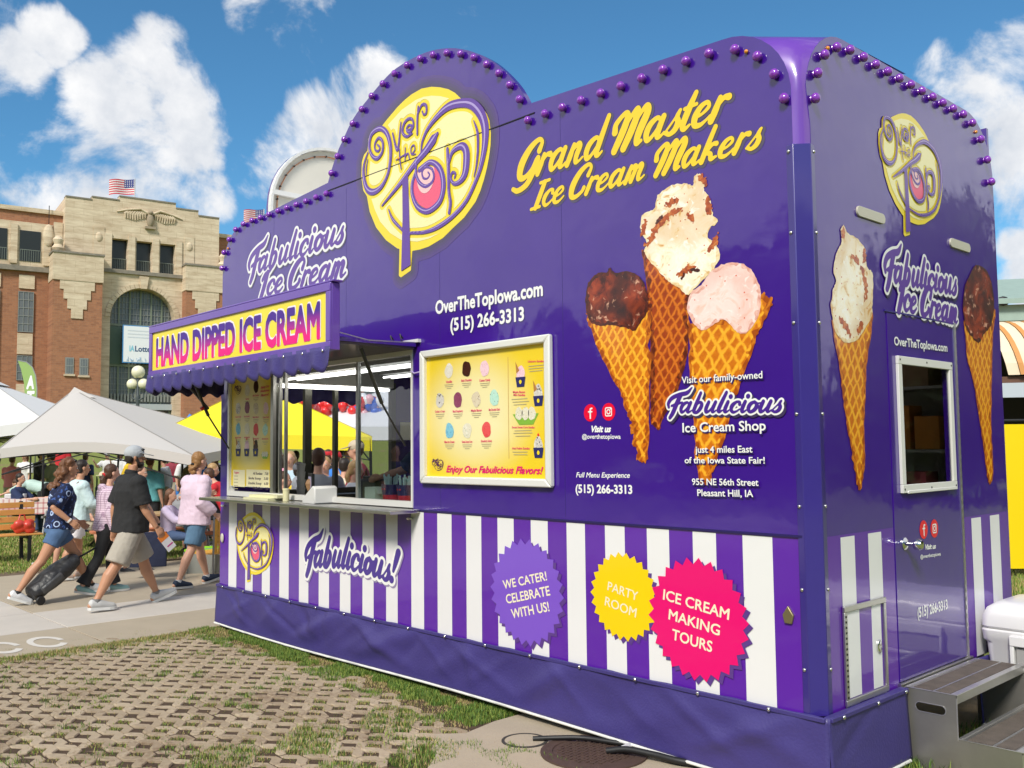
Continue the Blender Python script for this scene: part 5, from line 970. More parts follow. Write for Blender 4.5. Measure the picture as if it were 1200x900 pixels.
# ---- stock and clutter along the inside
CLU = [('paper_cups', 'tall stack of white paper cups'), ('squeeze_bottle', 'brown topping bottle'), ('tub', 'steel ice cream tub')]
for k, (x, y, z_, kd) in enumerate(((-5.9, 2.15, 1.281, 0), (-5.6, 2.2, 1.281, 1), (-5.3, 2.1, 1.281, 2), (-4.9, 2.2, 1.281, 0), (-4.55, 2.1, 1.281, 1), (-4.2, 2.2, 1.281, 2), (-3.8, 2.15, 1.281, 0), (-3.4, 2.2, 1.281, 1), (-3.0, 2.1, 1.281, 0), (-6.1, .75, 1.241, 0), (-6.12, 1.55, 1.241, 1))):
    nm, lb = CLU[kd]; o = thing(nm, '%s on the inside counter, %s from the left wall' % (lb, 'first second third fourth fifth sixth seventh eighth ninth tenth eleventh'.split()[k]), nm.replace('_', ' '), (x, y, z_), 0, 'stock on the inside counters')
    if kd == 0:
        for j in range(4): MB().lathe([(.036, j * .08), (.046, j * .08 + .079), (.048, j * .08 + .079)], 12).build('cup', M('paper_cup_plain', (.7, .68, .65)), o, smooth=40)
    elif kd == 1: MB().lathe([(.035, 0), (.037, .16), (.02, .19), (.006, .25)], 12).build('bottle', M('brown_sauce', (.16, .05, .02), rough=.3), o, smooth=40)
    else: MB().lathe([(.11, 0), (.12, .22), (.125, .22), (.11, .2)], 16).build('tub', STEEL, o, smooth=40)
for k, (y, z_, c) in enumerate(((.3, 1.75, 'paper_yellow'), (.45, 1.95, 'paper_white'), (2.2, 1.8, 'paper_white'))):
    box('taped_note', (-L_ + .041, -L_ + .044, y - .08, y + .08, z_, z_ + .2), M(c, (.75, .72, .45)), TR)
for k in range(3): box('taped_note', (-2.9 - k * .5, -2.7 - k * .5, W_ - .054, W_ - .0515, 1.7, 1.95), M(('paper_yellow', 'paper_white', 'paper_yellow')[k], (.75, .72, .45)), TR)
RK = thing('storage_rack', 'wire storage rack of boxes seen through the trailer door window', 'rack', (-.75, 2.2, .45))
for k in range(4): box('rack_shelf', (-.6, .6, -.16, .16, .35 + k * .42, .37 + k * .42), STEEL, RK)
for x in (-.58, .58):
    for y in (-.15, .15): MB().bar((x, y, 0), (x, y, 1.75), .025).build('rack_post', STEEL, RK)
rq = random.Random(12); BXC = [('supply_box_' + n_, c) for n_, c in (('orange', (.75, .28, .03)), ('blue', (.05, .3, .6)), ('lime', (.35, .6, .05)), ('brown', (.35, .2, .1)), ('white', (.75, .74, .7)), ('maroon', (.3, .04, .06)))]
for k in range(4):
    x = -.52
    for j in range(5):
        w_ = rq.uniform(.12, .2); h_ = rq.uniform(.14, .3); nm, c = BXC[rq.randrange(6)]; o = box('supply_box', (0, w_, -.11, .09, 0, h_), M(nm, c), bevel=.004); o.location = (-.75 + x, 2.2, .45 + .371 + k * .42)
        tag(o, '%s supply box, %s from the left on the %s shelf of the rack' % (nm.split('_')[-1], 'first second third fourth fifth'.split()[j], 'lowest lower upper top'.split()[k]), 'box', 'supply boxes on the rack'); x += w_ + .03
# ---- things on the shelf and sill
def put(name, label, cat, loc, rz=0, group=None): return thing(name, label, cat, loc, rz, group)
CR = put('cash_register', 'white card reader terminal tilted on the service shelf', 'card reader', (-4.42, -.06, 1.263), R(-8))
MB().prism([(-.13, 0), (.13, 0), (.13, .13), (.08, .145), (-.13, .035)], lambda a, b: (a, -.09, b), lambda a, b: (a, .11, b)).build('body', M('white_plastic', (.75, .74, .72), rough=.35), CR, bevel=.01)
c_ = MB(); Mx = Matrix.Translation((-.03, .01, .090)) @ Matrix.Rotation(R(-27.6), 4, 'Y'); c_.box(-.085, .085, -.085, .085, 0, .012, Mx); c_.build('screen', M('dark_screen', (.05, .055, .06), rough=.2), CR)
CH = put('framed_sign', 'small black stand with a framed cone picture on the service shelf', 'sign', (-4.72, .05, 1.263), R(-20))
box('frame', (-.085, .085, -.012, .012, 0, .235), BLK, CH); box('picture', (-.06, .06, -.0145, -.0125, .03, .21), M('lilac_card', (.55, .5, .7)), CH)
MB().lathe([(.0, .05), (.028, .12), (.036, .15), (.02, .185), (.0, .19)], 12, c=(0, -.0155, 0)).build('printed_cone', M('cone_tan', (.4, .22, .1)), CH)
PT = put('printer', 'dark receipt printer behind the framed cone sign', 'printer', (-4.2, .42, 1.263)); box('floor_stand', (-.45, .5, -.12, .16, -.8, -.01), M('under_counter_steel', (.3, .3, .3), rough=.4, metal=.6), PT); box('body', (-.2, .02, -.1, .12, 0, .19), M('dark_grey_plastic', (.04, .04, .045), rough=.45), PT, bevel=.02); box('lid', (-.17, -.01, -.08, .1, .192, .21), M('dark_grey_plastic', ''), PT)
for k in range(3):
    x = -3.80 + k * .20; U = put('cup_of_spoons', ('navy and red paper cup of spoons nearest the till', 'middle paper cup of spoons behind the glass', 'paper cup of spoons beside the right window edge')[k], 'cup', (x + .12, .14, 1.301), 0, 'cups of plastic spoons on the sill')
    MB().lathe([(.060, 0), (.062, .001), (.068, .045)], 18).build('red_base', M('cup_red', (.5, .02, .03), rough=.4), U, smooth=40)
    MB().lathe([(.0685, .0455), (.078, .125), (.074, .125), (.07, .11)], 18).build('cup', M('cup_navy', (.02, .015, .07), rough=.35, coat=.4), U, smooth=40)
    m = MB(); rs = random.Random(k)
    for j in range(22):
        a_ = rs.uniform(0, 6.28); r0 = rs.uniform(0, .045); h_ = rs.uniform(.16, .205)
        m.bar((r0 * math.cos(a_), r0 * math.sin(a_), .08), (r0 * 1.4 * math.cos(a_), r0 * 1.4 * math.sin(a_), h_), .014, .003)
    m.build('plastic_spoons', M('pale_mint_plastic', (.5, .68, .62), rough=.4), U)['kind'] = 'stuff'
    m = MB()
    for dx in (-.015, .015): m.ell((dx, -.072, .09), .010, .004, .008, 8, 6)
    m.build('heart_logo', M('cup_red', ''), U)
NB = put('napkin_box', 'pale green open box on the sill beside the cups', 'box', (-3.86, .12, 1.301)); MB().box(-.085, .06, -.05, .06, 0, .10).build('box', M('pale_green_card', (.45, .55, .45), rough=.6), NB, bevel=.004); MB().bar((.06, 0, .10), (.10, 0, .05), .1, .004).build('flap', M('pale_green_card', ''), NB)
YC = put('paste_jar', 'short cream coloured tub standing on the service shelf', 'tub', (-4.88, -.1, 1.263)); MB().lathe([(.028, 0), (.028, .09), (.03, .092), (.03, .11), (.0, .11)], 14).build('tub', M('cream_plastic', (.75, .70, .42)), YC, smooth=40)
FL = put('flyer_stack', 'stack of white and yellow flyers on the shelf', 'flyers', (-5.3, -.1, 1.263)); m = MB(); m.box(-.2, .25, -.08, .06, 0, .02); m.build('flyers', M('paper_yellow', (.75, .72, .35), rough=.7), FL); MB().box(-.15, .3, -.04, .12, .021, .045, Matrix.Rotation(R(4), 4, 'Z')).build('papers', M('paper_white', (.75, .74, .70), rough=.7), FL)
# ------------------------------------------------------------ steps and cooler by the end door
DST = M('worn_dull_steel', (.36, .345, .32), rough=.38, metal=.75, var=.25, vs=5)
GRIP = M('dirty_grip_tread', (.13, .105, .085), rough=.9, var=.5, vs=14, bump=.8, bs=160)
BRT = M('bright_worn_edge', (.62, .61, .60), rough=.3, metal=.8)
SP = thing('entry_steps', 'grey metal two-step stair with oval hand hole under the trailer door', 'steps', (0, 0, 0))
sx0, sx1, sx2, s0, s1 = .03, .295, .60, .82, 1.76
prof_ = [(sx0, .0), (sx2, .0), (sx2, .187), (sx1, .187), (sx1, .405), (sx0, .405)]
ov = corner(.105, .325, .024, 90, 270, 8) + corner(.215, .325, .024, -90, 90, 8)
for y_ in (s0, s1): MB().prism(prof_, lambda a, b: (a, y_, b), lambda a, b: (a, y_ + .006, b), holes=[ov] if y_ == s0 else []).build('side_plate', DST, SP)
m = MB(); 
for a, b in zip(ov, ov[1:] + ov[:1]): m.bar((a[0], s0 - .001, a[1]), (b[0], s0 - .001, b[1]), .004, .004, upv=(0, 1, 0))
m.build('hand_hole_rim', BRT, SP)
for (a, b, z_) in ((sx0, sx1, .405), (sx1 - .004, sx2, .187)):
    T_ = box('tread', (a, b, s0, s1 + .006, z_, z_ + .008), DST, SP)
    w_ = (b - a)
    for q0, q1 in ((.14, .52), (.58, .86)): box('grip_strip', (a + w_ * q0, a + w_ * q1, s0 + .02, s1 - .01, z_ + .0082, z_ + .0105), GRIP, T_)
    m = MB()
    m.box(b - .03, b + .003, s0 - .002, s1 + .008, z_ + .0083, z_ + .012); m.box(a, a + .02, s0, s1, z_ + .0084, z_ + .0115); m.box(a + w_ * .535, a + w_ * .565, s0, s1, z_ + .0084, z_ + .0112); m.box(a, b, s0 - .003, s0 + .008, z_ + .0085, z_ + .0108)
    m.build('bright_edging', BRT, T_)
    box('front_lip', (b - .004, b + .0005, s0, s1, z_ - .035, z_ + .008), DST, T_)
m = MB(); m.bar((sx1, s0 - .002, .187), (sx1, s0 - .002, .40), .005, .005); m.bar((sx2, s0 - .002, .0), (sx2, s0 - .002, .187), .005, .005); m.build('edge_weld', BRT, SP)
CW = M('cooler_white_plastic', (.78, .77, .76), rough=.35, coat=.2, var=.04, vs=9)
CO = thing('cooler', 'large white lidded cooler behind the metal steps', 'cooler', (0, 0, 0))
cx0, cx1, cy0, cy1 = .035, 1.10, 1.84, 2.42
m = MB()
def trap(z0, z1, t0, t1, rr=.05):
    ring = lambda t, z: [(x, y, z) for x, y in corner(cx1 - t - rr, cy1 - t - rr, rr, 0, 90, 5) + corner(cx0 + t + rr, cy1 - t - rr, rr, 90, 180, 5) + corner(cx0 + t + rr, cy0 + t + rr, rr, 180, 270, 5) + corner(cx1 - t - rr, cy0 + t + rr, rr, 270, 360, 5)]
    return ring(t0, z0), ring(t1, z1)
def rings(levels, name, mat):
    R_ = [trap(z, z, t, t)[0] for z, t in levels]; n = len(R_[0]); vs = [p for r_ in R_ for p in r_]; fs = [(i * n + k, i * n + (k + 1) % n, (i + 1) * n + (k + 1) % n, (i + 1) * n + k) for i in range(len(R_) - 1) for k in range(n)]
    fs += [tuple(range(n - 1, -1, -1)), tuple(range((len(R_) - 1) * n, len(R_) * n))]
    return MB().add(vs, fs).build(name, mat, CO, smooth=35)
rings([(.02, .05), (.05, .045), (.50, .015), (.52, .0), (.575, -.006), (.585, .0)], 'cooler_body', CW)
rings([(.588, .004), (.60, -.004), (.66, .0), (.705, .02), (.735, .06), (.742, .12)], 'cooler_lid', CW)
m = MB(); m.box(.20, .62, cy0 - .022, cy0 + .02, .36, .38); m.box(.20, .225, cy0 - .021, cy0 + .02, .381, .555); m.box(.595, .62, cy0 - .021, cy0 + .02, .381, .555); m.box(.20, .62, cy0 - .024, cy0 + .01, .50, .56)
m.build('cooler_handle', CW, CO, bevel=.006)
box('handle_recess_shade', (.235, .585, cy0 - .004, cy0 + .018, .39, .49), M('cooler_shadow_grey', (.35, .34, .33), rough=.6), CO)  # grey panel paints the shade inside the handle recess

# ------------------------------------------------------------ ground
def hill(x, y):
    t = -(x - 2.3) * .733 + (y + 4.1) * .68
    s_ = min(1, max(0, (t - 24) / 46)); return 3.6 * s_ * s_ * (3 - 2 * s_)
GR = bpy.data.materials.new('lawn_soil'); GR.use_nodes = True; t, b = nodes_of(GR); tcn = N(t, 'ShaderNodeTexCoord')
n_a = N(t, 'ShaderNodeTexNoise', i={'Scale': 1.1, 'Detail': 7, 'Roughness': .65}); n_b = N(t, 'ShaderNodeTexNoise', i={'Scale': 38, 'Detail': 5}); [t.links.new(tcn.outputs['Object'], q.inputs['Vector']) for q in (n_a, n_b)]
g1 = mixc(t, n_b.outputs['Fac'], (.12, .17, .025), (.27, .29, .07)); mr = N(t, 'ShaderNodeMapRange', i={1: .56, 2: .72}); t.links.new(n_a.outputs['Fac'], mr.inputs[0]); g2 = mixc(t, mr.outputs[0], g1, (.24, .18, .09)); t.links.new(g2, b.inputs['Base Color']); b.inputs['Roughness'].default_value = .95
bn = N(t, 'ShaderNodeBump', i={'Strength': .9, 'Distance': .03}); t.links.new(n_b.outputs['Fac'], bn.inputs['Height']); t.links.new(bn.outputs[0], b.inputs['Normal'])
xs = np.concatenate([np.linspace(-600, -100, 14), np.linspace(-92, 40, 60), np.linspace(60, 500, 10)]); ys = np.concatenate([np.linspace(-500, -40, 10), np.linspace(-30, 100, 60), np.linspace(120, 600, 10)])
vs = [(x, y, -.05 + hill(x, y)) for y in ys for x in xs]; n = len(xs)
tag(MB().add(vs, [(j * n + i, j * n + i + 1, (j + 1) * n + i + 1, (j + 1) * n + i) for j in range(len(ys) - 1) for i in range(n - 1)]).build('ground', GR, smooth=80), kind='structure')
def conc(name, c, seed):
    m = M(name, c, rough=.85, var=.12, vs=3, bump=.5, bs=120); return m
CT = conc('tan_concrete', (.43, .36, .265), 1); CL = conc('pale_concrete', (.56, .51, .45), 2)
PA = thing('path', None, None); PA['kind'] = 'structure'
def slab(x0, x1, y0, y1, mt, par=PA): box('slab', (x0 + .008, x1 - .008, y0 + .008, y1 - .008, -.12, .0), mt, par, bevel=.004)
yj = [-14, -9.5, -5.2, -1.05, 3.2, 7.4, 11.6, 16]
for k in range(len(yj) - 1):
    a, b = yj[k], yj[k + 1]
    slab(-7.42, -6.36, a, b, CT); slab(-8.55, -7.42, a, b, CL); slab(-10.45, -8.55, a, b, CL if k < 3 else CT); slab(-12.05, -10.45, a, b, CT)
box('path_bed', (-12.1, -6.34, -14, 16, -.14, -.02), M('joint_dirt', (.09, .07, .05), rough=1), PA)
# faded white paint mark on the path
m = MB()
for c in ((-6.78, -1.42), (-6.80, -1.78), (-6.82, -2.1), (-6.8, -2.5)):
    for k in range(20):
        a0, a1 = 2 * math.pi * k / 20, 2 * math.pi * (k + 1) / 20
        if k in (3, 4): continue
        q = lambda a, r_: (c[0] + .30 * r_ * math.cos(a), c[1] + .15 * r_ * math.sin(a), .0035)
        m.add([q(a0, 1), q(a1, 1), q(a1, .66), q(a0, .66)], [(0, 1, 2, 3)])
m.build('painted_letters', M('worn_white_paint', (.66, .62, .56), rough=.8), PA)
# grass pavers
DIRT = M('paver_dirt', (.085, .052, .031), rough=1, var=.6, vs=22, bump=1, bs=200)
tag(box('paver_bed', (-6.36, -1.2, -5.2, -.02, -.2, -.011), DIRT), kind='structure')
PVM = [M('paver_concrete_%d' % k, c, rough=.9, var=.18, vs=30, bump=.6, bs=220) for k, c in enumerate(((.43, .34, .235), (.48, .385, .27), (.385, .30, .205)))]
for m_ in PVM:      # soil trodden over the blocks in patches
    t, b = nodes_of(m_); old = b.inputs['Base Color'].links[0].from_socket; ge = N(t, 'ShaderNodeNewGeometry')
    na = N(t, 'ShaderNodeTexNoise', i={'Scale': 1.3, 'Detail': 6, 'Roughness': .65}); nb = N(t, 'ShaderNodeTexNoise', i={'Scale': 26, 'Detail': 5, 'Roughness': .7}); [t.links.new(ge.outputs['Position'], q.inputs['Vector']) for q in (na, nb)]
    sm_ = mathn(t, 'ADD', na.outputs['Fac'], mathn(t, 'MULTIPLY', mathn(t, 'SUBTRACT', nb.outputs['Fac'], .5), .7)); mr = N(t, 'ShaderNodeMapRange', i={1: .50, 2: .70, 3: 0, 4: .8}); t.links.new(sm_, mr.inputs[0])
    t.links.new(mixc(t, mr.outputs[0], old, (.20, .13, .075)), b.inputs['Base Color'])
PV = thing('paver_field', None, None); PV['kind'] = 'structure'
px0, py0 = .2325, .1905
def paver_mesh(mt):
    e = .0035
    poly = [(-.1125, e), (-.064, e), (-.008, .050), (.008, .050), (.064, e), (.1125, e), (.1125, .0425), (.056, .0925), (-.056, .0925), (-.1125, .0425)]
    ins = [(x * .95, .046 + (y - .046) * .90) for x, y in poly]; n = len(poly)
    vs = [(x, y, -.035) for x, y in poly] + [(x, y, -.006) for x, y in poly] + [(x, y, 0) for x, y in ins]
    tr = tessellate_polygon([[Vector((x, y, 0)) for x, y in ins]]); fs = []
    for k in range(n):
        q = (k + 1) % n; fs += [(k, q, n + q, n + k), (n + k, n + q, 2 * n + q, 2 * n + k)]
    for t_ in tr:
        a, b, c = (ins[i] for i in t_); t_ = tuple(t_) if (b[0] - a[0]) * (c[1] - a[1]) - (b[1] - a[1]) * (c[0] - a[0]) > 0 else tuple(t_)[::-1]; fs.append(tuple(i + 2 * n for i in t_))
    me = bpy.data.meshes.new('paver'); me.from_pydata(vs, [], fs); me.materials.append(mt); return me, vs, fs
PM = [paver_mesh(q) for q in PVM]
cells = []; spots = []
Cx, Cy = CAM['loc'][:2]
rs = random.Random(3)
for j in range(-48, 4):
    for i in range(-2, 26):
        x = -6.22 + i * px0 + (px0 / 2 if j % 2 else 0); y = -.135 + (j - 3) * py0 / 2
        if y > -.19 or y < -5.0 or x > -1.95: continue
        # in front of the trailer a worn grass verge takes over
        if y > -.27 - .05 * math.sin(x * 2) + (0 if x < -3 else (x + 3) * -.20): continue
        d_ = math.hypot(x - Cx, y - Cy); az = math.degrees(math.atan2(x - Cx, y - Cy))
        if az < -83 or az > -50: continue
        spots.append((d_, x, y)); cells.append((x, y))
spots.sort(); 
for k, (d_, x, y) in enumerate(spots[:300]):
    o = bpy.data.objects.new('paver', PM[rs.randrange(3)][0]); link(o, PV); o.location = (x + rs.uniform(-.003, .003), y + rs.uniform(-.003, .003), rs.uniform(-.009, .003)); o.rotation_euler = (rs.uniform(-.03, .03), rs.uniform(-.03, .03), rs.uniform(-.03, .03))
m = MB()
for (d_, x, y) in spots[300:]:
    z_ = rs.uniform(-.007, .002); m.add([(a + x, b + y, c + z_) for a, b, c in PM[0][1]], PM[0][2])
o = m.build('far_pavers', PVM[0], PV); o['kind'] = 'stuff'

def blades(name, pts, h0, h1, wd, mats, seed, droop=.5, kind='stuff', loc_z=0):
    """pts: (n,2 or 3) roots; each blade is a bent two-segment leaf"""
    r_ = np.random.default_rng(seed); P = np.asarray(pts, float); n = len(P)
    if P.shape[1] == 2: P = np.c_[P, np.full(n, loc_z)]
    a = r_.uniform(0, 2 * np.pi, n); h = r_.uniform(h0, h1, n); ln = r_.uniform(.15, 1, n) * droop * h; w_ = wd * r_.uniform(.6, 1.3, n)
    dx, dy = np.cos(a), np.sin(a); sx, sy = -dy, dx
    V = np.empty((n, 5, 3))
    V[:, 0] = P + np.c_[sx * w_, sy * w_, 0 * w_]; V[:, 1] = P - np.c_[sx * w_, sy * w_, 0 * w_]
    mid = P + np.c_[dx * ln * .35, dy * ln * .35, h * .6]
    V[:, 2] = mid - np.c_[sx * w_, sy * w_, 0 * w_] * .8; V[:, 3] = mid + np.c_[sx * w_, sy * w_, 0 * w_] * .8
    V[:, 4] = P + np.c_[dx * ln, dy * ln, h * r_.uniform(.75, 1, n)]
    me = bpy.data.meshes.new(name); b_ = np.arange(n) * 5
    me.vertices.add(n * 5); me.vertices.foreach_set('co', V.ravel())
    q = np.stack([b_, b_ + 1, b_ + 2, b_ + 3], 1); tr = np.stack([b_ + 3, b_ + 2, b_ + 4], 1)
    loops = np.concatenate([q, tr], 1).ravel(); me.loops.add(len(loops)); me.loops.foreach_set('vertex_index', loops)
    st = np.stack([np.arange(n) * 7, np.arange(n) * 7 + 4], 1).ravel(); me.polygons.add(2 * n); me.polygons.foreach_set('loop_start', st)
    for q_ in mats: me.materials.append(q_)
    me.polygons.foreach_set('material_index', np.repeat(r_.integers(0, len(mats), n), 2)); me.update(calc_edges=True); me.validate()
    o = bpy.data.objects.new(name, me); link(o); tag(o, kind=kind); return o
GB = [M('grass_green', (.10, .20, .025), rough=.7), M('grass_yellow_green', (.24, .30, .05), rough=.7), M('grass_dry', (.46, .35, .16), rough=.8), M('grass_deep_green', (.07, .125, .02), rough=.7)]
DRY = [GB[2], M('grass_straw', (.38, .28, .13), rough=.9), GB[1]]
# verge along the trailer: dense beside the skirt, thinning into the pavers
P = []
while len(P) < 60000:
    x = rng.uniform(-6.4, .05); y = -rng.exponential(.20 if x < -2.6 else .38) + .05
    lim = .14 + (0 if x < -3 else (x + 3) * .22)
    if y < -lim - .25: continue
    if -2.55 < x < .2 and y > -.42 + (x + 2.2) * .0 and (x > -2.15): 
        # concrete pad with the manhole stays clear
        if y > -1.0 + .0 * x and True: continue
    P.append((x, y))
P = np.array(P); cl = np.sin(P[:, 0] * 7.3 + np.sin(P[:, 1] * 9) * 1.5) + np.sin(P[:, 1] * 17 + P[:, 0] * 3.1) + .6 * np.sin(P[:, 0] * 23 + 1); near_ = P[:, 1] > -.16
gsel = (cl > .1) | (near_ & (cl > -.9)); tag(blades('verge_grass', P[gsel], .012, .048, .0021, [GB[0], GB[1], GB[1], GB[3], GB[0]], 5, loc_z=-.012), 'green clumps of grass along the trailer skirt', 'grass')
dsel = ~gsel & (rng.random(len(P)) < .55); tag(blades('dry_verge_grass', P[dsel], .004, .02, .0018, DRY + [GB[2]], 15, loc_z=-.010), 'dry trodden grass between the pavers and the trailer skirt', 'grass')
tag(box('verge_soil', (-6.35, .2, -.75, 2.6, -.2, -.014), M('verge_earth', (.24, .175, .10), rough=1, var=.4, vs=12, bump=1, bs=120)), kind='structure')
P = rng.uniform((-2.9, -2.3), (-1.75, -.3), (22000, 2)); P = P[(P[:, 1] < -.34 - (P[:, 0] + 3) * .25) & (np.sin(P[:, 0] * 9) + np.sin(P[:, 1] * 11 + P[:, 0] * 4) > .1)]
tag(blades('pad_side_grass', P, .012, .045, .0022, GB, 6, loc_z=-.012), 'thick green grass beside the concrete manhole pad', 'grass')
# dry grass along the path edge
P = np.c_[-6.34 + np.abs(rng.normal(0, .13, 15000)), rng.uniform(-4.5, .0, 15000)]
tag(blades('path_edge_grass', P, .012, .045, .0022, DRY + [GB[0]], 7, loc_z=-.012), 'dry yellow grass along the edge of the concrete path', 'grass')
# tufts in the paver cells
P = []; rr_ = random.Random(9); 
for (x, y) in cells:
    k = rr_.random(); dens = 4 if k < .45 else (26 if k < .80 else 80)
    if x > -3.4 and rr_.random() < .5: dens += 50
    for _ in range(dens):
        u_, v_ = rr_.uniform(-1, 1), rr_.uniform(-1, 1)
        if abs(u_) + abs(v_) > 1: continue
        P.append((x + u_ * .062, y + v_ * .05))
        if dens > 70: P.append((x + rr_.gauss(0, .05), y + rr_.gauss(0, .045)))
tag(blades('cell_grass', P, .006, .022, .002, DRY + [GB[0], GB[1]], 8, loc_z=-.012), 'sparse dry grass tufts growing in the paver openings', 'grass')
TU = []
for _ in range(46):
    c = (rr_.uniform(-6.1, -1.9), rr_.uniform(-2.9, -.5)); s_ = rr_.uniform(.03, .09)
    for q in range(110): TU.append((c[0] + rr_.gauss(0, s_), c[1] + rr_.gauss(0, s_ * .8)))
tag(blades('weed_tufts', TU, .015, .05, .0026, [GB[0], GB[1], GB[3]], 11, loc_z=-.02), 'scattered green weed tufts across the pavers', 'weeds')
# small debris: dead leaves and pebbles
m = MB()
for _ in range(900):
    x, y = rr_.uniform(-6.2, -1.6), rr_.uniform(-3.0, -.1); a = rr_.uniform(0, 6.28); l_ = rr_.uniform(.005, .014); z_ = rr_.uniform(-.004, .004)
    m.add([(x, y, z_), (x + l_ * math.cos(a), y + l_ * math.sin(a), z_ + .003), (x + l_ * 1.6 * math.cos(a + .4), y + l_ * 1.6 * math.sin(a + .4), z_)], [(0, 1, 2)])
tag(m.build('leaf_litter', M('dead_leaf', (.22, .13, .05), rough=.9)), 'crumbs of dead leaf scattered over the pavers', 'litter', kind='stuff')
# concrete pad with manhole
PD = [(-2.18, -.62), (-2.06, -.48), (-2.12, -.2), (-2.12, .25), (.12, .25), (.12, -.62), (-.2, -1.3), (-1.5, -1.3), (-1.86, -.86)]
tag(MB().prism(PD, lambda a, b: (a, b, .004), lambda a, b: (a, b, -.15)).build('manhole_pad', CT, bevel=.006), kind='structure')
for pr in [0]:
    MH = thing('manhole_cover', 'round brown cast iron manhole cover with ribbed pattern', 'manhole', (-1.27, -.205, .004))
    IR = M('rusty_cast_iron', (.10, .062, .048), rough=.65, metal=.3, var=.3, vs=20, bump=.3)
    MB().lathe([(.30, 0), (.30, .010), (.235, .012), (.232, .006)], 40).build('ring', IR, MH, smooth=30)
    MB().lathe([(.228, .0), (.228, .008), (.0, .008)], 40).build('lid', IR, MH, smooth=30)
    m = MB()
    for k in range(-6, 7):
        for j in range(-6, 7):
            x, y = k * .031, j * .031
            if math.hypot(x, y) > .205: continue
            L = .011; 
            m.box(x - L, x + L, y - .004, y + .004, .0085, .0125) if (k + j) % 2 else m.box(x - .004, x + .004, y - L, y + L, .0085, .0125)
    m.build('raised_ribs', IR, MH)
RG = thing('drain_ring', 'sunken round concrete cap with dark ring left of the manhole', 'drain cover', (-1.70, -.33, .004))
MB().lathe([(.135, .0), (.135, .004), (.118, .005), (.118, .001)], 32).build('ring', M('dark_ring_iron', (.045, .04, .035), rough=.8), RG, smooth=30)
MB().lathe([(.117, .0), (.117, .003), (.0, .003)], 32).build('cap', CT, RG, smooth=30)
def hose(label, pts, r_, mt):
    P_ = [Vector(p[:3]) for p in cr(pts, 6)]; o = MB().tube(P_, r_, 10).build('hose', mt, smooth=60); tag(o, label, 'hose'); return o
hose('black hose running under the trailer between the manhole and the drain ring', [(-1.66, -.30, .018), (-1.55, -.22, .03), (-1.42, -.12, .035), (-1.2, -.02, .03), (-1.0, .15, .03), (-.9, .4, .03)], .014, BLK)
hose('short black hose lying across the manhole under the skirt', [(-1.20, -.18, .026), (-1.10, -.13, .045), (-.95, -.08, .04), (-.75, -.02, .03), (-.5, .2, .03)], .018, BLK)
tag(MB().tube([(-1.12, -.14, .045), (-1.16, -.02, .03)], .018, 10).build('pipe', WH, smooth=50), 'short white pipe stub between the hoses', 'pipe')
P = np.r_[rng.uniform((.0, .78), (.75, 2.4), (5000, 2)), rng.normal((.02, .78), (.05, .12), (900, 2))]
tag(blades('step_grass', P, .03, .11, .0028, [GB[0], GB[1], GB[3]], 12, loc_z=-.012), 'bright green grass growing around and under the steps', 'grass')
P = rng.uniform((-4.5, 5.2), (1.5, 11.5), (30000, 2)); tag(blades('right_lawn', P, .03, .08, .005, [GB[0], GB[1], GB[2]], 13, loc_z=-.05), 'mown lawn behind the trailer on the right', 'grass')
# lawn beyond the path
P = rng.uniform((-21, -2.5), (-12.5, 9), (70000, 2)); tag(blades('park_lawn', P, .02, .07, .006, [GB[0], GB[1], GB[1], GB[2]], 14, loc_z=-.05), 'green park lawn beyond the concrete path', 'grass')
tag(box('path_edge_dirt', (-12.75, -12.04, -14, 16, -.2, -.03), M('brown_edge_dirt', (.15, .105, .065), rough=1, var=.35, vs=8, bump=1, bs=60)), kind='structure')

# ------------------------------------------------------------ people
SKIN = {'fair': M('skin_fair', (.62, .34, .23), rough=.5, var=.08, vs=12), 'tan': M('skin_tan', (.50, .25, .145), rough=.5, var=.08, vs=12), 'pale': M('skin_pale', (.68, .42, .32), rough=.5, var=.06)}
SOLE = M('shoe_sole_white', (.7, .7, .68), rough=.6)
EYEW = M('eye_white', (.7, .7, .68), rough=.3); EYED = M('eye_dark', (.03, .02, .015), rough=.2); LIP = M('lips', (.42, .12, .10), rough=.5)
def rmod(o, vox, sm=3):
    m = o.modifiers.new('remesh', 'REMESH'); m.mode = 'VOXEL'; m.voxel_size = vox; m.use_smooth_shade = True
    if sm: s_ = o.modifiers.new('smooth', 'SMOOTH'); s_.factor = .5; s_.iterations = sm
def ring_loft(mb, rings, n=16):
    """rings: (center, half depth x, half width y, pitch)"""
    vs = []
    for c, a, b, pt in rings:
        c = Vector(c); ex = Vector((math.cos(pt), 0, -math.sin(pt)))
        for k in range(n):
            t_ = 2 * math.pi * k / n; q = .88
            cx_ = math.copysign(abs(math.cos(t_)) ** q, math.cos(t_)); sy_ = math.copysign(abs(math.sin(t_)) ** q, math.sin(t_))
            vs.append(c + ex * a * cx_ + Vector((0, b * sy_, 0)))
    fs = [(i * n + k, i * n + (k + 1) % n, (i + 1) * n + (k + 1) % n, (i + 1) * n + k) for i in range(len(rings) - 1) for k in range(n)]
    fs += [tuple(range(n - 1, -1, -1)), tuple(range((len(rings) - 1) * n, len(rings) * n))]
    mb.add(vs, fs)
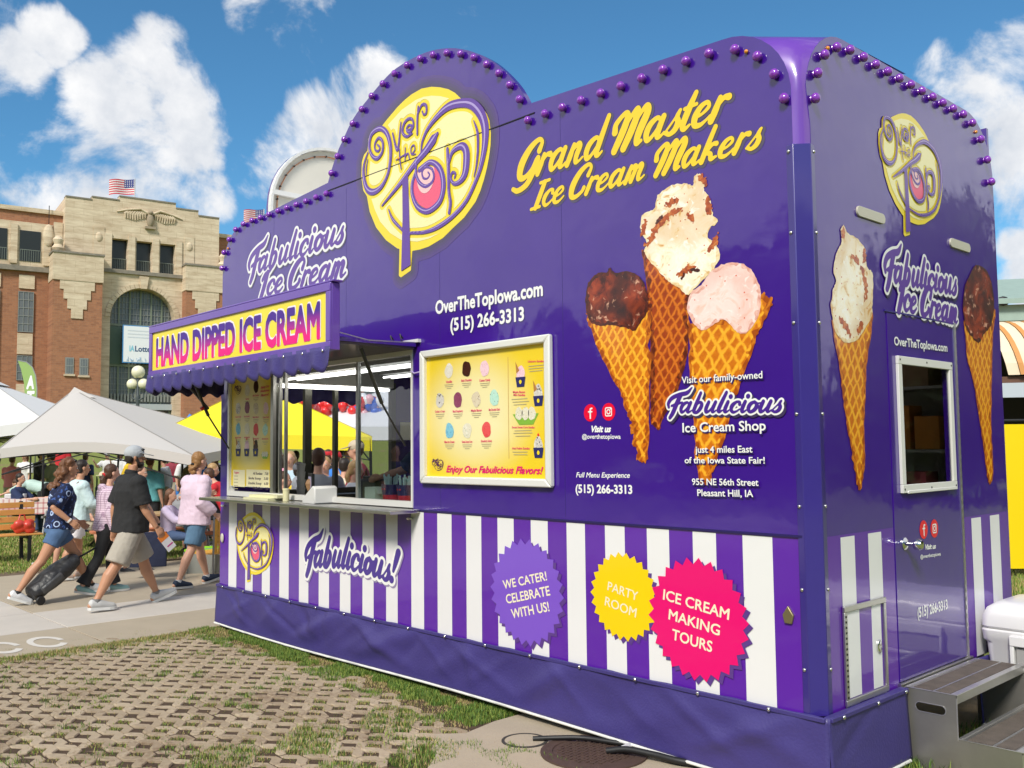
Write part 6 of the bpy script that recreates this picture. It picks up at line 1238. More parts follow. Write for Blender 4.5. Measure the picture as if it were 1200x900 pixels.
def person(label, loc, rz, H=1.7, bulk=1.0, legs=((22, 6, 0), (-18, 22, -25)), arms=((18, 8, 25), (-12, 8, 20)), lean=2, head=(0, 0), skin='fair', hair=('short', 'brown'), hat=None, top=None, bottom=None, shoes=None, socks=None, near=False, group=None, fem=False, seat=None, extra=None, waist=1.0, z0=0):
    s = H / 1.76; root = thing('person', label, 'person', (0, 0, 0), rz, group); vox = .0068 if near else .017
    sk = SKIN[skin]; lr = R(lean)
    pel = Vector((0, 0, .93 * s))
    def UP(x, y, z):     # torso frame: x fwd, z above pelvis
        return pel + Vector((x * s * math.cos(lr) + z * s * math.sin(lr), y * s, -x * s * math.sin(lr) + z * s * math.cos(lr)))
    bw = bulk * (1 if not fem else .95); J = {}
    hipw = .095 * (1.0 + .35 * (bulk - 1))
    L1, L2 = .43 * s, .42 * s; ank = []
    for i, (th, kn, ft) in enumerate(legs):
        sd = 1 if i == 0 else -1
        hp = pel + Vector((0, sd * hipw * s, -.02 * s)); a = R(th); k_ = hp + Vector((math.sin(a), .0 * sd, -math.cos(a))) * L1
        a2 = R(th - kn); an = k_ + Vector((math.sin(a2), 0, -math.cos(a2))) * L2; ank.append((hp, k_, an, a2, ft))
    # feet: find lowest sole point and drop the figure onto the ground
    def footpts(an, ft):
        f = R(ft); fx = Vector((math.cos(f), 0, math.sin(f))); dn = Vector((math.sin(f), 0, -math.cos(f)))
        heel = an - fx * .055 * s + dn * .075 * s; ball = an + fx * .12 * s + dn * .085 * s; toe = an + fx * .185 * s + dn * .080 * s
        return fx, dn, heel, ball, toe
    low = min(min(p.z for p in footpts(an, ft)[2:]) for (_, _, an, _, ft) in ank) - .012 * s
    dz = (-low) if seat is None else seat + .10 * s - pel.z + .0
    off = Vector((0, 0, dz))
    root.location = (loc[0], loc[1], z0)
    ank = [(a + off, b + off, c + off, d, e) for a, b, c, d, e in ank]; pel = pel + off
    B = MB(); cap = B.cap
    # torso
    tor = [(UP(.0, 0, -.09), .085 * bw, .12 * bw, 0), (UP(-.005, 0, -.03), .112 * bw, .165 * bw, lr), (UP(.0, 0, .08), .108 * bw * waist, .150 * bw * waist, lr), (UP(.0, 0, .20), .105 * bw * waist, .142 * bw * waist, lr), (UP(.005, 0, .34), .115 * bw, .160 * bw ** .6, lr), (UP(-.01, 0, .45), .095 * bw ** .5, .165 * (1 if not fem else .93), lr), (UP(-.015, 0, .51), .06, .10, lr), (UP(-.01, 0, .54), .045, .05, lr)]
    tor = [(c, a * s, b * s, p) for c, a, b, p in tor]; ring_loft(B, tor)
    if fem: 
        for sd in (1, -1): B.ell(UP(.085, sd * .07, .36), .05 * s, .06 * s, .06 * s)
    neck0, hc = UP(-.01, 0, .50), UP(.03, 0, .70)
    B.tube([neck0, UP(.005, 0, .56), UP(.015, 0, .62)], [.062 * s, .052 * s, .052 * s], 12)
    hy, hpch = R(head[0]), R(head[1]); HM = Matrix.Rotation(hy, 4, 'Z') @ Matrix.Rotation(hpch + lr * .4, 4, 'Y')
    HP = lambda x, y, z: hc + (HM @ Vector((x * s, y * s, z * s)))
    B.ell(HP(-.008, 0, .03), .094 * s, .074 * s, .098 * s, 16, 12, HM); B.ell(HP(.022, 0, -.035), .066 * s, .056 * s, .072 * s, 14, 10, HM); B.ell(HP(.05, 0, -.085), .026 * s, .028 * s, .020 * s, 8, 6)
    B.cap(HP(.083, 0, .018), HP(.106, 0, -.022), .009 * s, .014 * s, 8); B.cap(HP(.074, .032, .034), HP(.074, -.032, .034), .014 * s, .014 * s, 8)
    B.cap(HP(.080, .018, -.052), HP(.080, -.018, -.052), .010 * s, .010 * s, 8)
    for sd in (1, -1): B.ell(HP(-.005, sd * .076, 0), .019 * s, .010 * s, .030 * s, 8, 6)
    # legs
    for i, (hp, kn, an, a2, ft) in enumerate(ank):
        f = max(.9, bw ** .55)
        d1 = (kn - hp); d2 = (an - kn); back = Vector((-math.cos(a2), 0, -math.sin(a2)))
        B.tube([hp + d1 * -.05, hp + d1 * .15, hp + d1 * .5, hp + d1 * .85, kn, kn + d2 * .12 + back * .006 * s, kn + d2 * .35 + back * .014 * s, kn + d2 * .6 + back * .006 * s, kn + d2 * .88, an + d2 * .03], [.085 * s * f, .088 * s * f, .075 * s * f, .058 * s * f, .054 * s * f, .052 * s * f, .057 * s * f, .046 * s * f, .035 * s, .035 * s], 14, side=(1, 0, 0))
        B.ell(kn + Vector((math.cos(a2), 0, math.sin(a2))) * .014 * s, .045 * s, .045 * s, .05 * s)
        fx, dn, heel, ball, toe = footpts(an, ft); B.cap(heel - dn * .025 * s, ball - dn * .03 * s, .03 * s, .03 * s)
    # arms
    hands = []
    shw = (.185 if not fem else .168) * (1 + .25 * (bulk - 1))
    for i, ar in enumerate(arms):
        fw_, ab, el = ar[:3]; tw = ar[3] if len(ar) > 3 else 0
        sd = 1 if i == 0 else -1
        sh_ = UP(-.01, sd * shw, .44)
        a = R(fw_) ; b_ = R(ab)
        d = Vector((math.sin(a) * math.cos(b_), sd * math.sin(b_), -math.cos(a) * math.cos(b_)))
        el_ = sh_ + d * .285 * s
        a3 = R(fw_ + el); b3 = R(ab - tw); d2 = Vector((math.sin(a3) * math.cos(b3), sd * math.sin(b3), -math.cos(a3) * math.cos(b3)))
        wr = el_ + d2 * .245 * s; f = bulk ** .4 * (.92 if fem else 1)
        B.cap(sh_, sh_ + d * .02, .058 * s * f, .056 * s * f)
        B.tube([sh_, sh_ + d * .1 * s, sh_ + d * .2 * s, el_, el_ + d2 * .05 * s, el_ + d2 * .15 * s, wr], [.054 * s * f, .052 * s * f, .044 * s * f, .040 * s * f, .042 * s * f, .034 * s, .026 * s], 12)
        # hand: palm and five separate curled fingers
        pn = Vector((d2.z, 0, -d2.x)); pn = Vector((0, -sd, 0)) if True else pn     # palm faces the body
        fwd = d2.cross(pn); fwd = fwd.normalized()
        if fwd.x < 0: fwd = -fwd
        M3 = lambda u_, v_, q: wr + d2 * u_ * s + fwd * v_ * s + pn * q * s
        B.tube([M3(-.01, 0, 0), M3(.03, .002, 0), M3(.075, .002, .003), M3(.092, 0, .006)], [.026 * s, .036 * s, .038 * s, .03 * s], 12, el=.42, side=fwd)
        for q, (v_, L) in enumerate(((.032, .036), (.011, .042), (-.010, .039), (-.030, .030))):
            rr = .0085 * s
            p0, p1, p2, p3 = M3(.082, v_, .004), M3(.082 + L * .85, v_ * 1.05, .012), M3(.082 + L * 1.45, v_ * 1.05, .028), M3(.082 + L * 1.6, v_ * 1.05, .046)
            B.cap(p0, p1, rr * 1.1, rr, 8); B.cap(p1, p2, rr, rr * .95, 8); B.cap(p2, p3, rr * .95, rr * .8, 8)
        B.cap(M3(.02, .028, .0), M3(.055, .052, .012), .012 * s, .010 * s, 8); B.cap(M3(.055, .052, .012), M3(.085, .050, .026), .010 * s, .0085 * s, 8)
        hands.append((wr, d2.copy(), M3(.09, 0, .03), fwd)); J['arm%d' % i] = (sh_, d, el_, d2, wr)
    body = B.build('body', sk, root); rmod(body, vox, 2 if near else 2)
    if near or True:
        for sd in (1, -1):
            MB().ell(HP(.081, sd * .030, .014), .008 * s, .012 * s, .008 * s, 8, 6).build('eye', EYEW, root, smooth=60); 
            MB().ell(HP(.088, sd * .030, .014), .003 * s, .005 * s, .005 * s, 8, 6).build('pupil', EYED, root)
        MB().ell(HP(.090, 0, -.050), .006 * s, .020 * s, .006 * s, 8, 6).build('mouth', LIP, root, smooth=60)
    # clothing
    gv = .011 if near else .019
    if top:
        mt, slv, hem = top[:3]; loose = top[3] if len(top) > 3 else 1.0; T_ = MB(); e = .016 * s * loose
        zl = hem
        R_ = [(UP(.0, 0, zl), .118 * s * bw + e * 1.3, .166 * s * bw + e * 1.3, lr), (UP(.0, 0, zl + .006), .122 * s * bw + e * 1.4, .172 * s * bw + e * 1.4, lr)]
        for z_, a, b in ((.03, .118, .17), (.10, .112 * waist, .156 * waist), (.2, .110 * waist, .15 * waist), (.34, .121, .165)):
            if z_ > zl + .03: R_.append((UP(.0, 0, z_), a * s * bw + e, b * s * bw + e, lr))
        R_ += [(UP(-.008, 0, .44), .100 * s * bw ** .5 + e, (.172 if not fem else .160) * s + e, lr), (UP(-.012, 0, .505), .066 * s + e * .6, .105 * s + e * .6, lr), (UP(-.008, 0, .535), .052 * s + e * .4, .056 * s + e * .4, lr)]
        ring_loft(T_, R_)
        if fem:
            for sd in (1, -1): T_.ell(UP(.09, sd * .07, .35), .06 * s, .07 * s, .075 * s)
        if bw > 1.05: T_.ell(UP(.045 * bw, 0, .12), .10 * s * bw, .13 * s * bw, .15 * s)
        for i in range(2):
            sh_, d, el_, d2, wr = J['arm%d' % i]; f = bulk ** .4
            T_.ell(sh_ + d * .01, *((.064 * s * f + e * .9),) * 3)
            if slv <= 1: T_.tube([sh_ - d * .02, sh_ + d * .05 * s, sh_ + d * .28 * s * slv], [.062 * s * f + e * .6, .066 * s * f + e * .6, .062 * s * f + e * (.7 + loose * .3)], 14)
            else:
                k = slv - 1
                T_.tube([sh_ - d * .02, sh_ + d * .06 * s, sh_ + d * .2 * s, el_, el_ + d2 * .24 * s * k * .6, el_ + d2 * .24 * s * k], [.062 * s * f + e * .6, .064 * s * f + e * .6, .055 * s * f + e, .050 * s * f + e, .044 * s * f + e, .034 * s * f + e * .8], 14)
        if len(top) > 4 and top[4] == 'hood': T_.ell(UP(-.085, 0, .50), .055 * s, .10 * s, .06 * s)
        if len(top) > 4 and top[4] == 'collar':
            C_ = MB(); C_.tube([UP(-.012, 0, .525), UP(-.004, 0, .565)], [.072 * s, .062 * s], 16, el=1.05); c_ = C_.build('collar', mt, root, smooth=60)
        o = T_.build('shirt', mt, root); rmod(o, gv, 3)
        if near: wr_ = o.modifiers.new('folds', 'DISPLACE'); wr_.texture = FOLD; wr_.strength = .016 * loose ** .5; wr_.mid_level = .5; wr_.texture_coords = 'LOCAL'
    if bottom:
        mt, kind, ln = bottom[:3]; flare = bottom[3] if len(bottom) > 3 else 1.0; T_ = MB(); e = .014 * s
        ring_loft(T_, [(UP(0, 0, -.115), .07 * s * bw, .12 * s * bw, 0), (UP(-.005, 0, -.07), .118 * s * bw + e, .165 * s * bw + e, lr * .5), (UP(-.005, 0, -.02), .118 * s * bw + e, .170 * s * bw + e, lr), (UP(0, 0, .06), .112 * s * bw + e * .8, .158 * s * bw + e * .8, lr), (UP(0, 0, .10), .105 * s * bw + e * .6, .150 * s * bw + e * .6, lr)])
        for i, (hp, kn, an, a2, ft) in enumerate(ank):
            f = max(.92, bw ** .6); d1 = kn - hp; d2 = an - kn
            if ln <= 1.05: T_.tube([hp - d1 * .08, hp + d1 * .2, hp + d1 * ln * .7, hp + d1 * ln], [.090 * s * f + e, .094 * s * f + e, (.080 * s * f + e * 1.3) * flare, (.078 * s * f + e * 1.5) * flare], 16, side=(1, 0, 0))
            else:
                k = ln - 1
                T_.tube([hp - d1 * .08, hp + d1 * .2, hp + d1 * .6, kn, kn + d2 * .3, kn + d2 * k * .8, kn + d2 * k], [.090 * s * f + e, .092 * s * f + e, .072 * s * f + e, .058 * s * f + e, .058 * s * f + e, (.046 * s + e) * flare, (.050 * s + e) * flare ** 1.4], 16, side=(1, 0, 0))
        o = T_.build('shorts' if ln < 1.1 else 'trousers', mt, root); rmod(o, gv, 3)
        if near: wr_ = o.modifiers.new('folds', 'DISPLACE'); wr_.texture = FOLD; wr_.strength = .016; wr_.mid_level = .5; wr_.texture_coords = 'LOCAL'
    if shoes:
        for i, (hp, kn, an, a2, ft) in enumerate(ank):
            fx, dn, heel, ball, toe = footpts(an, ft); U = MB(); up_ = -dn
            sd = Vector((0, 1, 0))
            P_ = [heel - fx * .018 * s + up_ * .05 * s, heel + up_ * .048 * s, an + fx * .03 * s + up_ * -.035 * s, ball + up_ * .035 * s, toe + up_ * .026 * s, toe + fx * .03 * s + up_ * .018 * s]
            U.tube(P_, [.022 * s, .045 * s, .052 * s, .040 * s, .030 * s, .012 * s], 12, el=.92, side=up_); U.tube([an - fx * .01 * s + dn * .05 * s, an + dn * .01 * s], [.046 * s, .041 * s], 12)
            o = U.build('shoe', shoes, root); rmod(o, .009 if near else .017, 2)
            m = MB(); n = 12; V = []
            for z_ in (-.012, .016):
                for (l_, w_) in ((-.075, .02), (-.06, .034), (0, .038), (.06, .042), (.13, .048), (.18, .040), (.215, .02)): V.append(an + fx * l_ * s + sd * w_ * s + dn * (.082 - z_) * s)
                for (l_, w_) in ((.215, .02), (.18, .040), (.13, .048), (.06, .042), (0, .038), (-.06, .034), (-.075, .02)): V.append(an + fx * l_ * s - sd * w_ * s + dn * (.082 - z_) * s)
            q = 14; m.add(V, [(k, (k + 1) % q, q + (k + 1) % q, q + k) for k in range(q)] + [tuple(range(q - 1, -1, -1)), tuple(range(q, 2 * q))]); m.build('shoe_sole', SOLE, o)
            if socks: MB().tube([an + dn * .03 * s, an - dn * .02 * s], [.042 * s, .041 * s], 12).build('sock', socks, root, smooth=60)
    # hair and hats
    if hair:
        st, hm = hair; Q = MB(); hm = HAIR[hm]
        if st != 'bald':
            Q.ell(HP(-.022, 0, .052), .094 * s, .083 * s, .090 * s, 14, 10, HM); Q.ell(HP(-.045, 0, .005), .066 * s, .078 * s, .085 * s, 12, 8, HM)
        if st == 'side': Q = MB(); Q.ell(HP(-.05, 0, -.005), .058 * s, .080 * s, .07 * s, 12, 8, HM)
        if st == 'beard': Q = MB(); Q.ell(HP(-.05, 0, .0), .060 * s, .079 * s, .07 * s, 12, 8, HM); Q.ell(HP(.045, 0, -.072), .050 * s, .058 * s, .045 * s, 12, 8, HM); [Q.cap(HP(.0, sd * .070, .01), HP(.03, sd * .058, -.06), .014 * s, .02 * s) for sd in (1, -1)]
        if st == 'curly':
            rq = random.Random(4)
            for k in range(60):
                t_ = rq.random(); Q.ell(HP(-.05 - .11 * t_ + rq.uniform(-.03, .03), rq.uniform(-.075, .075) * (1 + .3 * t_), .07 - .33 * t_ + rq.uniform(-.02, .02)), *(rq.uniform(.026, .042) * s,) * 3, 8, 6)
            for k in range(14): Q.ell(HP(rq.uniform(-.06, .05), rq.uniform(-.07, .07), .11 + rq.uniform(-.02, .012)), *(rq.uniform(.022, .036) * s,) * 3, 8, 6)
        if st == 'long':
            for sd in (-1, 0, 1): Q.tube([HP(-.05, sd * .05, .03), HP(-.075, sd * .055, -.08), HP(-.075, sd * .05, -.2)], [.05 * s, .045 * s, .02 * s], 10)
        if st == 'pony': Q.ell(HP(-.105, 0, -.02), .03 * s, .03 * s, .03 * s); Q.tube([HP(-.11, 0, -.03), HP(-.125, 0, -.09), HP(-.11, 0, -.15), HP(-.10, 0, -.20)], [.03 * s, .042 * s, .038 * s, .012 * s], 10)
        if st == 'ponycurl':
            rq = random.Random(6)
            for k in range(26): Q.ell(HP(-.10 + rq.uniform(-.035, .03), rq.uniform(-.05, .05), -.10 + rq.uniform(-.06, .06)), *(rq.uniform(.018, .026) * s,) * 3, 8, 6)
        if Q.v:
            o = Q.build('hair', hm, root); rmod(o, .010 if near else .017, 1)
            if near: d_ = o.modifiers.new('locks', 'DISPLACE'); d_.texture = CURL; d_.strength = .010; d_.texture_coords = 'LOCAL'
        if st == 'ponycurl': MB().tube([HP(-.085, 0, -.03), HP(-.11, 0, -.045)], [.03 * s, .03 * s], 12).build('hair_tie', BLK, root)
        if st == 'pony' and near: MB().tube([HP(-.09, 0, -.015), HP(-.12, 0, -.03)], [.036 * s, .036 * s], 12).build('hair_scrunchie', M('red_plastic', ''), root, smooth=60)
    if hat:
        hk, hm = hat; Q = MB(); Q.ell(HP(-.012, 0, .052), .106 * s, .092 * s, .086 * s, 18, 12, HM)
        if hk == 'cap': 
            n_ = 14; V = [HP(.06 + 0, y_, .062) for y_ in (-.075, .075)]
            for zz_ in (0, -.008): 
                pass
            poly_ = [(.04, -.082)] + [(.095 + .095 * math.cos(R(t_)), .080 * math.sin(R(t_))) for t_ in range(-80, 81, 16)] + [(.04, .082)]
            Q2 = MB(); Q2.prism(poly_, lambda a, b: tuple(HP(a, b, .058 - (a - .05) * .25)), lambda a, b: tuple(HP(a, b, .051 - (a - .05) * .25))); o2 = Q2.build('cap_brim', hm, root)
        if hk == 'brim':
            Q2 = MB(); V = []; n_ = 24
            for rr_, zz_ in ((.09, .05), (.17, .038), (.17, .032), (.09, .044)):
                V += [HP(-.01 + rr_ * math.cos(2 * math.pi * k / n_), rr_ * .92 * math.sin(2 * math.pi * k / n_), zz_) for k in range(n_)]
            Q2.add(V, [(i * n_ + k, i * n_ + (k + 1) % n_, ((i + 1) % 4) * n_ + (k + 1) % n_, ((i + 1) % 4) * n_ + k) for i in range(4) for k in range(n_)]); Q2.build('hat_brim', hm, root)
        o = Q.build('hat', hm, root); rmod(o, .010 if near else .017, 2)
        # keep the crown above the brow
    if extra: extra(root, HP, UP, J, hands, s, ank)
    return root
FOLD = bpy.data.textures.new('folds', 'CLOUDS'); FOLD.noise_scale = .15; FOLD.noise_depth = 2
CURL = bpy.data.textures.new('locks', 'CLOUDS'); CURL.noise_scale = .03; CURL.noise_depth = 2
HAIR = {'brown': M('hair_brown', (.075, .032, .014), rough=.5, var=.5, vs=30, bump=.6, bs=80), 'auburn': M('hair_auburn', (.16, .065, .025), rough=.5, var=.55, vs=26, bump=.8, bs=70), 'dark': M('hair_dark', (.022, .014, .010), rough=.5, bump=.5), 'blond': M('hair_blond', (.42, .26, .11), rough=.5, var=.4, vs=30, bump=.5), 'grey': M('hair_grey', (.45, .42, .39), rough=.6, bump=.4), 'gold': M('hair_golden_brown', (.30, .15, .05), rough=.5, var=.5, vs=30, bump=.6)}
def fab_mat(name, col, **k): return M(name, col, rough=k.pop('rough', .85), bump=k.pop('bump', 1.0), bs=k.pop('bs', 17), **k)
def pattern(name, base, c2, sc_, kind='rings', c3=None):
    m = bpy.data.materials.new(name); m.use_nodes = True; t, b = nodes_of(m); tcn = N(t, 'ShaderNodeTexCoord')
    if kind == 'rings':
        vo = N(t, 'ShaderNodeTexVoronoi', i={'Scale': sc_}); t.links.new(tcn.outputs['Object'], vo.inputs['Vector'])
        k = mathn(t, 'COMPARE', vo.outputs['Distance'], .27, .05); no = N(t, 'ShaderNodeTexNoise', i={'Scale': 26, 'Detail': 3}); t.links.new(tcn.outputs['Object'], no.inputs['Vector'])
        k2 = mathn(t, 'GREATER_THAN', no.outputs['Fac'], .60); o = mixc(t, k2, lin(base), lin(c3)); o = mixc(t, k, o, lin(c2))
    else:
        sp = N(t, 'ShaderNodeSeparateXYZ'); t.links.new(tcn.outputs['Object'], sp.inputs[0])
        a = mathn(t, 'LESS_THAN', mathn(t, 'FRACT', mathn(t, 'MULTIPLY', sp.outputs[2], sc_)), .3); c = mathn(t, 'LESS_THAN', mathn(t, 'FRACT', mathn(t, 'MULTIPLY', mathn(t, 'ADD', sp.outputs[0], sp.outputs[1]), sc_)), .3)
        o = mixc(t, mathn(t, 'MULTIPLY', a, .5), lin(base), lin(c2)); o = mixc(t, mathn(t, 'MULTIPLY', c, .5), o, lin(c2))
    t.links.new(o, b.inputs['Base Color']); b.inputs['Roughness'].default_value = .85; return m
DEN = fab_mat('blue_denim', (.07, .135, .26), var=.35, vs=9); DEN2 = fab_mat('light_denim', (.085, .17, .27), var=.25, vs=9)
NVF = pattern('navy_floral_cotton', '0e1a3c', 'a9bbdc', 9, 'rings', '33508c')
PLD = pattern('pink_plaid_cotton', 'dcc6d4', '7a4a72', 38, 'plaid')
HY = R(90)     # heading +Y (local +X turns to world +Y)
def ex_watch(root, HP, UP, J, hands, s, ank):
    wr = J['arm1'][4]; MB().tube([wr - J['arm1'][3] * .02, wr + J['arm1'][3] * .0], .031, 12).build('wrist_band', M('white_plastic', ''), root, smooth=60)
    for sd in (1, -1): MB().ell(HP(.05, sd * .04, .105), .022, .026, .016, 8, 6).build('sunglasses_lens', M('dark_lens', (.01, .01, .012), rough=.15), root, smooth=60)
    # tote strap and small patterned bag at the hip
    MB().ell(UP(.18, .14, .02), .07, .05, .11, 12, 8).build('patterned_bag', pattern('bag_print', 'd8d8e0', '2a2a40', 40, 'plaid'), root, smooth=60)
person('woman with long curly brown hair in navy floral blouse and denim shorts striding', [(-9.221,-0.6)][0], HY - R(4), 1.67, 1.10, legs=((34, 8, 2), (-28, 8, -22)), arms=((10, 12, 45, 6), (-40, 24, 88, 14)), lean=7, head=(0, 2), skin='tan', hair=('curly', 'auburn'), top=(NVF, .95, -.03, 1.5), bottom=(DEN, 'shorts', .52), shoes=M('white_trainer', (.72, .72, .73), rough=.6), socks=M('black_sock', (.02, .02, .02)), near=True, fem=True, extra=ex_watch)
def ex_strap(root, HP, UP, J, hands, s, ank):
    MB().tube([UP(-.06, -.15, .50), UP(-.155, -.04, .36), UP(-.165, .08, .18), UP(-.13, .19, .04)], .008, 6).build('crossbody_strap', M('brown_leather', (.2, .06, .03), rough=.5), root, smooth=60)
person('person in pale mint shirt with brown crossbody strap and white shorts', [(-10.954,0.162)][0], HY, 1.57, 1.16, legs=((10, 8, 0), (-12, 10, -8)), arms=((25, 10, 60), (20, 10, 60)), lean=4, skin='tan', hair=('short', 'dark'), top=(fab_mat('mint_cotton', (.56, .70, .70), var=.06), 1.5, -.08, 1.8), bottom=(fab_mat('white_cotton', (.74, .70, .70)), 'shorts', .75, 1.1), shoes=M('tan_sandal', (.45, .33, .26)), near=True, extra=ex_strap)
BGP = fab_mat('black_jersey', (.016, .016, .018))
person('person in pink plaid hooded shirt and flared black trousers towing the bag', [(-9.35,-0.032)][0], HY, 1.54, .98, legs=((16, 8, 0), (-14, 16, -14)), arms=((20, 8, 30), (-6, 10, 18)), lean=5, skin='fair', hair=('pony', 'brown'), top=(PLD, 1.95, -.09, 1.5, 'hood'), bottom=(BGP, 'trousers', 1.94, 1.35), shoes=M('teal_trainer', (.25, .42, .42), rough=.7), near=True, fem=True)
def ex_man(root, HP, UP, J, hands, s, ank):
    wr, d2, pc, fwd = hands[1]
    LF = MB().box(-.055, .055, -.0015, .0015, -.19, .02, Matrix.Translation(pc + Vector((.02, -.02, -.02))) @ Matrix.Rotation(R(-38), 4, 'Y')).build('leaflet', M('leaflet_white', (.72, .70, .72), rough=.5), None)
    LF.matrix_world = root.matrix_basis; tag(LF, 'folded white and orange leaflet in the hand of the man in black', 'leaflet')
    MB().box(-.056, .056, -.0025, .0025, -.05, .02, Matrix.Translation(pc + Vector((.02, -.02, -.02))) @ Matrix.Rotation(R(-38), 4, 'Y')).build('orange_band', M('leaflet_orange', (.75, .22, .04)), LF)
    MB().box(-.03, .045, -.0028, .0028, -.14, -.125, Matrix.Translation(pc + Vector((.02, -.02, -.02))) @ Matrix.Rotation(R(-38), 4, 'Y')).build('printed_line', M('leaflet_magenta', (.5, .05, .25)), LF)
    for sd in (1, -1): MB().ell(HP(.07, sd * .045, .088), .022, .028, .015, 8, 6).build('sunglasses_lens', M('dark_lens', ''), root, smooth=60)
person('man in black polo, grey cap and khaki shorts walking with a leaflet', [(-8.182,-0.166)][0], HY + R(2), 1.80, 1.22, legs=((26, 4, 18), (-24, 6, -4)), arms=((-14, 10, 16), (10, 9, 20)), lean=1, head=(-18, 0), skin='tan', hair=('beard', 'dark'), hat=('cap', fab_mat('grey_cap_cotton', (.42, .44, .46))), top=(fab_mat('black_pique', (.016, .016, .017)), .9, -.10, 1.5, 'collar'), bottom=(fab_mat('khaki_cotton', (.40, .36, .30), var=.12, vs=10), 'shorts', 1.0, 1.18), shoes=M('pale_grey_trainer', (.55, .55, .54), rough=.7), socks=M('grey_sock', (.2, .2, .2)), near=True, extra=ex_man)
def ex_pink(root, HP, UP, J, hands, s, ank):
    pass
PKP = person('woman in pale pink shirt and cuffed denim shorts with a wavy ponytail', [(-9.153,1.006)][0], HY + R(12), 1.70, 1.20, legs=((22, 6, 10), (-16, 10, -3)), arms=((28, 9, 75), (-18, 12, 66)), lean=3, skin='fair', hair=('ponycurl', 'gold'), top=(fab_mat('pale_pink_linen', (.68, .53, .63), var=.06), 1.9, -.12, 2.1), bottom=(DEN2, 'shorts', .86, 1.08), shoes=M('navy_trainer', (.02, .035, .07), rough=.7), socks=M('white_sock', (.7, .7, .7)), near=True, fem=True)
a = [(-9.925,1.012)][0]; BG_ = thing('carrier_bag', 'flat navy blue carrier bag held by the woman in pink', 'bag', (a[0] - .35, a[1] - .15, .16), R(60))
MB().box(-.24, .24, -.04, .04, 0, .46).build('bag', fab_mat('navy_bag', (.016, .022, .055)), BG_, bevel=.006); MB().tube([(-.1, 0, .46), (-.06, 0, .62), (.06, 0, .62), (.1, 0, .46)], .008, 6).build('handle', BLK, BG_, smooth=60)
# trolley bag
TB0 = Vector((*[(-9.143,-0.849)][0], 0)); TBH = Vector((*[(-9.273,-0.049)][0], .60)); d = (TBH - TB0).normalized()
TBt = thing('trolley_bag', 'black wheeled duffel bag dragged along the path by its pole', 'bag', TB0)
q = d.to_track_quat('X', 'Z').to_matrix().to_4x4()
m = MB(); ring_ = []
BAGM = fab_mat('black_nylon', (.022, .022, .024), rough=.45, var=.4, vs=14)
m.tube([q @ Vector((x, 0, .11 + z_)) for x, z_ in ((.02, 0), (.05, 0), (.25, .01), (.50, 0), (.62, -.01), (.66, -.02))], [.07, .10, .115, .105, .085, .05], 16, el=1.35); o = m.build('bag_body', BAGM, TBt); rmod(o, .014, 2); dd = o.modifiers.new('folds', 'DISPLACE'); dd.texture = FOLD; dd.strength = .03
MB().box(.10, .38, -.165, -.11, .06, .16, q).build('side_pocket', fab_mat('charcoal_nylon', (.06, .06, .062), rough=.4), TBt, bevel=.03)
for sd in (1, -1): MB().lathe([(.045, -.015), (.05, -.01), (.05, .01), (.045, .015)], 16, M4=Matrix.Translation(Vector((0, 0, .05)) + q @ Vector((.0, sd * .13, 0))) @ q @ Matrix.Rotation(R(90), 4, 'X')).build('wheel', BLK, TBt, smooth=40)
MB().tube([q @ Vector((.6, 0, .10)), q @ Vector(((TBH - TB0).length, 0, .02))], .012, 8).build('pole', BLK, TBt, smooth=50)
# dropped cup
c_ = thing('paper_cup', 'red and white paper soda cup standing on the path edge', 'cup', (*[(-12.036,-0.028)][0], 0)); MB().lathe([(.035, 0), (.048, .15), (.05, .15)], 14).build('cup', M('paper_cup_white', (.75, .74, .72)), c_, smooth=40); m = MB()
for k in range(3): m.box(-.051 + 0, -.03, -.03, .03, .02 + k * .001, .13)
m.build('red_stripe', M('red_plastic', ''), c_)
# ------------------------------------------------------------ picnic area
AWAY, TOCAM, RIGHT, LEFT = R(137), R(-43), R(47), R(227)
WD = M('varnished_bench_wood', (.62, .30, .08), rough=.5, var=.25, vs=8); SALM = M('salmon_painted_wood', (.60, .20, .10), rough=.6, var=.15); TANW = M('weathered_tan_wood', (.45, .30, .15), rough=.7, var=.2); GALV = M('galvanised_tube', (.35, .35, .34), rough=.5, metal=.6)
a = [(-14.315,0.224)][0]
BE = thing('park_bench', 'varnished slatted wooden park bench at the left edge beside the path', 'bench', (a[0], a[1], -.05), R(90))
for k in range(4): 
    z_ = .50 + k * .115; box('back_slat', (-1.35, .45, .20 + k * .03, .235 + k * .03, z_, z_ + .09), WD, BE, bevel=.006)
for k in range(4): box('seat_slat', (-1.35, .45, -.22 + k * .105, -.13 + k * .105, .42, .445), WD, BE, bevel=.006)
for x in (-1.1, .25):
    m = MB(); m.bar((x, -.2, 0), (x, -.2, .42), .05); m.bar((x, .22, 0), (x, .32, .95), .05); m.bar((x, -.22, .39), (x, .24, .39), .05); m.build('iron_frame', BLK, BE)
RB = thing('plastic_bag', 'crumpled red plastic carrier bag on the bench seat', 'bag', (a[0] + .02, a[1] + .18, .40), 0)
m = MB(); rq = random.Random(2)
for k in range(14): m.ell((rq.uniform(-.06, .06), rq.uniform(-.12, .12), rq.uniform(.05, .16)), rq.uniform(.05, .09), rq.uniform(.05, .09), rq.uniform(.05, .08))
o = m.build('bag', M('red_plastic_film', (.60, .06, .04), rough=.35), RB); rmod(o, .015, 1); MB().tube([(0, -.06, .18), (0, -.03, .30), (0, .03, .30), (0, .06, .18)], .012, 6).build('handle', M('red_plastic_film', ''), RB, smooth=60)
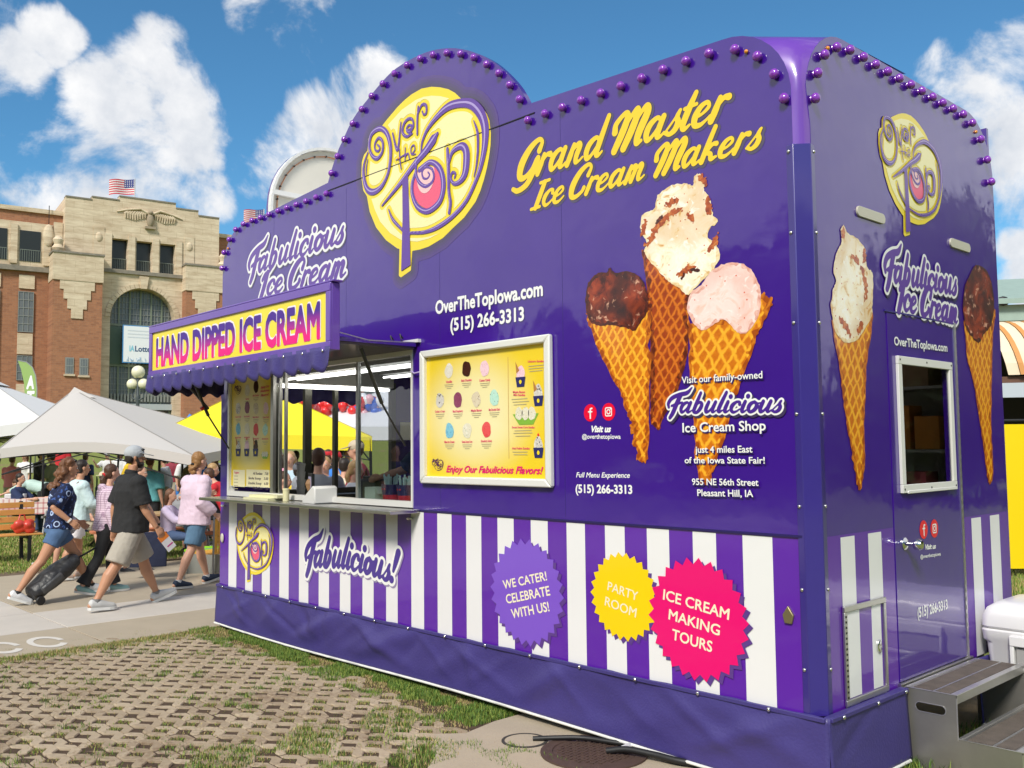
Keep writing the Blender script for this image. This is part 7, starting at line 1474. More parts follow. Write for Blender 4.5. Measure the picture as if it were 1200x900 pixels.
def table(label, loc, rz, L, top_m, seat_m, benches=True, cat='table', nm='picnic_table'):
    T_ = thing(nm, label, cat, loc, rz)
    for k in range(5): box('top_plank', (-L / 2, L / 2, -.35 + k * .142, -.22 + k * .142, .72, .76), top_m, T_, bevel=.005)
    if benches:
        for sd in (-1, 1):
            for k in range(2): box('seat_plank', (-L / 2, L / 2, sd * .68 - .13 + k * .14, sd * .68 + k * .14, .42, .46), seat_m, T_, bevel=.005)
    for x in (-L * .33, L * .33):
        m = MB(); m.tube([(x, -.62, 0), (x, -.4, .45), (x, -.25, .72)], .025, 8); m.tube([(x, .62, 0), (x, .4, .45), (x, .25, .72)], .025, 8); m.bar((x, -.7, .40), (x, .7, .40), .04); m.build('leg_frame', GALV, T_)
    return T_
a = [(-12.796,2.072)][0]; table('picnic table with salmon red bench planks behind the man in black', (a[0], a[1], -.05), R(80), 1.9, TANW, SALM)
a = [(-19.787,1.679)][0]; T_ = table('long table under red gingham cloth piled with trays at the far left', (a[0], a[1], -.05), R(60), 2.4, TANW, TANW, benches=False, nm='serving_table')
CL_ = MB().box(-1.22, 1.22, -.38, .38, .765, .775).box(-1.225, -1.22, -.38, .38, .45, .774).box(1.22, 1.225, -.38, .38, .45, .774).box(-1.22, 1.22, -.385, -.38, .45, .774).build('tablecloth', pattern('red_gingham', 'e8d8d4', 'b03040', 9, 'plaid'), None); CL_.location = (a[0], a[1], -.05); CL_.rotation_euler = (0, 0, R(60)); tag(CL_, 'red and white gingham cloth over the far left table', 'tablecloth')
for k, (dx, c) in enumerate(((-.6, 'foil trays at the left end of the gingham table'), (.1, 'clear plastic tub in the middle of the gingham table'))):
    o = MB().box(-.2, .2, -.14, .14, 0, .10).build('food_tray', M('clear_plastic_grey', (.62, .62, .62), rough=.3), bevel=.02); o.location = (a[0] + dx * .5, a[1] + dx * .87, .728); o.rotation_euler = (0, 0, R(60)); tag(o, 'white ' + c, 'tray')
# grill, tote and webbed chair near the trailer's left corner
a = (-11.73,2.38); GRL = thing('gas_grill', 'black lidded gas grill beyond the trailer left corner', 'grill', (*a, -.05), R(60))
MB().tube([(-.3, 0, .95), (.3, 0, .95)], .22, 16).build('lid', M('grill_green_black', (.03, .045, .04), rough=.35), GRL, smooth=40); m = MB(); m.box(-.34, .34, -.24, .24, .68, .93); m.build('firebox', BLK, GRL, bevel=.02)
m = MB(); [m.bar((sx * .3, sy * .2, 0), (sx * .3, sy * .2, .7), .04) for sx in (-1, 1) for sy in (-1, 1)]; m.box(-.62, -.35, -.2, .2, .80, .83); m.box(.35, .62, -.2, .2, .80, .83); m.build('stand', BLK, GRL)
a = (-10.37,1.79); o = thing('storage_tote', 'clear storage tote with lime green rim by the trailer corner', 'tote', (*a, -.05), R(50)); MB().box(-.28, .28, -.2, .2, 0, .36).build('tub', M('smoky_clear_plastic', (.25, .26, .24), rough=.3), o, bevel=.03); m = MB(); m.box(-.3, .3, -.22, -.2, .355, .385); m.box(-.3, .3, .2, .22, .355, .385); m.box(-.3, -.28, -.2, .2, .356, .384); m.box(.28, .3, -.2, .2, .356, .384); m.build('rim', M('lime_plastic', (.28, .65, .03), rough=.4), o)
a = (-9.77,1.55); o = thing('webbed_chair', 'yellow orange webbed lawn chair half hidden by the trailer corner', 'chair', (*a, -.05), R(20)); YW = M('orange_webbing', (.75, .38, .05), rough=.7, var=.3, vs=30)
for k in range(6): MB().box(-.25 + k * .085, -.18 + k * .085, -.25, .25, .385, .392).build('seat_strap', YW, o)
for k in range(6): MB().box(.25, .257, -.25 + k * .085, -.18 + k * .085, .40, .85).build('back_strap', YW, o)
m = MB(); [m.tube([(sx * .26, sy * .26, 0), (sx * .26, sy * .26, .4)], .013, 8) for sx in (-1, 1) for sy in (-1, 1)]; m.tube([(.26, -.26, .4), (.27, -.26, .88), (.27, .26, .88), (.26, .26, .4)], .013, 8); m.build('frame', GALV, o, smooth=50)

# ------------------------------------------------------------ canopies
def canopy(label, apex, corners, drop, col, cat='canopy tent', nm='canopy_tent', legm=None, slant=0, vent=True, mids=None, group=None, sag=.0):
    base = (sum(c[0] for c in corners) / 4, sum(c[1] for c in corners) / 4, 0)
    T_ = thing(nm, label, cat, base, 0, group); L = lambda p: Vector(p) - Vector(base)
    cm = M(nm + '_fabric_' + str(col[:2]), col, rough=.8, bump=.15, bs=6)
    m = MB(); A = L(apex); n = 10
    rows = []
    for q in range(4):
        c0, c1 = L(corners[q]), L(corners[(q + 1) % 4]); md = (mids or {}).get(q, 0)
        pan = MB(); vs = []; nr = 6
        for i in range(nr + 1):
            t_ = i / nr
            for j in range(n + 1):
                e = c0.lerp(c1, j / n) + Vector((0, 0, md * math.sin(math.pi * j / n))); p = A.lerp(e, t_); p.z -= sag * math.sin(math.pi * t_) * (1 - .0); vs.append(p)
        fs = [(i * (n + 1) + j, (i + 1) * (n + 1) + j, (i + 1) * (n + 1) + j + 1, i * (n + 1) + j + 1) for i in range(nr) for j in range(n)]
        pan.add(vs, fs); pan.build('roof_panel', cm, T_, smooth=50)
        vv = MB(); V = []
        for j in range(n + 1):
            e = c0.lerp(c1, j / n) + Vector((0, 0, md * math.sin(math.pi * j / n))); V += [e, e + Vector((0, 0, -drop)) + (e.normalized() * .0)]
        vv.add(V, [(2 * j, 2 * j + 1, 2 * j + 3, 2 * j + 2) for j in range(n)]); vv.build('valance', cm, T_)
    if vent:
        V = [A + Vector((0, 0, .10))] + [A.lerp(L(c), .14) + Vector((0, 0, .05)) for c in corners]; MB().add(V, [(0, 1, 2), (0, 2, 3), (0, 3, 4), (0, 4, 1)]).build('vent_cap', cm, T_)
    sm_ = M(nm + '_seam_' + str(col[:2]), tuple(c * .62 for c in col), rough=.8); m = MB()
    for c in corners: m.bar(A + Vector((0, 0, .008)), L(c) + Vector((0, 0, .008)), .022, .006)
    m.build('hip_seams', sm_, T_)
    lm = legm or M('dark_tent_frame', (.05, .05, .055), rough=.4, metal=.5)
    for c in corners:
        c = L(c); f = Vector((c.x * (1 + slant), c.y * (1 + slant), 0)); gz = hill(f.x + base[0], f.y + base[1]) - .05
        MB().bar(f + Vector((0, 0, gz)), c * .985, .04).build('leg', lm, T_)
    m = MB()
    for q in range(4):
        c0, c1 = L(corners[q]) * .98, L(corners[(q + 1) % 4]) * .98; md = (mids or {}).get(q, 0); mm = c0.lerp(c1, .5) + Vector((0, 0, md - .12)); m.bar(c0 - Vector((0, 0, .12)), mm, .025); m.bar(mm, c1 - Vector((0, 0, .12)), .025); m.bar(c0 - Vector((0, 0, .42)), mm, .02); m.bar(mm, c1 - Vector((0, 0, .42)), .02)
    m.build('truss', lm, T_); return T_
AP = (-17.615,2.226,2.962); c0 = (-16.06,0.484,1.773); c1 = (-12.753,2.591,1.622)
c2 = (c1[0] - 3.6, c1[1] + 3.4, 1.9); c3 = (c0[0] - 3.6, c0[1] + 3.4, 1.95)
BT = canopy('beige slant-leg canopy tent with pointed top behind the walkers', AP, [c0, c1, c2, c3], .17, (.53, .50, .47), mids={0: .17}, slant=.12, vent=False)
V_ = [Vector(AP), ] ; m = MB(); q0 = Vector((-17.412,2.018,2.807)); q1 = Vector((-16.916,2.409,2.779)); ap_ = Vector(AP) + Vector((0, 0, .06)); b_ = Vector((sum(c[0] for c in (c0, c1, c2, c3)) / 4, sum(c[1] for c in (c0, c1, c2, c3)) / 4, 0))
m.add([ap_ - b_, q0 - b_, q1 - b_, ap_ - b_ + Vector((-.4, .4, -.2))], [(0, 1, 2), (0, 2, 3), (0, 3, 1)]); m.build('vent_cap', M('beige_vent_fabric', (.50, .47, .44), rough=.8), BT)
AP = (-24.326,2.302,3.535); c0 = (-23.104,0.812,2.134); c1 = (-20.209,2.43,2.432); canopy('plain white canopy tent at the far left edge', AP, [c0, c1, (c1[0] - 3, c1[1] + 3, 2.3), (c0[0] - 3, c0[1] + 3, 2.3)], .25, (.66, .655, .65))
AP = (-16.004,5.422,3.116); c0 = (-16.002,3.316,2.086); c1 = (-13.14,6.417,1.942); canopy('bright yellow canopy tent behind the trailer', AP, [c0, c1, (c1[0] - 2.9, c1[1] + 1.3, 2.0), (c0[0] - 2.6, c0[1] + 1.6, 2.2)], .28, (.80, .67, .02), vent=False)
AP = (-30.574,10.364,2.956); c0 = (-29.194,8.98,2.19); c1 = (-28.165,10.097,2.116); canopy('blue canopy tent glimpsed below the yellow one', AP, [c0, c1, (c1[0] - 3, c1[1] + 3, c1[2]), (c0[0] - 3, c0[1] + 3, c0[2])], .3, (.06, .22, .62))
AP = (-19.847,11.555,3.523); c0 = (-18.826,8.357,2.293); c1 = (-16.177,11.217,2.252); canopy('large white tent seen through the service window', AP, [c0, c1, (c1[0] - 3, c1[1] + 4, 2.3), (c0[0] - 4, c0[1] + 3, 2.3)], .35, (.66, .66, .67))
AP = (-14.4, -7.6, 3.2); canopy('white canopy tent across the path mirrored in the window glass', AP, [(-12.5, -9.6, 2.15), (-12.5, -5.7, 2.15), (-16.3, -5.7, 2.15), (-16.3, -9.6, 2.15)], .28, (.74, .74, .78))
# balloon garland beyond the yellow tent
ORD = 'first second third fourth fifth sixth seventh eighth ninth tenth eleventh twelfth thirteenth fourteenth fifteenth sixteenth seventeenth eighteenth nineteenth twentieth twenty-first twenty-second twenty-third'.split()
BMn = {c: M('balloon_' + c, v, rough=.25, coat=.5) for c, v in (('red', (.70, .03, .03)), ('blue', (.03, .12, .55)), ('pink', (.80, .45, .50)), ('white', (.8, .8, .82)))}
rq = random.Random(5); proto = {c: None for c in BMn}
for k in range(46):
    px = 376 + (k % 23) * 3.0; row = k // 23
    c = rq.choice(['blue', 'pink', 'blue', 'pink', 'white', 'red'] if k % 23 > 3 else ['red'])
    P = Vector((-19.474,9.101,2.61)).lerp(Vector((-18.447,10.203,2.663)), (k % 23) / 22) + Vector((rq.uniform(-.1, .1), rq.uniform(-.1, .1), rq.uniform(-.12, .12) + row * .25 + .1))
    if proto[c] is None:
        o = MB().lathe([(.01, -.15), (.07, -.11), (.125, 0), (.12, .06), (.07, .13), (.005, .15)], 12).build('balloon', BMn[c], smooth=60); proto[c] = o
    else: o = proto[c].copy(); COL.objects.link(o)
    o.location = P; tag(o, '%s balloon in the %s row of the garland, %s from its left end' % (c, ('lower', 'upper')[row], ORD[k % 23]), 'balloon', group='balloons of the garland')
for c, q in (('red', (-19.186,8.669,2.661)), ('red', (-18.791,8.333,2.904))):
    o = proto[c].copy(); COL.objects.link(o); o.location = q; o.scale = (1.9,) * 3; tag(o, 'large red balloon %s at the left end of the garland' % ('low' if q == (-19.186,8.669,2.661) else 'high'), 'balloon', group='big red balloons')

# ------------------------------------------------------------ crowd
def colr(n, c, **k): return fab_mat('cloth_' + n, c, **k)
W1, N1, K1, G1 = colr('white', (.72, .71, .70)), colr('navy', (.02, .035, .10)), colr('black', (.018, .018, .02)), colr('grey', (.30, .31, .33))
KH, MN, TL, RD, CO_, YL, BL, LIL, MAR, CRE, OL = colr('khaki', (.38, .33, .25)), colr('mint', (.50, .66, .60)), colr('teal', (.12, .40, .42)), colr('red', (.55, .02, .03)), colr('coral', (.72, .22, .22)), colr('yellow', (.80, .52, .02)), colr('blue', (.04, .20, .60)), colr('lilac', (.55, .46, .62)), colr('maroon', (.25, .03, .05)), colr('cream', (.66, .58, .42)), colr('olive', (.15, .16, .08))
JN = colr('jeans', (.06, .10, .20)); SHO = M('dark_shoe', (.04, .04, .045), rough=.7); SHW_ = M('white_shoe', (.7, .7, .7), rough=.6)
def bg(label, P, rz, H, top, bottom, hair=('short', 'brown'), legs=((8, 6, 0), (-6, 8, -4)), z=None, **k):
    return person(label, P, rz, H, legs=legs, top=top, bottom=bottom, hair=hair, shoes=k.pop('shoes', SHO), z0=(hill(*P) - .05 if z is None else z), **k)
SH_ = lambda m_, l=.9, fl=1.05: (m_, 'shorts', l, fl); TRs = lambda m_: (m_, 'trousers', 1.93); SIT = ((82, 80, 0), (86, 78, 0))
bg('person bending over a table in pale mint shirt and black trousers', (-20.89,2.68), LEFT, 1.68, (MN, 1.2, -.02, 1.3), TRs(K1), lean=78, arms=((60, 8, 10), (70, 8, 10)), bulk=1.15)
bg('person in white and maroon top standing at the far left', (-27.2,3.98), TOCAM, 1.7, (W1, 1, -.05, 1.1), TRs(MAR), hair=('long', 'auburn'), fem=True)
bg('person in black jacket under the left part of the beige tent', (-24.76,3.66), RIGHT, 1.75, (K1, 1.9, -.06, 1.3), TRs(K1), hair=('short', 'dark'), arms=((40, 8, 50), (30, 8, 60)))
bg('person in bright red shirt standing on the slope under the beige tent', (-29.67,5.73), AWAY, 1.95, (RD, .95, -.05, 1.2), SH_(KH), hair=('short', 'brown'), arms=((20, 8, 70), (10, 8, 60)))
bg('person in straw hat and grey shirt behind the curly haired woman', (-17.83,2.29), TOCAM, 1.42, (G1, .95, -.02, 1.2), SH_(KH), hat=('brim', M('straw_hat', (.62, .50, .30))), bulk=1.1)
bg('dark haired person in blue shirt just behind the curly haired woman', (-12.19,0.42), RIGHT, 1.5, (BL, .9, -.02, 1.2), SH_(JN), hair=('short', 'dark'))
a = (-15.53,1.82); bg('grey haired man in white shirt sitting in a camp chair', a, R(20), 1.6, (W1, .9, .0, 1.2), SH_(KH), hair=('side', 'grey'), legs=SIT, seat=.36, arms=((35, 10, 50), (35, 10, 50)), bulk=1.15)
o = thing('camp_chair', 'folding navy camp chair holding the grey haired man', 'chair', (*a, -.05), R(20)); MB().box(-.3, .25, -.28, .28, .33, .37).build('seat', N1, o); MB().bar((-.24, 0, .36), (-.42, 0, 1.08), .56, .02, upv=(0, 1, 0)).build('backrest', N1, o)
m = MB(); [m.bar((sx * .26, sy * .27, 0), (-sx * .22, sy * .27, .36), .025) for sx in (-1, 1) for sy in (-1, 1)]; m.build('crossed_legs', BLK, o)
a = (-16.97,2.48); o = thing('camp_chair', 'empty teal and green camp chair right of the grey haired man', 'chair', (*a, -.05), R(-20)); MB().box(-.3, .25, -.28, .28, .40, .44).build('seat', TL, o); MB().bar((-.24, 0, .42), (-.36, 0, 1.22), .6, .02, upv=(0, 1, 0)).build('backrest', colr('bottle_green', (.03, .16, .11)), o)
m = MB(); [m.bar((sx * .26, sy * .27, 0), (-sx * .22, sy * .27, .40), .025) for sx in (-1, 1) for sy in (-1, 1)]; m.build('crossed_legs', BLK, o)
bg('photographer in white hat and white shirt with a black shoulder bag', (-27.64,6.46), TOCAM, 1.62, (W1, .9, -.05, 1.2), SH_(K1), hat=('cap', W1), arms=((60, 10, 80), (60, 10, 80)))
bg('person in white top just left of the man in black', (-26.35,6.37), AWAY, 1.72, (W1, .9, -.05, 1.2), TRs(JN), hair=('long', 'brown'), fem=True)
bg('bare armed person in white vest right behind the man in black', (-11.28,1.1), RIGHT, 1.52, (W1, .25, -.02, 1.1), SH_(K1), hair=('short', 'brown'), arms=((10, 14, 20), (10, 14, 30)), bulk=1.2)
bg('person in teal shirt and dark shorts standing beneath the beige tent edge', (-14.27,2.45), AWAY, 1.66, (TL, .95, -.05, 1.5), SH_(K1), hair=('short', 'brown'), bulk=1.15)
bg('person in light grey hooded top beyond the beige tent', (-19.51,4.9), LEFT, 1.62, (colr('light_grey', (.50, .50, .52)), 1.9, -.08, 2.0, 'hood'), TRs(K1))
bg('person in white top and blue jeans near the blue tent', (-21.19,6.04), RIGHT, 1.7, (W1, .95, -.05, 1.2), TRs(BL), hair=('short', 'blond'))
bg('seated child with brown hair in lilac shirt at the picnic table', (-11.47,1.63), RIGHT, 1.42, (LIL, 1.9, -.04, 1.5), TRs(JN), hair=('long', 'auburn'), legs=SIT, seat=.44, arms=((50, 8, 50), (50, 8, 40)), fem=True)
bg('person in coral shirt stooping beyond the woman in pink', (-12.11,2.41), RIGHT, 1.56, (CO_, 1.2, -.03, 1.3), SH_(KH), hair=('short', 'blond'), lean=18, arms=((60, 8, 20), (60, 8, 10)), head=(20, 0))
bg('man in navy shirt standing by the white post left of the trailer', (-15.43,4.28), LEFT, 1.70, (N1, .95, -.05, 1.3), TRs(JN), hair=('side', 'brown'), bulk=1.15, arms=((25, 8, 40), (10, 8, 10)))
bg('person in red long sleeved shirt reaching over the grill', (-11.22,2.49), LEFT, 1.55, (RD, 1.95, -.03, 1.4), TRs(K1), hair=('short', 'brown'), lean=30, arms=((70, 6, 5), (75, 6, 10)))
a = [(-14.422,0.127)][0]; bg('person sitting on the bench with white trainers and an arm along its back', (a[0] - .15, a[1] - .75), R(-5), 1.66, (colr('pink_print', (.70, .18, .26)), .9, -.02, 1.2), SH_(K1), hair=('short', 'brown'), legs=((84, 50, 25), (70, 60, 10)), seat=.42, arms=((-20, 70, 20), (40, 8, 60)), shoes=SHW_)
for k_, (P_, lb, mt_, hr_, ht_, st_) in enumerate((
    ((-24.17,2.82), 'person in coral shirt beyond the gingham table', CO_, 'brown', None, 0), ((-19.67,1.78), 'dark haired person in navy seated by the gingham table', N1, 'dark', None, 1),
    ((-22.38,3.28), 'person in olive shirt between the tent legs', OL, 'brown', ('cap', K1), 0), ((-18.76,2.76), 'seated person in rose shirt behind the mint shirt', colr('rose', (.72, .32, .42)), 'dark', None, 1),
    ((-24.98,4.9), 'person in navy shirt standing behind the camp chairs', N1, 'brown', None, 0), ((-19.49,3.45), 'seated person in black with sun hat near the tent pole', K1, 'grey', ('brim', CRE), 1),
    ((-22.08,5.07), 'person in yellow shirt behind the cap of the man in black', YL, 'brown', None, 0), ((-16.65,3.56), 'person in white shirt sitting at the far picnic tables', W1, 'blond', None, 1),
    ((-23.34,6.67), 'person in maroon shirt far beyond the picnic table', MAR, 'dark', None, 0), ((-17.17,4.47), 'person in khaki vest near the yellow tent leg', KH, 'grey', ('cap', G1), 0),
    ((-14.06,3.41), 'person in blue shirt behind the gas grill', BL, 'brown', None, 0), ((-18.77,5.69), 'person in white tank top under the yellow tent', W1, 'dark', None, 0), ((-13.38,2.67), 'seated person in dark grey hidden by the woman in pink', G1, 'brown', None, 1))):
    bg(lb, P_, (AWAY, RIGHT, LEFT, R(170))[k_ % 4], 1.66 + .03 * (k_ % 4), (mt_, .95, -.05, 1.2), TRs(JN) if k_ % 2 else SH_(KH), hair=('short', hr_), hat=ht_, **(dict(legs=SIT, seat=.42, arms=((45, 8, 50), (45, 8, 50))) if st_ else {}))
# crowd seen through the trailer's windows
bg('broad man in grey t-shirt seen from behind through the service window', (-6.97,1.47), AWAY, 1.735, (colr('heather_grey', (.36, .38, .42)), .95, -.06, 1.4), SH_(KH), hair=('short', 'brown'), bulk=1.5, arms=((30, 10, 70), (30, 10, 70)))
bg('person in yellow shirt and grey cap with a backpack', (-7.92,1.77), AWAY, 1.57, (YL, .95, -.05, 1.3), TRs(K1), hair=('short', 'dark'), hat=('cap', colr('dark_grey', (.12, .13, .15))), bulk=1.1)
bg('blond person in pale blue top left of the yellow shirt', (-10.77,3.28), TOCAM, 1.70, (colr('pale_blue', (.45, .58, .66)), .9, -.05, 1.2), TRs(JN), hair=('long', 'blond'), fem=True)
bg('person in blue t-shirt at the left edge of the window view', (-7.35,1.21), RIGHT, 1.48, (colr('steel_blue', (.10, .20, .34)), .9, -.05, 1.3), TRs(JN), hair=('short', 'brown'), bulk=1.1)
bg('fair haired woman facing the trailer beside the man in grey', (-9.26,2.98), TOCAM, 1.62, (BL, .9, -.05, 1.2), TRs(JN), hair=('pony', 'blond'), fem=True)
bg('person in bright blue shirt and red cap', (-10.72,4.06), AWAY, 1.70, (BL, .9, -.05, 1.3), TRs(K1), hat=('cap', RD))
bg('person in cream shirt with raised arms', (-8.75,2.94), R(110), 1.60, (CRE, .9, -.05, 1.3), SH_(KH), hair=('short', 'dark'), arms=((110, 20, 70), (20, 8, 40)))
bg('blond girl in white t-shirt seen through the window', (-7.64,2.37), RIGHT, 1.58, (W1, .9, -.05, 1.2), SH_(JN), hair=('pony', 'blond'), fem=True)
bg('man in beige cap and maroon shirt above the crowd', (-8.17,2.83), LEFT, 1.84, (MAR, .95, -.05, 1.3), TRs(K1), hair=('short', 'brown'), hat=('cap', colr('beige', (.55, .46, .34))))
bg('person in red hat and dark shirt behind the blue shirt', (-12.54,5.04), AWAY, 1.72, (K1, .9, -.05, 1.3), TRs(K1), hat=('cap', RD))
bg('woman in pink top behind the yellow shirted person', (-13.98,4.97), RIGHT, 1.66, (colr('rose', (.72, .32, .42)), .9, -.05, 1.2), TRs(JN), hair=('long', 'dark'), fem=True)
bg('person in dark green shirt behind the girl in white', (-14,6.42), TOCAM, 1.72, (OL, .9, -.05, 1.2), TRs(K1))
for k_, (P_, lb, mt_, hr_, ht_) in enumerate((((-15.62,6.14), 'dark shirted man far behind the yellow shirt', K1, 'dark', None), ((-16.37,6.81), 'person in white cap far behind the man in grey', W1, 'brown', ('cap', W1)), ((-14.83,6.27), 'person in black shirt far behind the fair haired woman', K1, 'brown', None), ((-16.4,7.52), 'person in lilac shirt far behind the red cap', LIL, 'blond', None), ((-15.4,7.13), 'dark haired person in coral far behind the raised arms', CO_, 'dark', None), ((-16.48,8.17), 'person in teal far behind the blond girl', TL, 'brown', None), ((-18.56,7.4), 'person in navy far behind the window post', N1, 'grey', None))):
    bg(lb, P_, (AWAY, RIGHT, TOCAM, LEFT)[k_ % 4], 1.70 + .03 * (k_ % 3), (mt_, .95, -.05, 1.2), TRs(K1), hair=('short', hr_), hat=ht_)
# staff behind the right glass
bg('worker in navy shirt with a badge inside the trailer', (-3.75, .72), R(200), 1.60, (N1, .95, -.05, 1.3), TRs(K1), hair=('short', 'dark'), z=.44, lean=12, arms=((45, 8, 30), (40, 8, 30)), skin='tan')
bg('worker in black shirt behind the cups inside the trailer', (-3.25, 1.15), R(230), 1.62, (K1, .95, -.05, 1.3), TRs(K1), hair=('short', 'dark'), z=.44, arms=((50, 8, 40), (30, 8, 60)), skin='tan')
# people waiting out on the path side, mirrored in the glass
bg('person in navy shirt waiting across the path', (-11.3, -5.6), R(20), 1.75, (N1, .95, -.05, 1.3), TRs(JN), hair=('short', 'dark'), z=0)
bg('person in brown shirt waiting across the path', (-12.6, -6.6), R(60), 1.7, (colr('brown', (.14, .08, .05)), .95, -.05, 1.3), TRs(K1), hair=('short', 'brown'), z=0)

# ------------------------------------------------------------ lamp post, feather flag
P = (-28.74,7.781,4.33); q = (-28.939,7.917,0.83); LM = M('lamp_globe', (.80, .76, .55), rough=.35, coat=.3); PM_ = M('lamp_post_grey', (.10, .115, .12), rough=.5, metal=.3)
gz = hill(P[0], P[1]) - .05
LP = thing('street_lamp', 'grey lamp post with three cream globes before the stadium', 'street lamp', (P[0], P[1], gz)); hz = P[2] - gz
MB().lathe([(.14, 0), (.14, .3), (.07, .5), (.055, hz - .9), (.07, hz - .85), (.05, hz - .75), (.05, hz - .22), (.09, hz - .2)], 12).build('pole', PM_, LP, smooth=40)
MB().ell((0, 0, hz), .215, .215, .215, 20, 14).build('globe', LM, LP, smooth=70)
for sx in (-1, 1):
    dx, dy = sx * .19 * .68, sx * .19 * .73
    MB().ell((dx, dy, hz - .40), .18, .18, .18, 18, 12).build('globe', LM, LP, smooth=70)
    m = MB(); m.tube([(0, 0, hz - .95), (dx, dy, hz - .85), (dx, dy, hz - .60)], .03, 8); m.lathe([(.03, -.72), (.08, -.60), (.10, -.56)], 10, c=(dx, dy, hz)); m.build('arm', PM_, LP, smooth=50)
P = (-25.774,3.788,2.539); FF = thing('feather_flag', 'green and white feather flag printed AT beside the brick wall', 'banner', (P[0], P[1], hill(P[0], P[1]) - .05), R(47))
zb = P[2] - FF.location.z; s_ = 26 / 1095.7
fp = [(s_ * (x - 40), zb + s_ * (495 - y)) for x, y in ((42, 500), (42, 455), (40, 440), (36, 430), (29, 424), (19, 422), (23, 432), (27, 448), (29, 470), (29, 500))]
MB().prism(fp, lambda a, b: (a, -.006, b), lambda a, b: (a, .006, b)).build('sail', M('flag_lime_green', (.28, .42, .12), rough=.6), FF)
MB().tube([(.05, 0, 0)] + [(a + .01, 0, b) for a, b in fp[:6]], .015, 6).build('pole', GALV, FF, smooth=50)
FP = lambda u_, v_, o: (u_, -.006 - o, v_)
text('A', FF, FP, (s_ * -10, zb + s_ * 40), (s_ * -1, zb + s_ * 40), (s_ * -10, zb + s_ * 54), .004, TXW, .06, .1); text('T', FF, FP, (s_ * -9, zb + s_ * 23), (s_ * 0, zb + s_ * 23), (s_ * -9, zb + s_ * 36), .004, TXW, .06, .1)

# ------------------------------------------------------------ stadium
BRK = bpy.data.materials.new('orange_brown_brick'); BRK.use_nodes = True; t, b = nodes_of(BRK); tcn = N(t, 'ShaderNodeTexCoord'); sp = N(t, 'ShaderNodeSeparateXYZ'); t.links.new(tcn.outputs['Object'], sp.inputs[0])
cb_ = N(t, 'ShaderNodeCombineXYZ'); t.links.new(sp.outputs[0], cb_.inputs[0]); t.links.new(sp.outputs[2], cb_.inputs[1])
bt = N(t, 'ShaderNodeTexBrick', i={'Scale': 1.0, 'Mortar Size': .012, 'Brick Width': .42, 'Row Height': .15, 'Color1': (.40, .17, .085, 1), 'Color2': (.17, .065, .04, 1), 'Mortar': (.30, .21, .15, 1), 'Bias': -.2}); t.links.new(cb_.outputs[0], bt.inputs['Vector'])
no = N(t, 'ShaderNodeTexNoise', i={'Scale': 3.6, 'Detail': 7, 'Roughness': .8}); t.links.new(cb_.outputs[0], no.inputs['Vector']); o_ = mixc(t, .55, bt.outputs['Color'], mixc(t, no.outputs['Fac'], (.12, .045, .028), (.62, .28, .14))); t.links.new(o_, b.inputs['Base Color']); b.inputs['Roughness'].default_value = .9
LIM = bpy.data.materials.new('weathered_limestone'); LIM.use_nodes = True; t, b = nodes_of(LIM); tcn = N(t, 'ShaderNodeTexCoord'); sp = N(t, 'ShaderNodeSeparateXYZ'); t.links.new(tcn.outputs['Object'], sp.inputs[0])
cb_ = N(t, 'ShaderNodeCombineXYZ'); t.links.new(sp.outputs[0], cb_.inputs[0]); t.links.new(sp.outputs[2], cb_.inputs[1])
bt = N(t, 'ShaderNodeTexBrick', i={'Scale': 1.0, 'Mortar Size': .02, 'Brick Width': 1.5, 'Row Height': .52, 'Color1': (.72, .58, .41, 1), 'Color2': (.60, .46, .31, 1), 'Mortar': (.42, .30, .18, 1)}); t.links.new(cb_.outputs[0], bt.inputs['Vector'])
mp = N(t, 'ShaderNodeMapping', i={'Scale': (.5, 2.4, 1)}); t.links.new(cb_.outputs[0], mp.inputs[0]); no = N(t, 'ShaderNodeTexNoise', i={'Scale': 1.1, 'Detail': 8, 'Roughness': .72}); t.links.new(mp.outputs[0], no.inputs['Vector'])
rp = N(t, 'ShaderNodeValToRGB'); t.links.new(no.outputs['Fac'], rp.inputs[0]); rp.color_ramp.elements[0].position = .33; rp.color_ramp.elements[0].color = (.38, .27, .17, 1); rp.color_ramp.elements[1].position = .62; rp.color_ramp.elements[1].color = (.76, .64, .48, 1)
t.links.new(mixc(t, .6, bt.outputs['Color'], rp.outputs[0]), b.inputs['Base Color']); b.inputs['Roughness'].default_value = .9
LIMD = M('sooty_limestone_coping', (.24, .21, .17), rough=.9, var=.5, vs=3)
DKW = M('dark_window_void', (.02, .022, .02), rough=.3); GRW = M('grey_glass_block', (.15, .16, .165), rough=.25, var=.3, vs=2); GRN = M('green_steel_mullion', (.19, .22, .16), rough=.6); GRP = M('green_panel', (.09, .14, .10), rough=.6)
o0_ = (-77.81,26.42); STD = thing('stadium', 'brick and limestone grandstand with stepped parapet, eagle relief and tall arch', 'building', (o0_[0], o0_[1], 0), R(81.6))
def sbox(nm, P, y0, y1, mt, par=None): # P: two corner points (s,z)
    (a, b), (c, d) = P; return box(nm, (min(a, c), max(a, c), y0, y1, min(b, d), max(b, d)), mt, par or STD)
LW = box('left_wing', (-46, -5.5, .3, 16, 0, 21.25), BRK, STD); box('coping', (-46, -5.9, .1, .8, 21.25, 21.6), LIM, LW)
RW = box('right_wing', (6.4, 60, .3, 16, 0, 21.0), BRK, STD); box('coping', (6.7, 60, .1, .8, 21.0, 21.35), LIM, RW)
ac = .32; ar = 2.62; asp = 12.95
arch_ = [(ac - ar, 1.0), (ac + ar, 1.0)] + [(ac + ar * math.cos(R(t_)), asp + ar * math.sin(R(t_))) for t_ in range(0, 181, 9)]
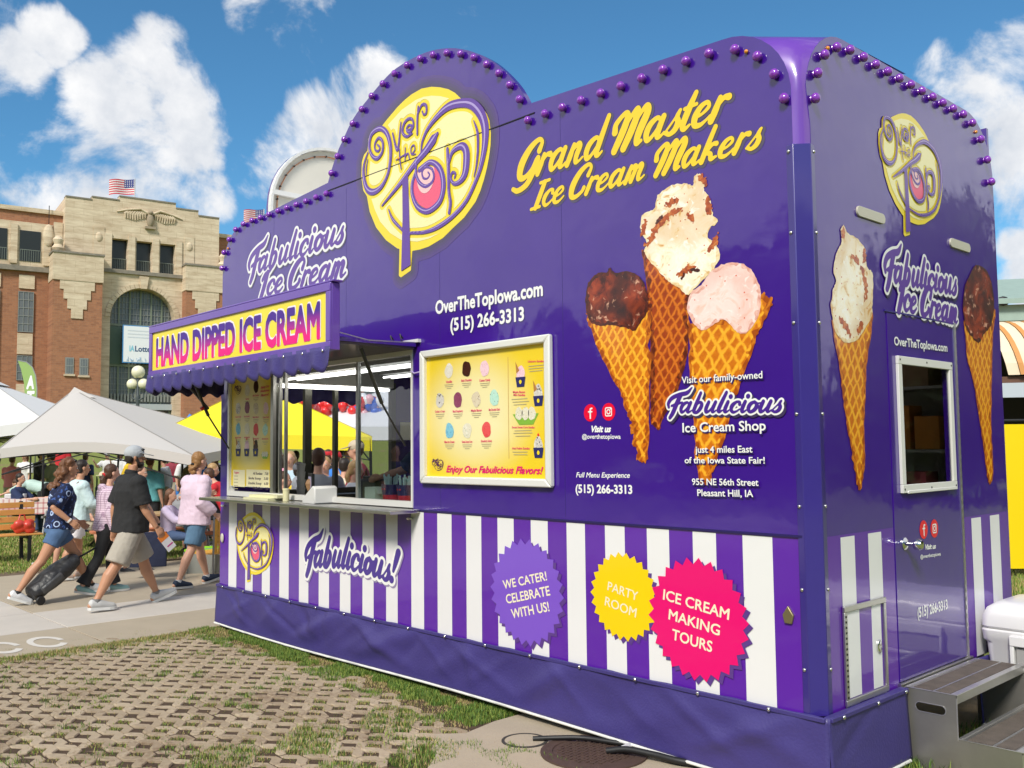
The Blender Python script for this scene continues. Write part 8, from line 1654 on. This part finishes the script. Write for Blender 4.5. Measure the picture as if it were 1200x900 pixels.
w3 = [[(-2.27,19.5),(-0.99,17.06)], [(-0.32,19.51),(0.97,17.01)], [(1.63,19.54),(2.91,17.03)]]
zt, zb_ = 19.65, 17.05
wh = [[(w[0][0], zb_), (w[1][0], zb_), (w[1][0], zt), (w[0][0], zt)] for w in w3]
ol = [(-5.9, 0), (6.7, 0), (6.7, 22.45), (4.85, 22.45), (4.85, 22.85), (2.9, 22.85), (2.9, 23.25), (-1.75, 23.25), (-1.75, 22.9), (-3.9, 22.9), (-3.9, 22.65), (-5.9, 22.65)]
CB = MB().prism(ol, lambda a, b: (a, -.8, b), lambda a, b: (a, 6, b), holes=[arch_] + wh).build('limestone_centre', LIM, STD)
m = MB(); 
for (a, c, z_) in ((4.85, 6.7, 22.45), (2.9, 4.85, 22.85), (-1.75, 2.9, 23.25), (-3.9, -1.75, 22.9), (-5.9, -3.9, 22.65)): m.box(a, c, -.86, 0, z_ + .002, z_ + .12)
m.build('parapet_coping', LIMD, CB)
box('sill_course', (-3.3, 4.6, -1.02, -.802, zb_ - .35, zb_ - .05), LIMD, CB)
for w in w3:
    f = box('window', (w[0][0], w[1][0], -.1, -.05, zb_, zt), DKW, STD); m = MB(); a, c = w[0][0], w[1][0]
    m.box(a, c, -.35, -.3, zb_ + .95, zb_ + 1.0); [m.box(a + (c - a) * k / 9 - .012, a + (c - a) * k / 9 + .012, -.34, -.31, zb_, zb_ + .95) for k in range(10)]; m.build('railing', M('pale_rail', (.18, .2, .17)), f)
    box('window_surround', (c + .02, c + .55, -.92, -.803, zb_ - .05, zt + .35), LIM, CB)
box('window_surround', (w3[0][0][0] - .6, w3[0][0][0] - .02, -.92, -.803, zb_ - .05, zt + .35), LIM, CB)
# carved panels and eagle
for c in (-3.3, 4.1): 
    m = MB().ell((c, -.84, 19.6), .28, .12, .42, 10, 8).box(c - .42, c + .42, -.86, -.803, 17.4, 20.5); m.build('carved_cartouche', LIM, CB, smooth=40)
m = MB(); E0 = (.75, 21.6)
m.ell((E0[0], -.95, 21.5), .30, .28, .62, 12, 10); m.ell((E0[0], -1.05, 22.15), .20, .22, .20, 10, 8); m.box(E0[0] - .42, E0[0] + .42, -1.1, -.8, 20.75, 20.95)
eg = m.build('eagle_body', M('carved_limestone_grey', (.34, .27, .19), rough=.9, var=.4, vs=3), CB, smooth=40); m = MB()
for sd in (-1, 1):
    for k in range(9):
        x0_ = E0[0] + sd * (.22 + k * .20); L_k = .75 - abs(k - 4) * .05 + k * .02; m.tube([(x0_, -.88, 22.25 - k * .02), (x0_ + sd * .22, -.9, 22.25 - L_k * .5), (x0_ + sd * .18, -.86, 22.2 - L_k)], [.07, .11, .05], 6)
    m.tube([(E0[0] + sd * .15, -.92, 22.05), (E0[0] + sd * .8, -.95, 22.4), (E0[0] + sd * 1.9, -.9, 22.2), (E0[0] + sd * 2.7, -.85, 21.95)], [.10, .12, .09, .04], 8)
m.build('eagle_wings', LIM, eg, smooth=50)
MB().prism([(ac - .22, asp + ar - .05), (ac + .22, asp + ar - .05), (ac + .38, asp + ar + 1.0), (ac - .38, asp + ar + 1.0)], lambda a, b: (a, -1.05, b), lambda a, b: (a, -.79, b)).build('keystone', LIM, CB)
for k in range(24):
    a0, a1 = R(180 * k / 24), R(180 * (k + 1) / 24); q_ = .03
    P4 = [(ac + r_ * math.cos(a), asp + r_ * math.sin(a)) for r_, a in ((ar + .03, a0 + .006), (ar + .42, a0 + .006), (ar + .42, a1 - .006), (ar + .03, a1 - .006))]
    MB().prism(P4, lambda a, b: (a, -.86, b), lambda a, b: (a, -.802, b)).build('arch_stone', LIM, CB)
# arch glazing
AG = box('arch_glazing', (ac - ar - .1, ac + ar + .1, .25, .3, 5.2, asp + ar + .1), GRW, STD); m = MB()
for k in range(1, 6): x = ac - ar + 2 * ar * k / 6; m.box(x - .06, x + .06, .10, .24, 5.2, asp + ar)
m.box(ac - ar, ac + ar, .08, .24, 12.35, 12.55); m.box(ac - ar, ac + ar, .08, .24, 8.9, 9.1); m.build('green_mullions', GRN, AG)
m = MB()
for k in range(0, 19): x = ac - ar + 2 * ar * k / 18; m.box(x - .018, x + .018, .17, .248, 5.2, asp + ar)
for k in range(22): m.box(ac - ar, ac + ar, .172, .2475, 5.4 + k * .5, 5.44 + k * .5)
m.build('glazing_bars', M('fine_bars', (.26, .27, .25), rough=.6), AG)
box('green_panel', (ac - ar, ac - ar + 1.05, .02, .078, 9.1, 12.3), GRP, AG); m = MB(); m.box(ac - ar, ac + ar, -.25, .2, 5.25, 5.75)
m.build('entrance_canopy', M('pale_blue_grey_band', (.42, .45, .46)), AG)
for k in range(4): x = ac - ar + .15 + k * 1.27; box('entrance_door', (x, x + 1.1, .1, .22, 1.0, 5.0), DKW, AG)
for k in range(5): x = ac - ar + .02 + k * 1.27; box('door_post', (x - .08, x + .10, .0, .2, 1.0, 5.2), GRN, AG)
box('wall_lamp', (ac + 1.0, ac + 1.15, -.1, -.02, 3.9, 4.05), M('lit_lamp', (1, .55, .12), emit=1.5), AG)
m = MB(); [m.box(ac - ar + k * .27, ac - ar + .16 + k * .27, -.05, .05, 5.95, 6.6) for k in range(20)]; m.build('balustrade', M('pale_rail2', (.22, .23, .21)), AG)
# lottery banner
bp = [(-1.33,12.31),(1.32,9.3)]; LB = thing('lottery_banner', 'white banner with blue border lettered IALottery hung in the arch', 'banner', (o0_[0], o0_[1], 0), R(81.6))
bx0, bx1 = bp[0][0], bp[0][0] + 3.0; bz0, bz1 = 9.15, 12.35
box('banner', (bx0, bx1, -.98, -.9, bz0, bz1), M('banner_blue_edge', (.05, .22, .48)), LB); box('banner_face', (bx0 + .08, bx1 - .08, -.995, -.981, bz0 + .08, bz1 - .08), M('banner_white', (.80, .81, .83)), LB)
BPp = lambda u_, v_, o: (u_, -.996 - o, v_)
text('IA', LB, BPp, (bx0 + .55, 10.15), (bx0 + .95, 10.15), (bx0 + .55, 10.6), .01, M('banner_sky_blue', (.22, .55, .68)), .04); text('Lottery', LB, BPp, (bx0 + 1.0, 10.15), (bx0 + 2.75, 10.15), (bx0 + 1.0, 10.6), .01, M('banner_navy', (.04, .09, .2)), .03)
for k in range(3): flat('faint_lettering_line', LB, BPp, [(bx0 + .4, 11.85 - k * .28), (bx1 - .4, 11.85 - k * .28), (bx1 - .4, 11.93 - k * .28), (bx0 + .4, 11.93 - k * .28)], .01, M('banner_faint', (.62, .66, .72)))
m = MB(); rq = random.Random(8)
for k in range(26): x = bx0 + .2 + rq.random() * 2.5; m.bar((x, -1.01, 9.3), (x + rq.uniform(-.1, .1), -1.01, 9.35 + rq.random() * .35), .04, .01)
m.build('skyline_graphic', M('banner_skyline', (.25, .42, .6)), LB)
# piers with stepped limestone drops
def pier(x0, x1, zt_, zb__, steps, y=-1.9):
    p = box('pier', (x0, x1, y, .3, 0, zb__), BRK, STD); box('pier_cap', (x0 - .05, x1 + .05, y - .12, .3, zb__, zt_), LIM, p); box('pier_coping', (x0 - .12, x1 + .12, y - .2, .3, zt_, zt_ + .16), LIMD, p)
    MB().prism(steps, lambda a, b: (a, y - .08, b), lambda a, b: (a, y - .001, b)).build('stepped_drop', LIM, p); return p
def steps(cx_, wd_, z0_, n_, hs):
    P = [(cx_ - wd_, z0_)]
    for k in range(n_): P += [(cx_ - wd_ * (1 - k / n_), z0_ - hs * (k + 1)), (cx_ - wd_ * (1 - (k + 1) / n_) - (.12 if k == n_ - 1 else 0), z0_ - hs * (k + 1))]
    Q_ = [(2 * cx_ - a, b) for a, b in reversed(P)]; P = P + Q_; return P
def vdrop(cx_, w0, z0_, n_, hs):
    L_ = []; 
    for k in range(n_): w_ = w0 * (1 - k / n_) + .15; L_ += [(cx_ - w_, z0_ - hs * k), (cx_ - w_, z0_ - hs * (k + 1))]
    return L_ + [(2 * cx_ - a, b) for a, b in reversed(L_)]
lp = pier(-6.85, -3.15, 17.75, 15.55, vdrop(-5.05, 1.15, 15.6, 4, .78)); pier(3.55, 7.2, 17.75, 15.55, vdrop(5.25, 1.0, 15.6, 4, .78))
for x in (-6.45, 6.95): MB().lathe([(.35, 17.9), (.5, 18.2), (.3, 18.5), (.42, 18.9), (.2, 19.2)], 12, c=(x, -1.3, 0)).build('stone_urn', LIM, STD, smooth=40)
for P in ([(-5.83,9.31),(-5.2,7.96)], [(-4.78,9.3),(-4.12,7.89)]):
    f = sbox('small_window', P, -1.96, -1.89, M('window_frame_grey', (.25, .25, .23)), lp); (a, b1), (c, d1) = P; box('pane', (a + .1, c - .1, -1.975, -1.961, min(b1, d1) + .1, max(b1, d1) - .1), GRW, f); box('window_ledge', (a - .1, c + .1, -2.05, -1.9, min(b1, d1) - .15, min(b1, d1)), LIM, f)
    m = MB(); [m.box(a + (c - a) * k / 3 - .015, a + (c - a) * k / 3 + .015, -1.985, -1.976, min(b1, d1), max(b1, d1)) for k in (1, 2)]; m.box(a, c, -1.985, -1.976, (b1 + d1) / 2 - .03, (b1 + d1) / 2 + .03); m.build('bars', M('fine_bars', ''), f)
# left wing bays: limestone gallery with dark openings above, tall windows between brick mullions below
box('limestone_band', (-40, -6.7, .05, .3, 16.75, 20.35), LIM, LW); box('ledge', (-40, -6.7, -.1, .3, 16.35, 16.74), LIMD, LW)
for k in range(8):
    c = -9.15 - k * 2.42 + .1
    w = box('gallery_opening', (c - .02, c + 1.5, -.0, .049, 17.15, 19.65), DKW, LW); m = MB(); m.box(c, c + 1.48, -.04, -.002, 18.05, 18.1); [m.box(c + j * .164, c + j * .164 + .03, -.03, -.002, 17.15, 18.05) for j in range(10)]; m.build('railing', M('pale_rail', ''), w)
    box('column', (c + 1.72, c + 2.22, -.12, .048, 16.9, 20.1), LIM, LW)
    box('stone_panel', (c + .02, c + 1.15, .18, .298, 14.95, 16.05), LIM, LW)
    for z0_, z1_ in ((11.4, 14.7), (7.5, 9.5), (3.0, 5.2)):
        f = box('tall_window', (c + .0, c + 1.1, .2, .298, z0_, z1_), GRW, LW); m = MB(); [m.box(c + j * .36, c + j * .36 + .04, .16, .198, z0_, z1_) for j in range(4)]; [m.box(c, c + 1.1, .161, .199, z0_ + j * .65, z0_ + j * .65 + .05) for j in range(int((z1_ - z0_) / .65) + 1)]; m.build('glazing_bars', M('fine_bars', ''), f)
    box('stone_spandrel', (c + .0, c + 1.1, .15, .297, 9.6, 11.3), LIM, LW); box('stone_spandrel', (c + .0, c + 1.1, .15, .297, 5.5, 7.2), LIM, LW)
box('gallery_panel_ornament', (-6.6, -5.95, -.1, .3, 17.0, 20.6), LIM, LW)
MB().ell((-7.0, -.1, 19.4), .42, .2, .95, 12, 10).build('stone_shield', LIM, LW, smooth=40); MB().tube([(-7.0, -.1, 20), (-7.0, -.1, 21.9)], .03, 6).build('roof_rod', BLK, LW)
for k in range(9):
    c = 8.6 + k * 3.2; box('stone_band_panel', (c, c + 2.0, .1, .297, 17.2, 19.6), DKW, RW); box('column', (c + 2.3, c + 2.9, -.05, .29, 16.9, 20.1), LIM, RW)
    P4 = [(c, 5.0), (c + 2.2, 5.0), (c + 2.2, 7.2)] + [(c + 1.1 + 1.1 * math.cos(R(a)), 7.2 + 1.1 * math.sin(R(a))) for a in range(15, 180, 15)] + [(c, 7.2)]
    MB().prism(P4, lambda a, b: (a, .15, b), lambda a, b: (a, .298, b)).build('arched_window', GRW, RW)
box('dark_opening', (8.0, 9.6, .1, .299, 3.2, 4.4), DKW, RW)
def usflag(label, px_s, z0_, z1_, fl, flh, rzv, yy):
    F_ = thing('flag', label, 'flag', (o0_[0], o0_[1], 0), R(81.6)); MB().tube([(px_s, yy, z0_), (px_s, yy, z1_)], .045, 6).build('flagpole', M('pale_pole', (.5, .5, .5)), F_)
    wv = lambda u_: (.16 * math.sin(u_ * 2.6), -.22 * u_ * .35 * (1 + .3 * math.sin(u_ * 3)))
    for k in range(13):
        m = MB(); n = 12; V = []
        for j in range(n + 1):
            u_ = fl * j / n; a, dzz = wv(u_); 
            for zz in (k, k + 1): V.append((px_s - u_, yy + a, z1_ - .05 - flh * zz / 13 + dzz - .35 * (u_ / fl) ** 1.5 * .6))
        m.add(V, [(2 * j, 2 * j + 1, 2 * j + 3, 2 * j + 2) for j in range(n)]); m.build('flag_stripe', M('flag_red', (.62, .05, .07), rough=.7) if k % 2 == 0 else M('flag_white', (.78, .76, .76), rough=.7), F_)
    m = MB(); V = []; n = 5
    for sdy in (-.02, .02):
        V = []
        for j in range(n + 1):
            u_ = fl * .4 * j / n; a, dzz = wv(u_)
            for zz in (0, 7): V.append((px_s - u_, yy + a + sdy, z1_ - .05 - flh * zz / 13 + dzz - .35 * (u_ / fl) ** 1.5 * .6))
        m.add(V, [(2 * j, 2 * j + 1, 2 * j + 3, 2 * j + 2) for j in range(n)])
    m.build('flag_canton', M('flag_blue', (.04, .05, .22), rough=.7), F_)
    m = MB()
    for r_ in range(4):
        for c_i in range(5):
            u_ = fl * .4 * (c_i + .5) / 5; a, dzz = wv(u_); m.box(px_s - u_ - .035, px_s - u_ + .035, yy + a - .03, yy + a - .025, z1_ - .2 - flh * .12 * r_ + dzz - .04, z1_ - .2 - flh * .12 * r_ + dzz + .03)
    m.build('flag_stars', M('flag_white', ''), F_)
fs_ = [(-0.37,23.22),(-0.4,25.01)]; usflag('American flag flying above the limestone centre of the stadium', fs_[0][0] + .45, 22.8, fs_[1][1] + .75, 2.15, 1.35, 0, 2.0)
fs_ = [(11.8,22.85),(11.79,24.38)]; usflag('American flag mostly hidden by the white crest of the trailer', fs_[0][0], 20.8, fs_[1][1] + .3, 2.0, 1.25, 0, 2.0)

# ------------------------------------------------------------ right edge: pavilion and yellow fence banner
a = [(-2.414,8.872)][0]; YB = thing('yellow_fence_banner', 'plain bright yellow banner stretched on a low fence at the right', 'banner', (a[0], a[1], 0), R(47))
vs = []; nxx = 40
for k in range(nxx + 1):
    for j in range(9): x = -1.5 + 6 * k / nxx; vs.append((x, .02 * math.sin(x * 7 + j * .4) * math.sin(math.pi * j / 8) + .01 * math.sin(x * 19), .06 + 1.88 * j / 8))
MB().add(vs, [(k * 9 + j, (k + 1) * 9 + j, (k + 1) * 9 + j + 1, k * 9 + j + 1) for k in range(nxx) for j in range(8)]).build('banner_sheet', M('yellow_vinyl', (.86, .62, .0), rough=.45), YB, smooth=60)
for k in range(4): MB().tube([(-1.5 + k * 2, .06, 0), (-1.5 + k * 2, .06, 2.02)], .025, 8).build('fence_post', BLK, YB)
MB().tube([(-1.5, .05, 1.99), (4.5, .05, 1.99)], .02, 8).build('top_rail', BLK, YB)
PVn = thing('pavilion', 'food pavilion with pale green roof edge and ribbed cream awning at the right edge', 'building', (a[0] - 1.6, a[1] + 3.2, 0), R(36))
TG = M('pale_teal_roof', (.30, .40, .35), rough=.7, var=.15); BRN = M('brown_timber', (.13, .06, .035), rough=.7, var=.2)
box('roof_edge', (-.2, 9, -.6, -.3, 3.66, 3.92), TG, PVn); MB().prism([(-.3, 3.92), (9, 3.92), (9, 4.0), (-.3, 4.0)], lambda p, q: (p, -.75, q), lambda p, q: (p, 3.5, q + 1.0)).build('roof', TG, PVn)
VR = [M('awning_cream', (.80, .66, .48), rough=.6), M('awning_orange_rib', (.62, .28, .08), rough=.6)]
for k in range(36):  # awning ribs shaped outward past the roof edge to catch the sun
    m = MB(); x0_, x1_ = k * .24, k * .24 + (.17 if True else 0); n = 8
    for mi_, (u0, u1) in enumerate(((x0_, x0_ + .165), (x0_ + .165, x0_ + .24))):
        V = []
        for j in range(n + 1):
            t_ = R(90 * j / n); V += [(u0 + j * .03, -.62 - .95 * math.sin(t_) - (.03 if mi_ else 0), 2.72 + .92 * math.cos(t_)), (u1 + j * .03, -.62 - .95 * math.sin(t_) - (.03 if mi_ else 0), 2.72 + .92 * math.cos(t_))]
        m.add(V, [(2 * j, 2 * j + 1, 2 * j + 3, 2 * j + 2) for j in range(n)], mi_)
    m.build('awning_rib', VR, PVn)
box('beam', (-.2, 9, -1.5, -1.2, 2.42, 2.70), BRN, PVn); box('sign_board', (-.0, 1.2, -1.56, -1.51, 2.38, 2.60), M('pale_sign', (.5, .55, .6)), PVn)
for k in range(4): box('post', (.1 + k * 2.6, .3 + k * 2.6, .7, .9, -.05, 2.45), BRN, PVn)
box('back_wall', (-.2, 9, 3.0, 3.2, -.05, 4.4), M('dark_interior', (.02, .015, .012)), PVn); box('counter', (.4, 8, .9, 1.3, -.05, 1.05), BRN, PVn)
for k in range(5): MB().ell((.5 + k * .4, -.62, 3.98), .10, .06, .08, 8, 6).build('roof_ornament', BLK, PVn)

# ------------------------------------------------------------ trees around the ground (mirrored in the trailer's gloss)
def tree_mesh(seed, H, W, conic):
    rg = np.random.default_rng(seed); n = 5200
    tt = rg.uniform(0, 1, n) ** .8; ang = rg.uniform(0, 2 * np.pi, n)
    prof = (1 - tt) ** (.8 if conic else .45) * np.minimum(1, tt * 6 + .15) * (1 + .28 * np.sin(ang * 3 + tt * 9 + seed)) * (1 + .2 * np.sin(tt * 26 + ang * 2))
    rr = W * prof * rg.uniform(.35, 1.05, n) ** .5; P = np.c_[rr * np.cos(ang), rr * np.sin(ang), H * (.16 + .84 * tt)]
    s_ = rg.uniform(.10, .24, n)[:, None]; a = rg.normal(size=(n, 3)); a /= np.linalg.norm(a, axis=1)[:, None]; b = np.cross(a, rg.normal(size=(n, 3))); b /= np.linalg.norm(b, axis=1)[:, None]
    V = np.stack([P - a * s_ - b * s_ * .5, P + a * s_ - b * s_ * .5, P + a * s_ * .6 + b * s_ * .6, P - a * s_ * .6 + b * s_ * .6], 1).reshape(-1, 3)
    me = bpy.data.meshes.new('crown'); me.from_pydata(V.tolist(), [], [(4 * k, 4 * k + 1, 4 * k + 2, 4 * k + 3) for k in range(n)]); me.materials.append(M('leaf_green', (.045, .085, .018), rough=.8)); me.materials.append(M('leaf_dark', (.022, .045, .012), rough=.8)); me.polygons.foreach_set('material_index', rg.integers(0, 2, n)); return me
TMs = [tree_mesh(1, 1, .26, True), tree_mesh(2, 1, .40, False), tree_mesh(3, 1, .34, False)]
for me in TMs: pass
BARK = M('bark', (.09, .065, .045), rough=.95, bump=.6)
TREES = [(-11.5, -30, 7.9, 0), (-17.5, -33, 10.2, 0), (-20.5, -31, 8.6, 1), (-25, -33, 8.6, 2), (-31, -30, 7.2, 1), (-37, -30, 7.0, 2), (-42, -27, 7.2, 1), (-49, -24, 7.0, 2), (-56, -19, 6.5, 1), (-7, -30, 8.4, 2), (-2, -32, 9.6, 0), (3, -34, 8, 1), (12, -32, 8, 2),
         (9.2, 24, 7.6, 0), (14, 28, 3.4, 1), (18, 27, 3.8, 1), (23, 30, 4.5, 2), (6.6, 27, 7.4, 0), (10.8, 25.5, 5.6, 2), (26, 22, 8.5, 0), (27, 10, 8, 2), (30, 0, 8, 1), (24, -14, 8, 2), (17, -24, 9, 0)]
for k, (x, y, h_, kd) in enumerate(TREES):
    T_ = thing('conifer' if kd == 0 else 'broadleaf_tree', ('pointed conifer' if kd == 0 else ('broad leafy tree', 'slim leafy tree')[kd - 1]) + ' mirrored in the trailer %s, %s of its row' % (('side', ORD[k]) if k < 13 else ('end', ORD[k - 13])), 'tree', (x, y, -.05), k * 1.3, 'trees around the fairground lawn')
    o = bpy.data.objects.new('crown', TMs[kd]); link(o, T_); 
    o.scale = (h_, h_, h_)
    MB().tube([(0, 0, 0), (.05, 0, h_ * .3), (0, .05, h_ * .75)], [.028 * h_, .02 * h_, .006 * h_], 8).build('trunk', BARK, T_, smooth=60)
flush_texts()
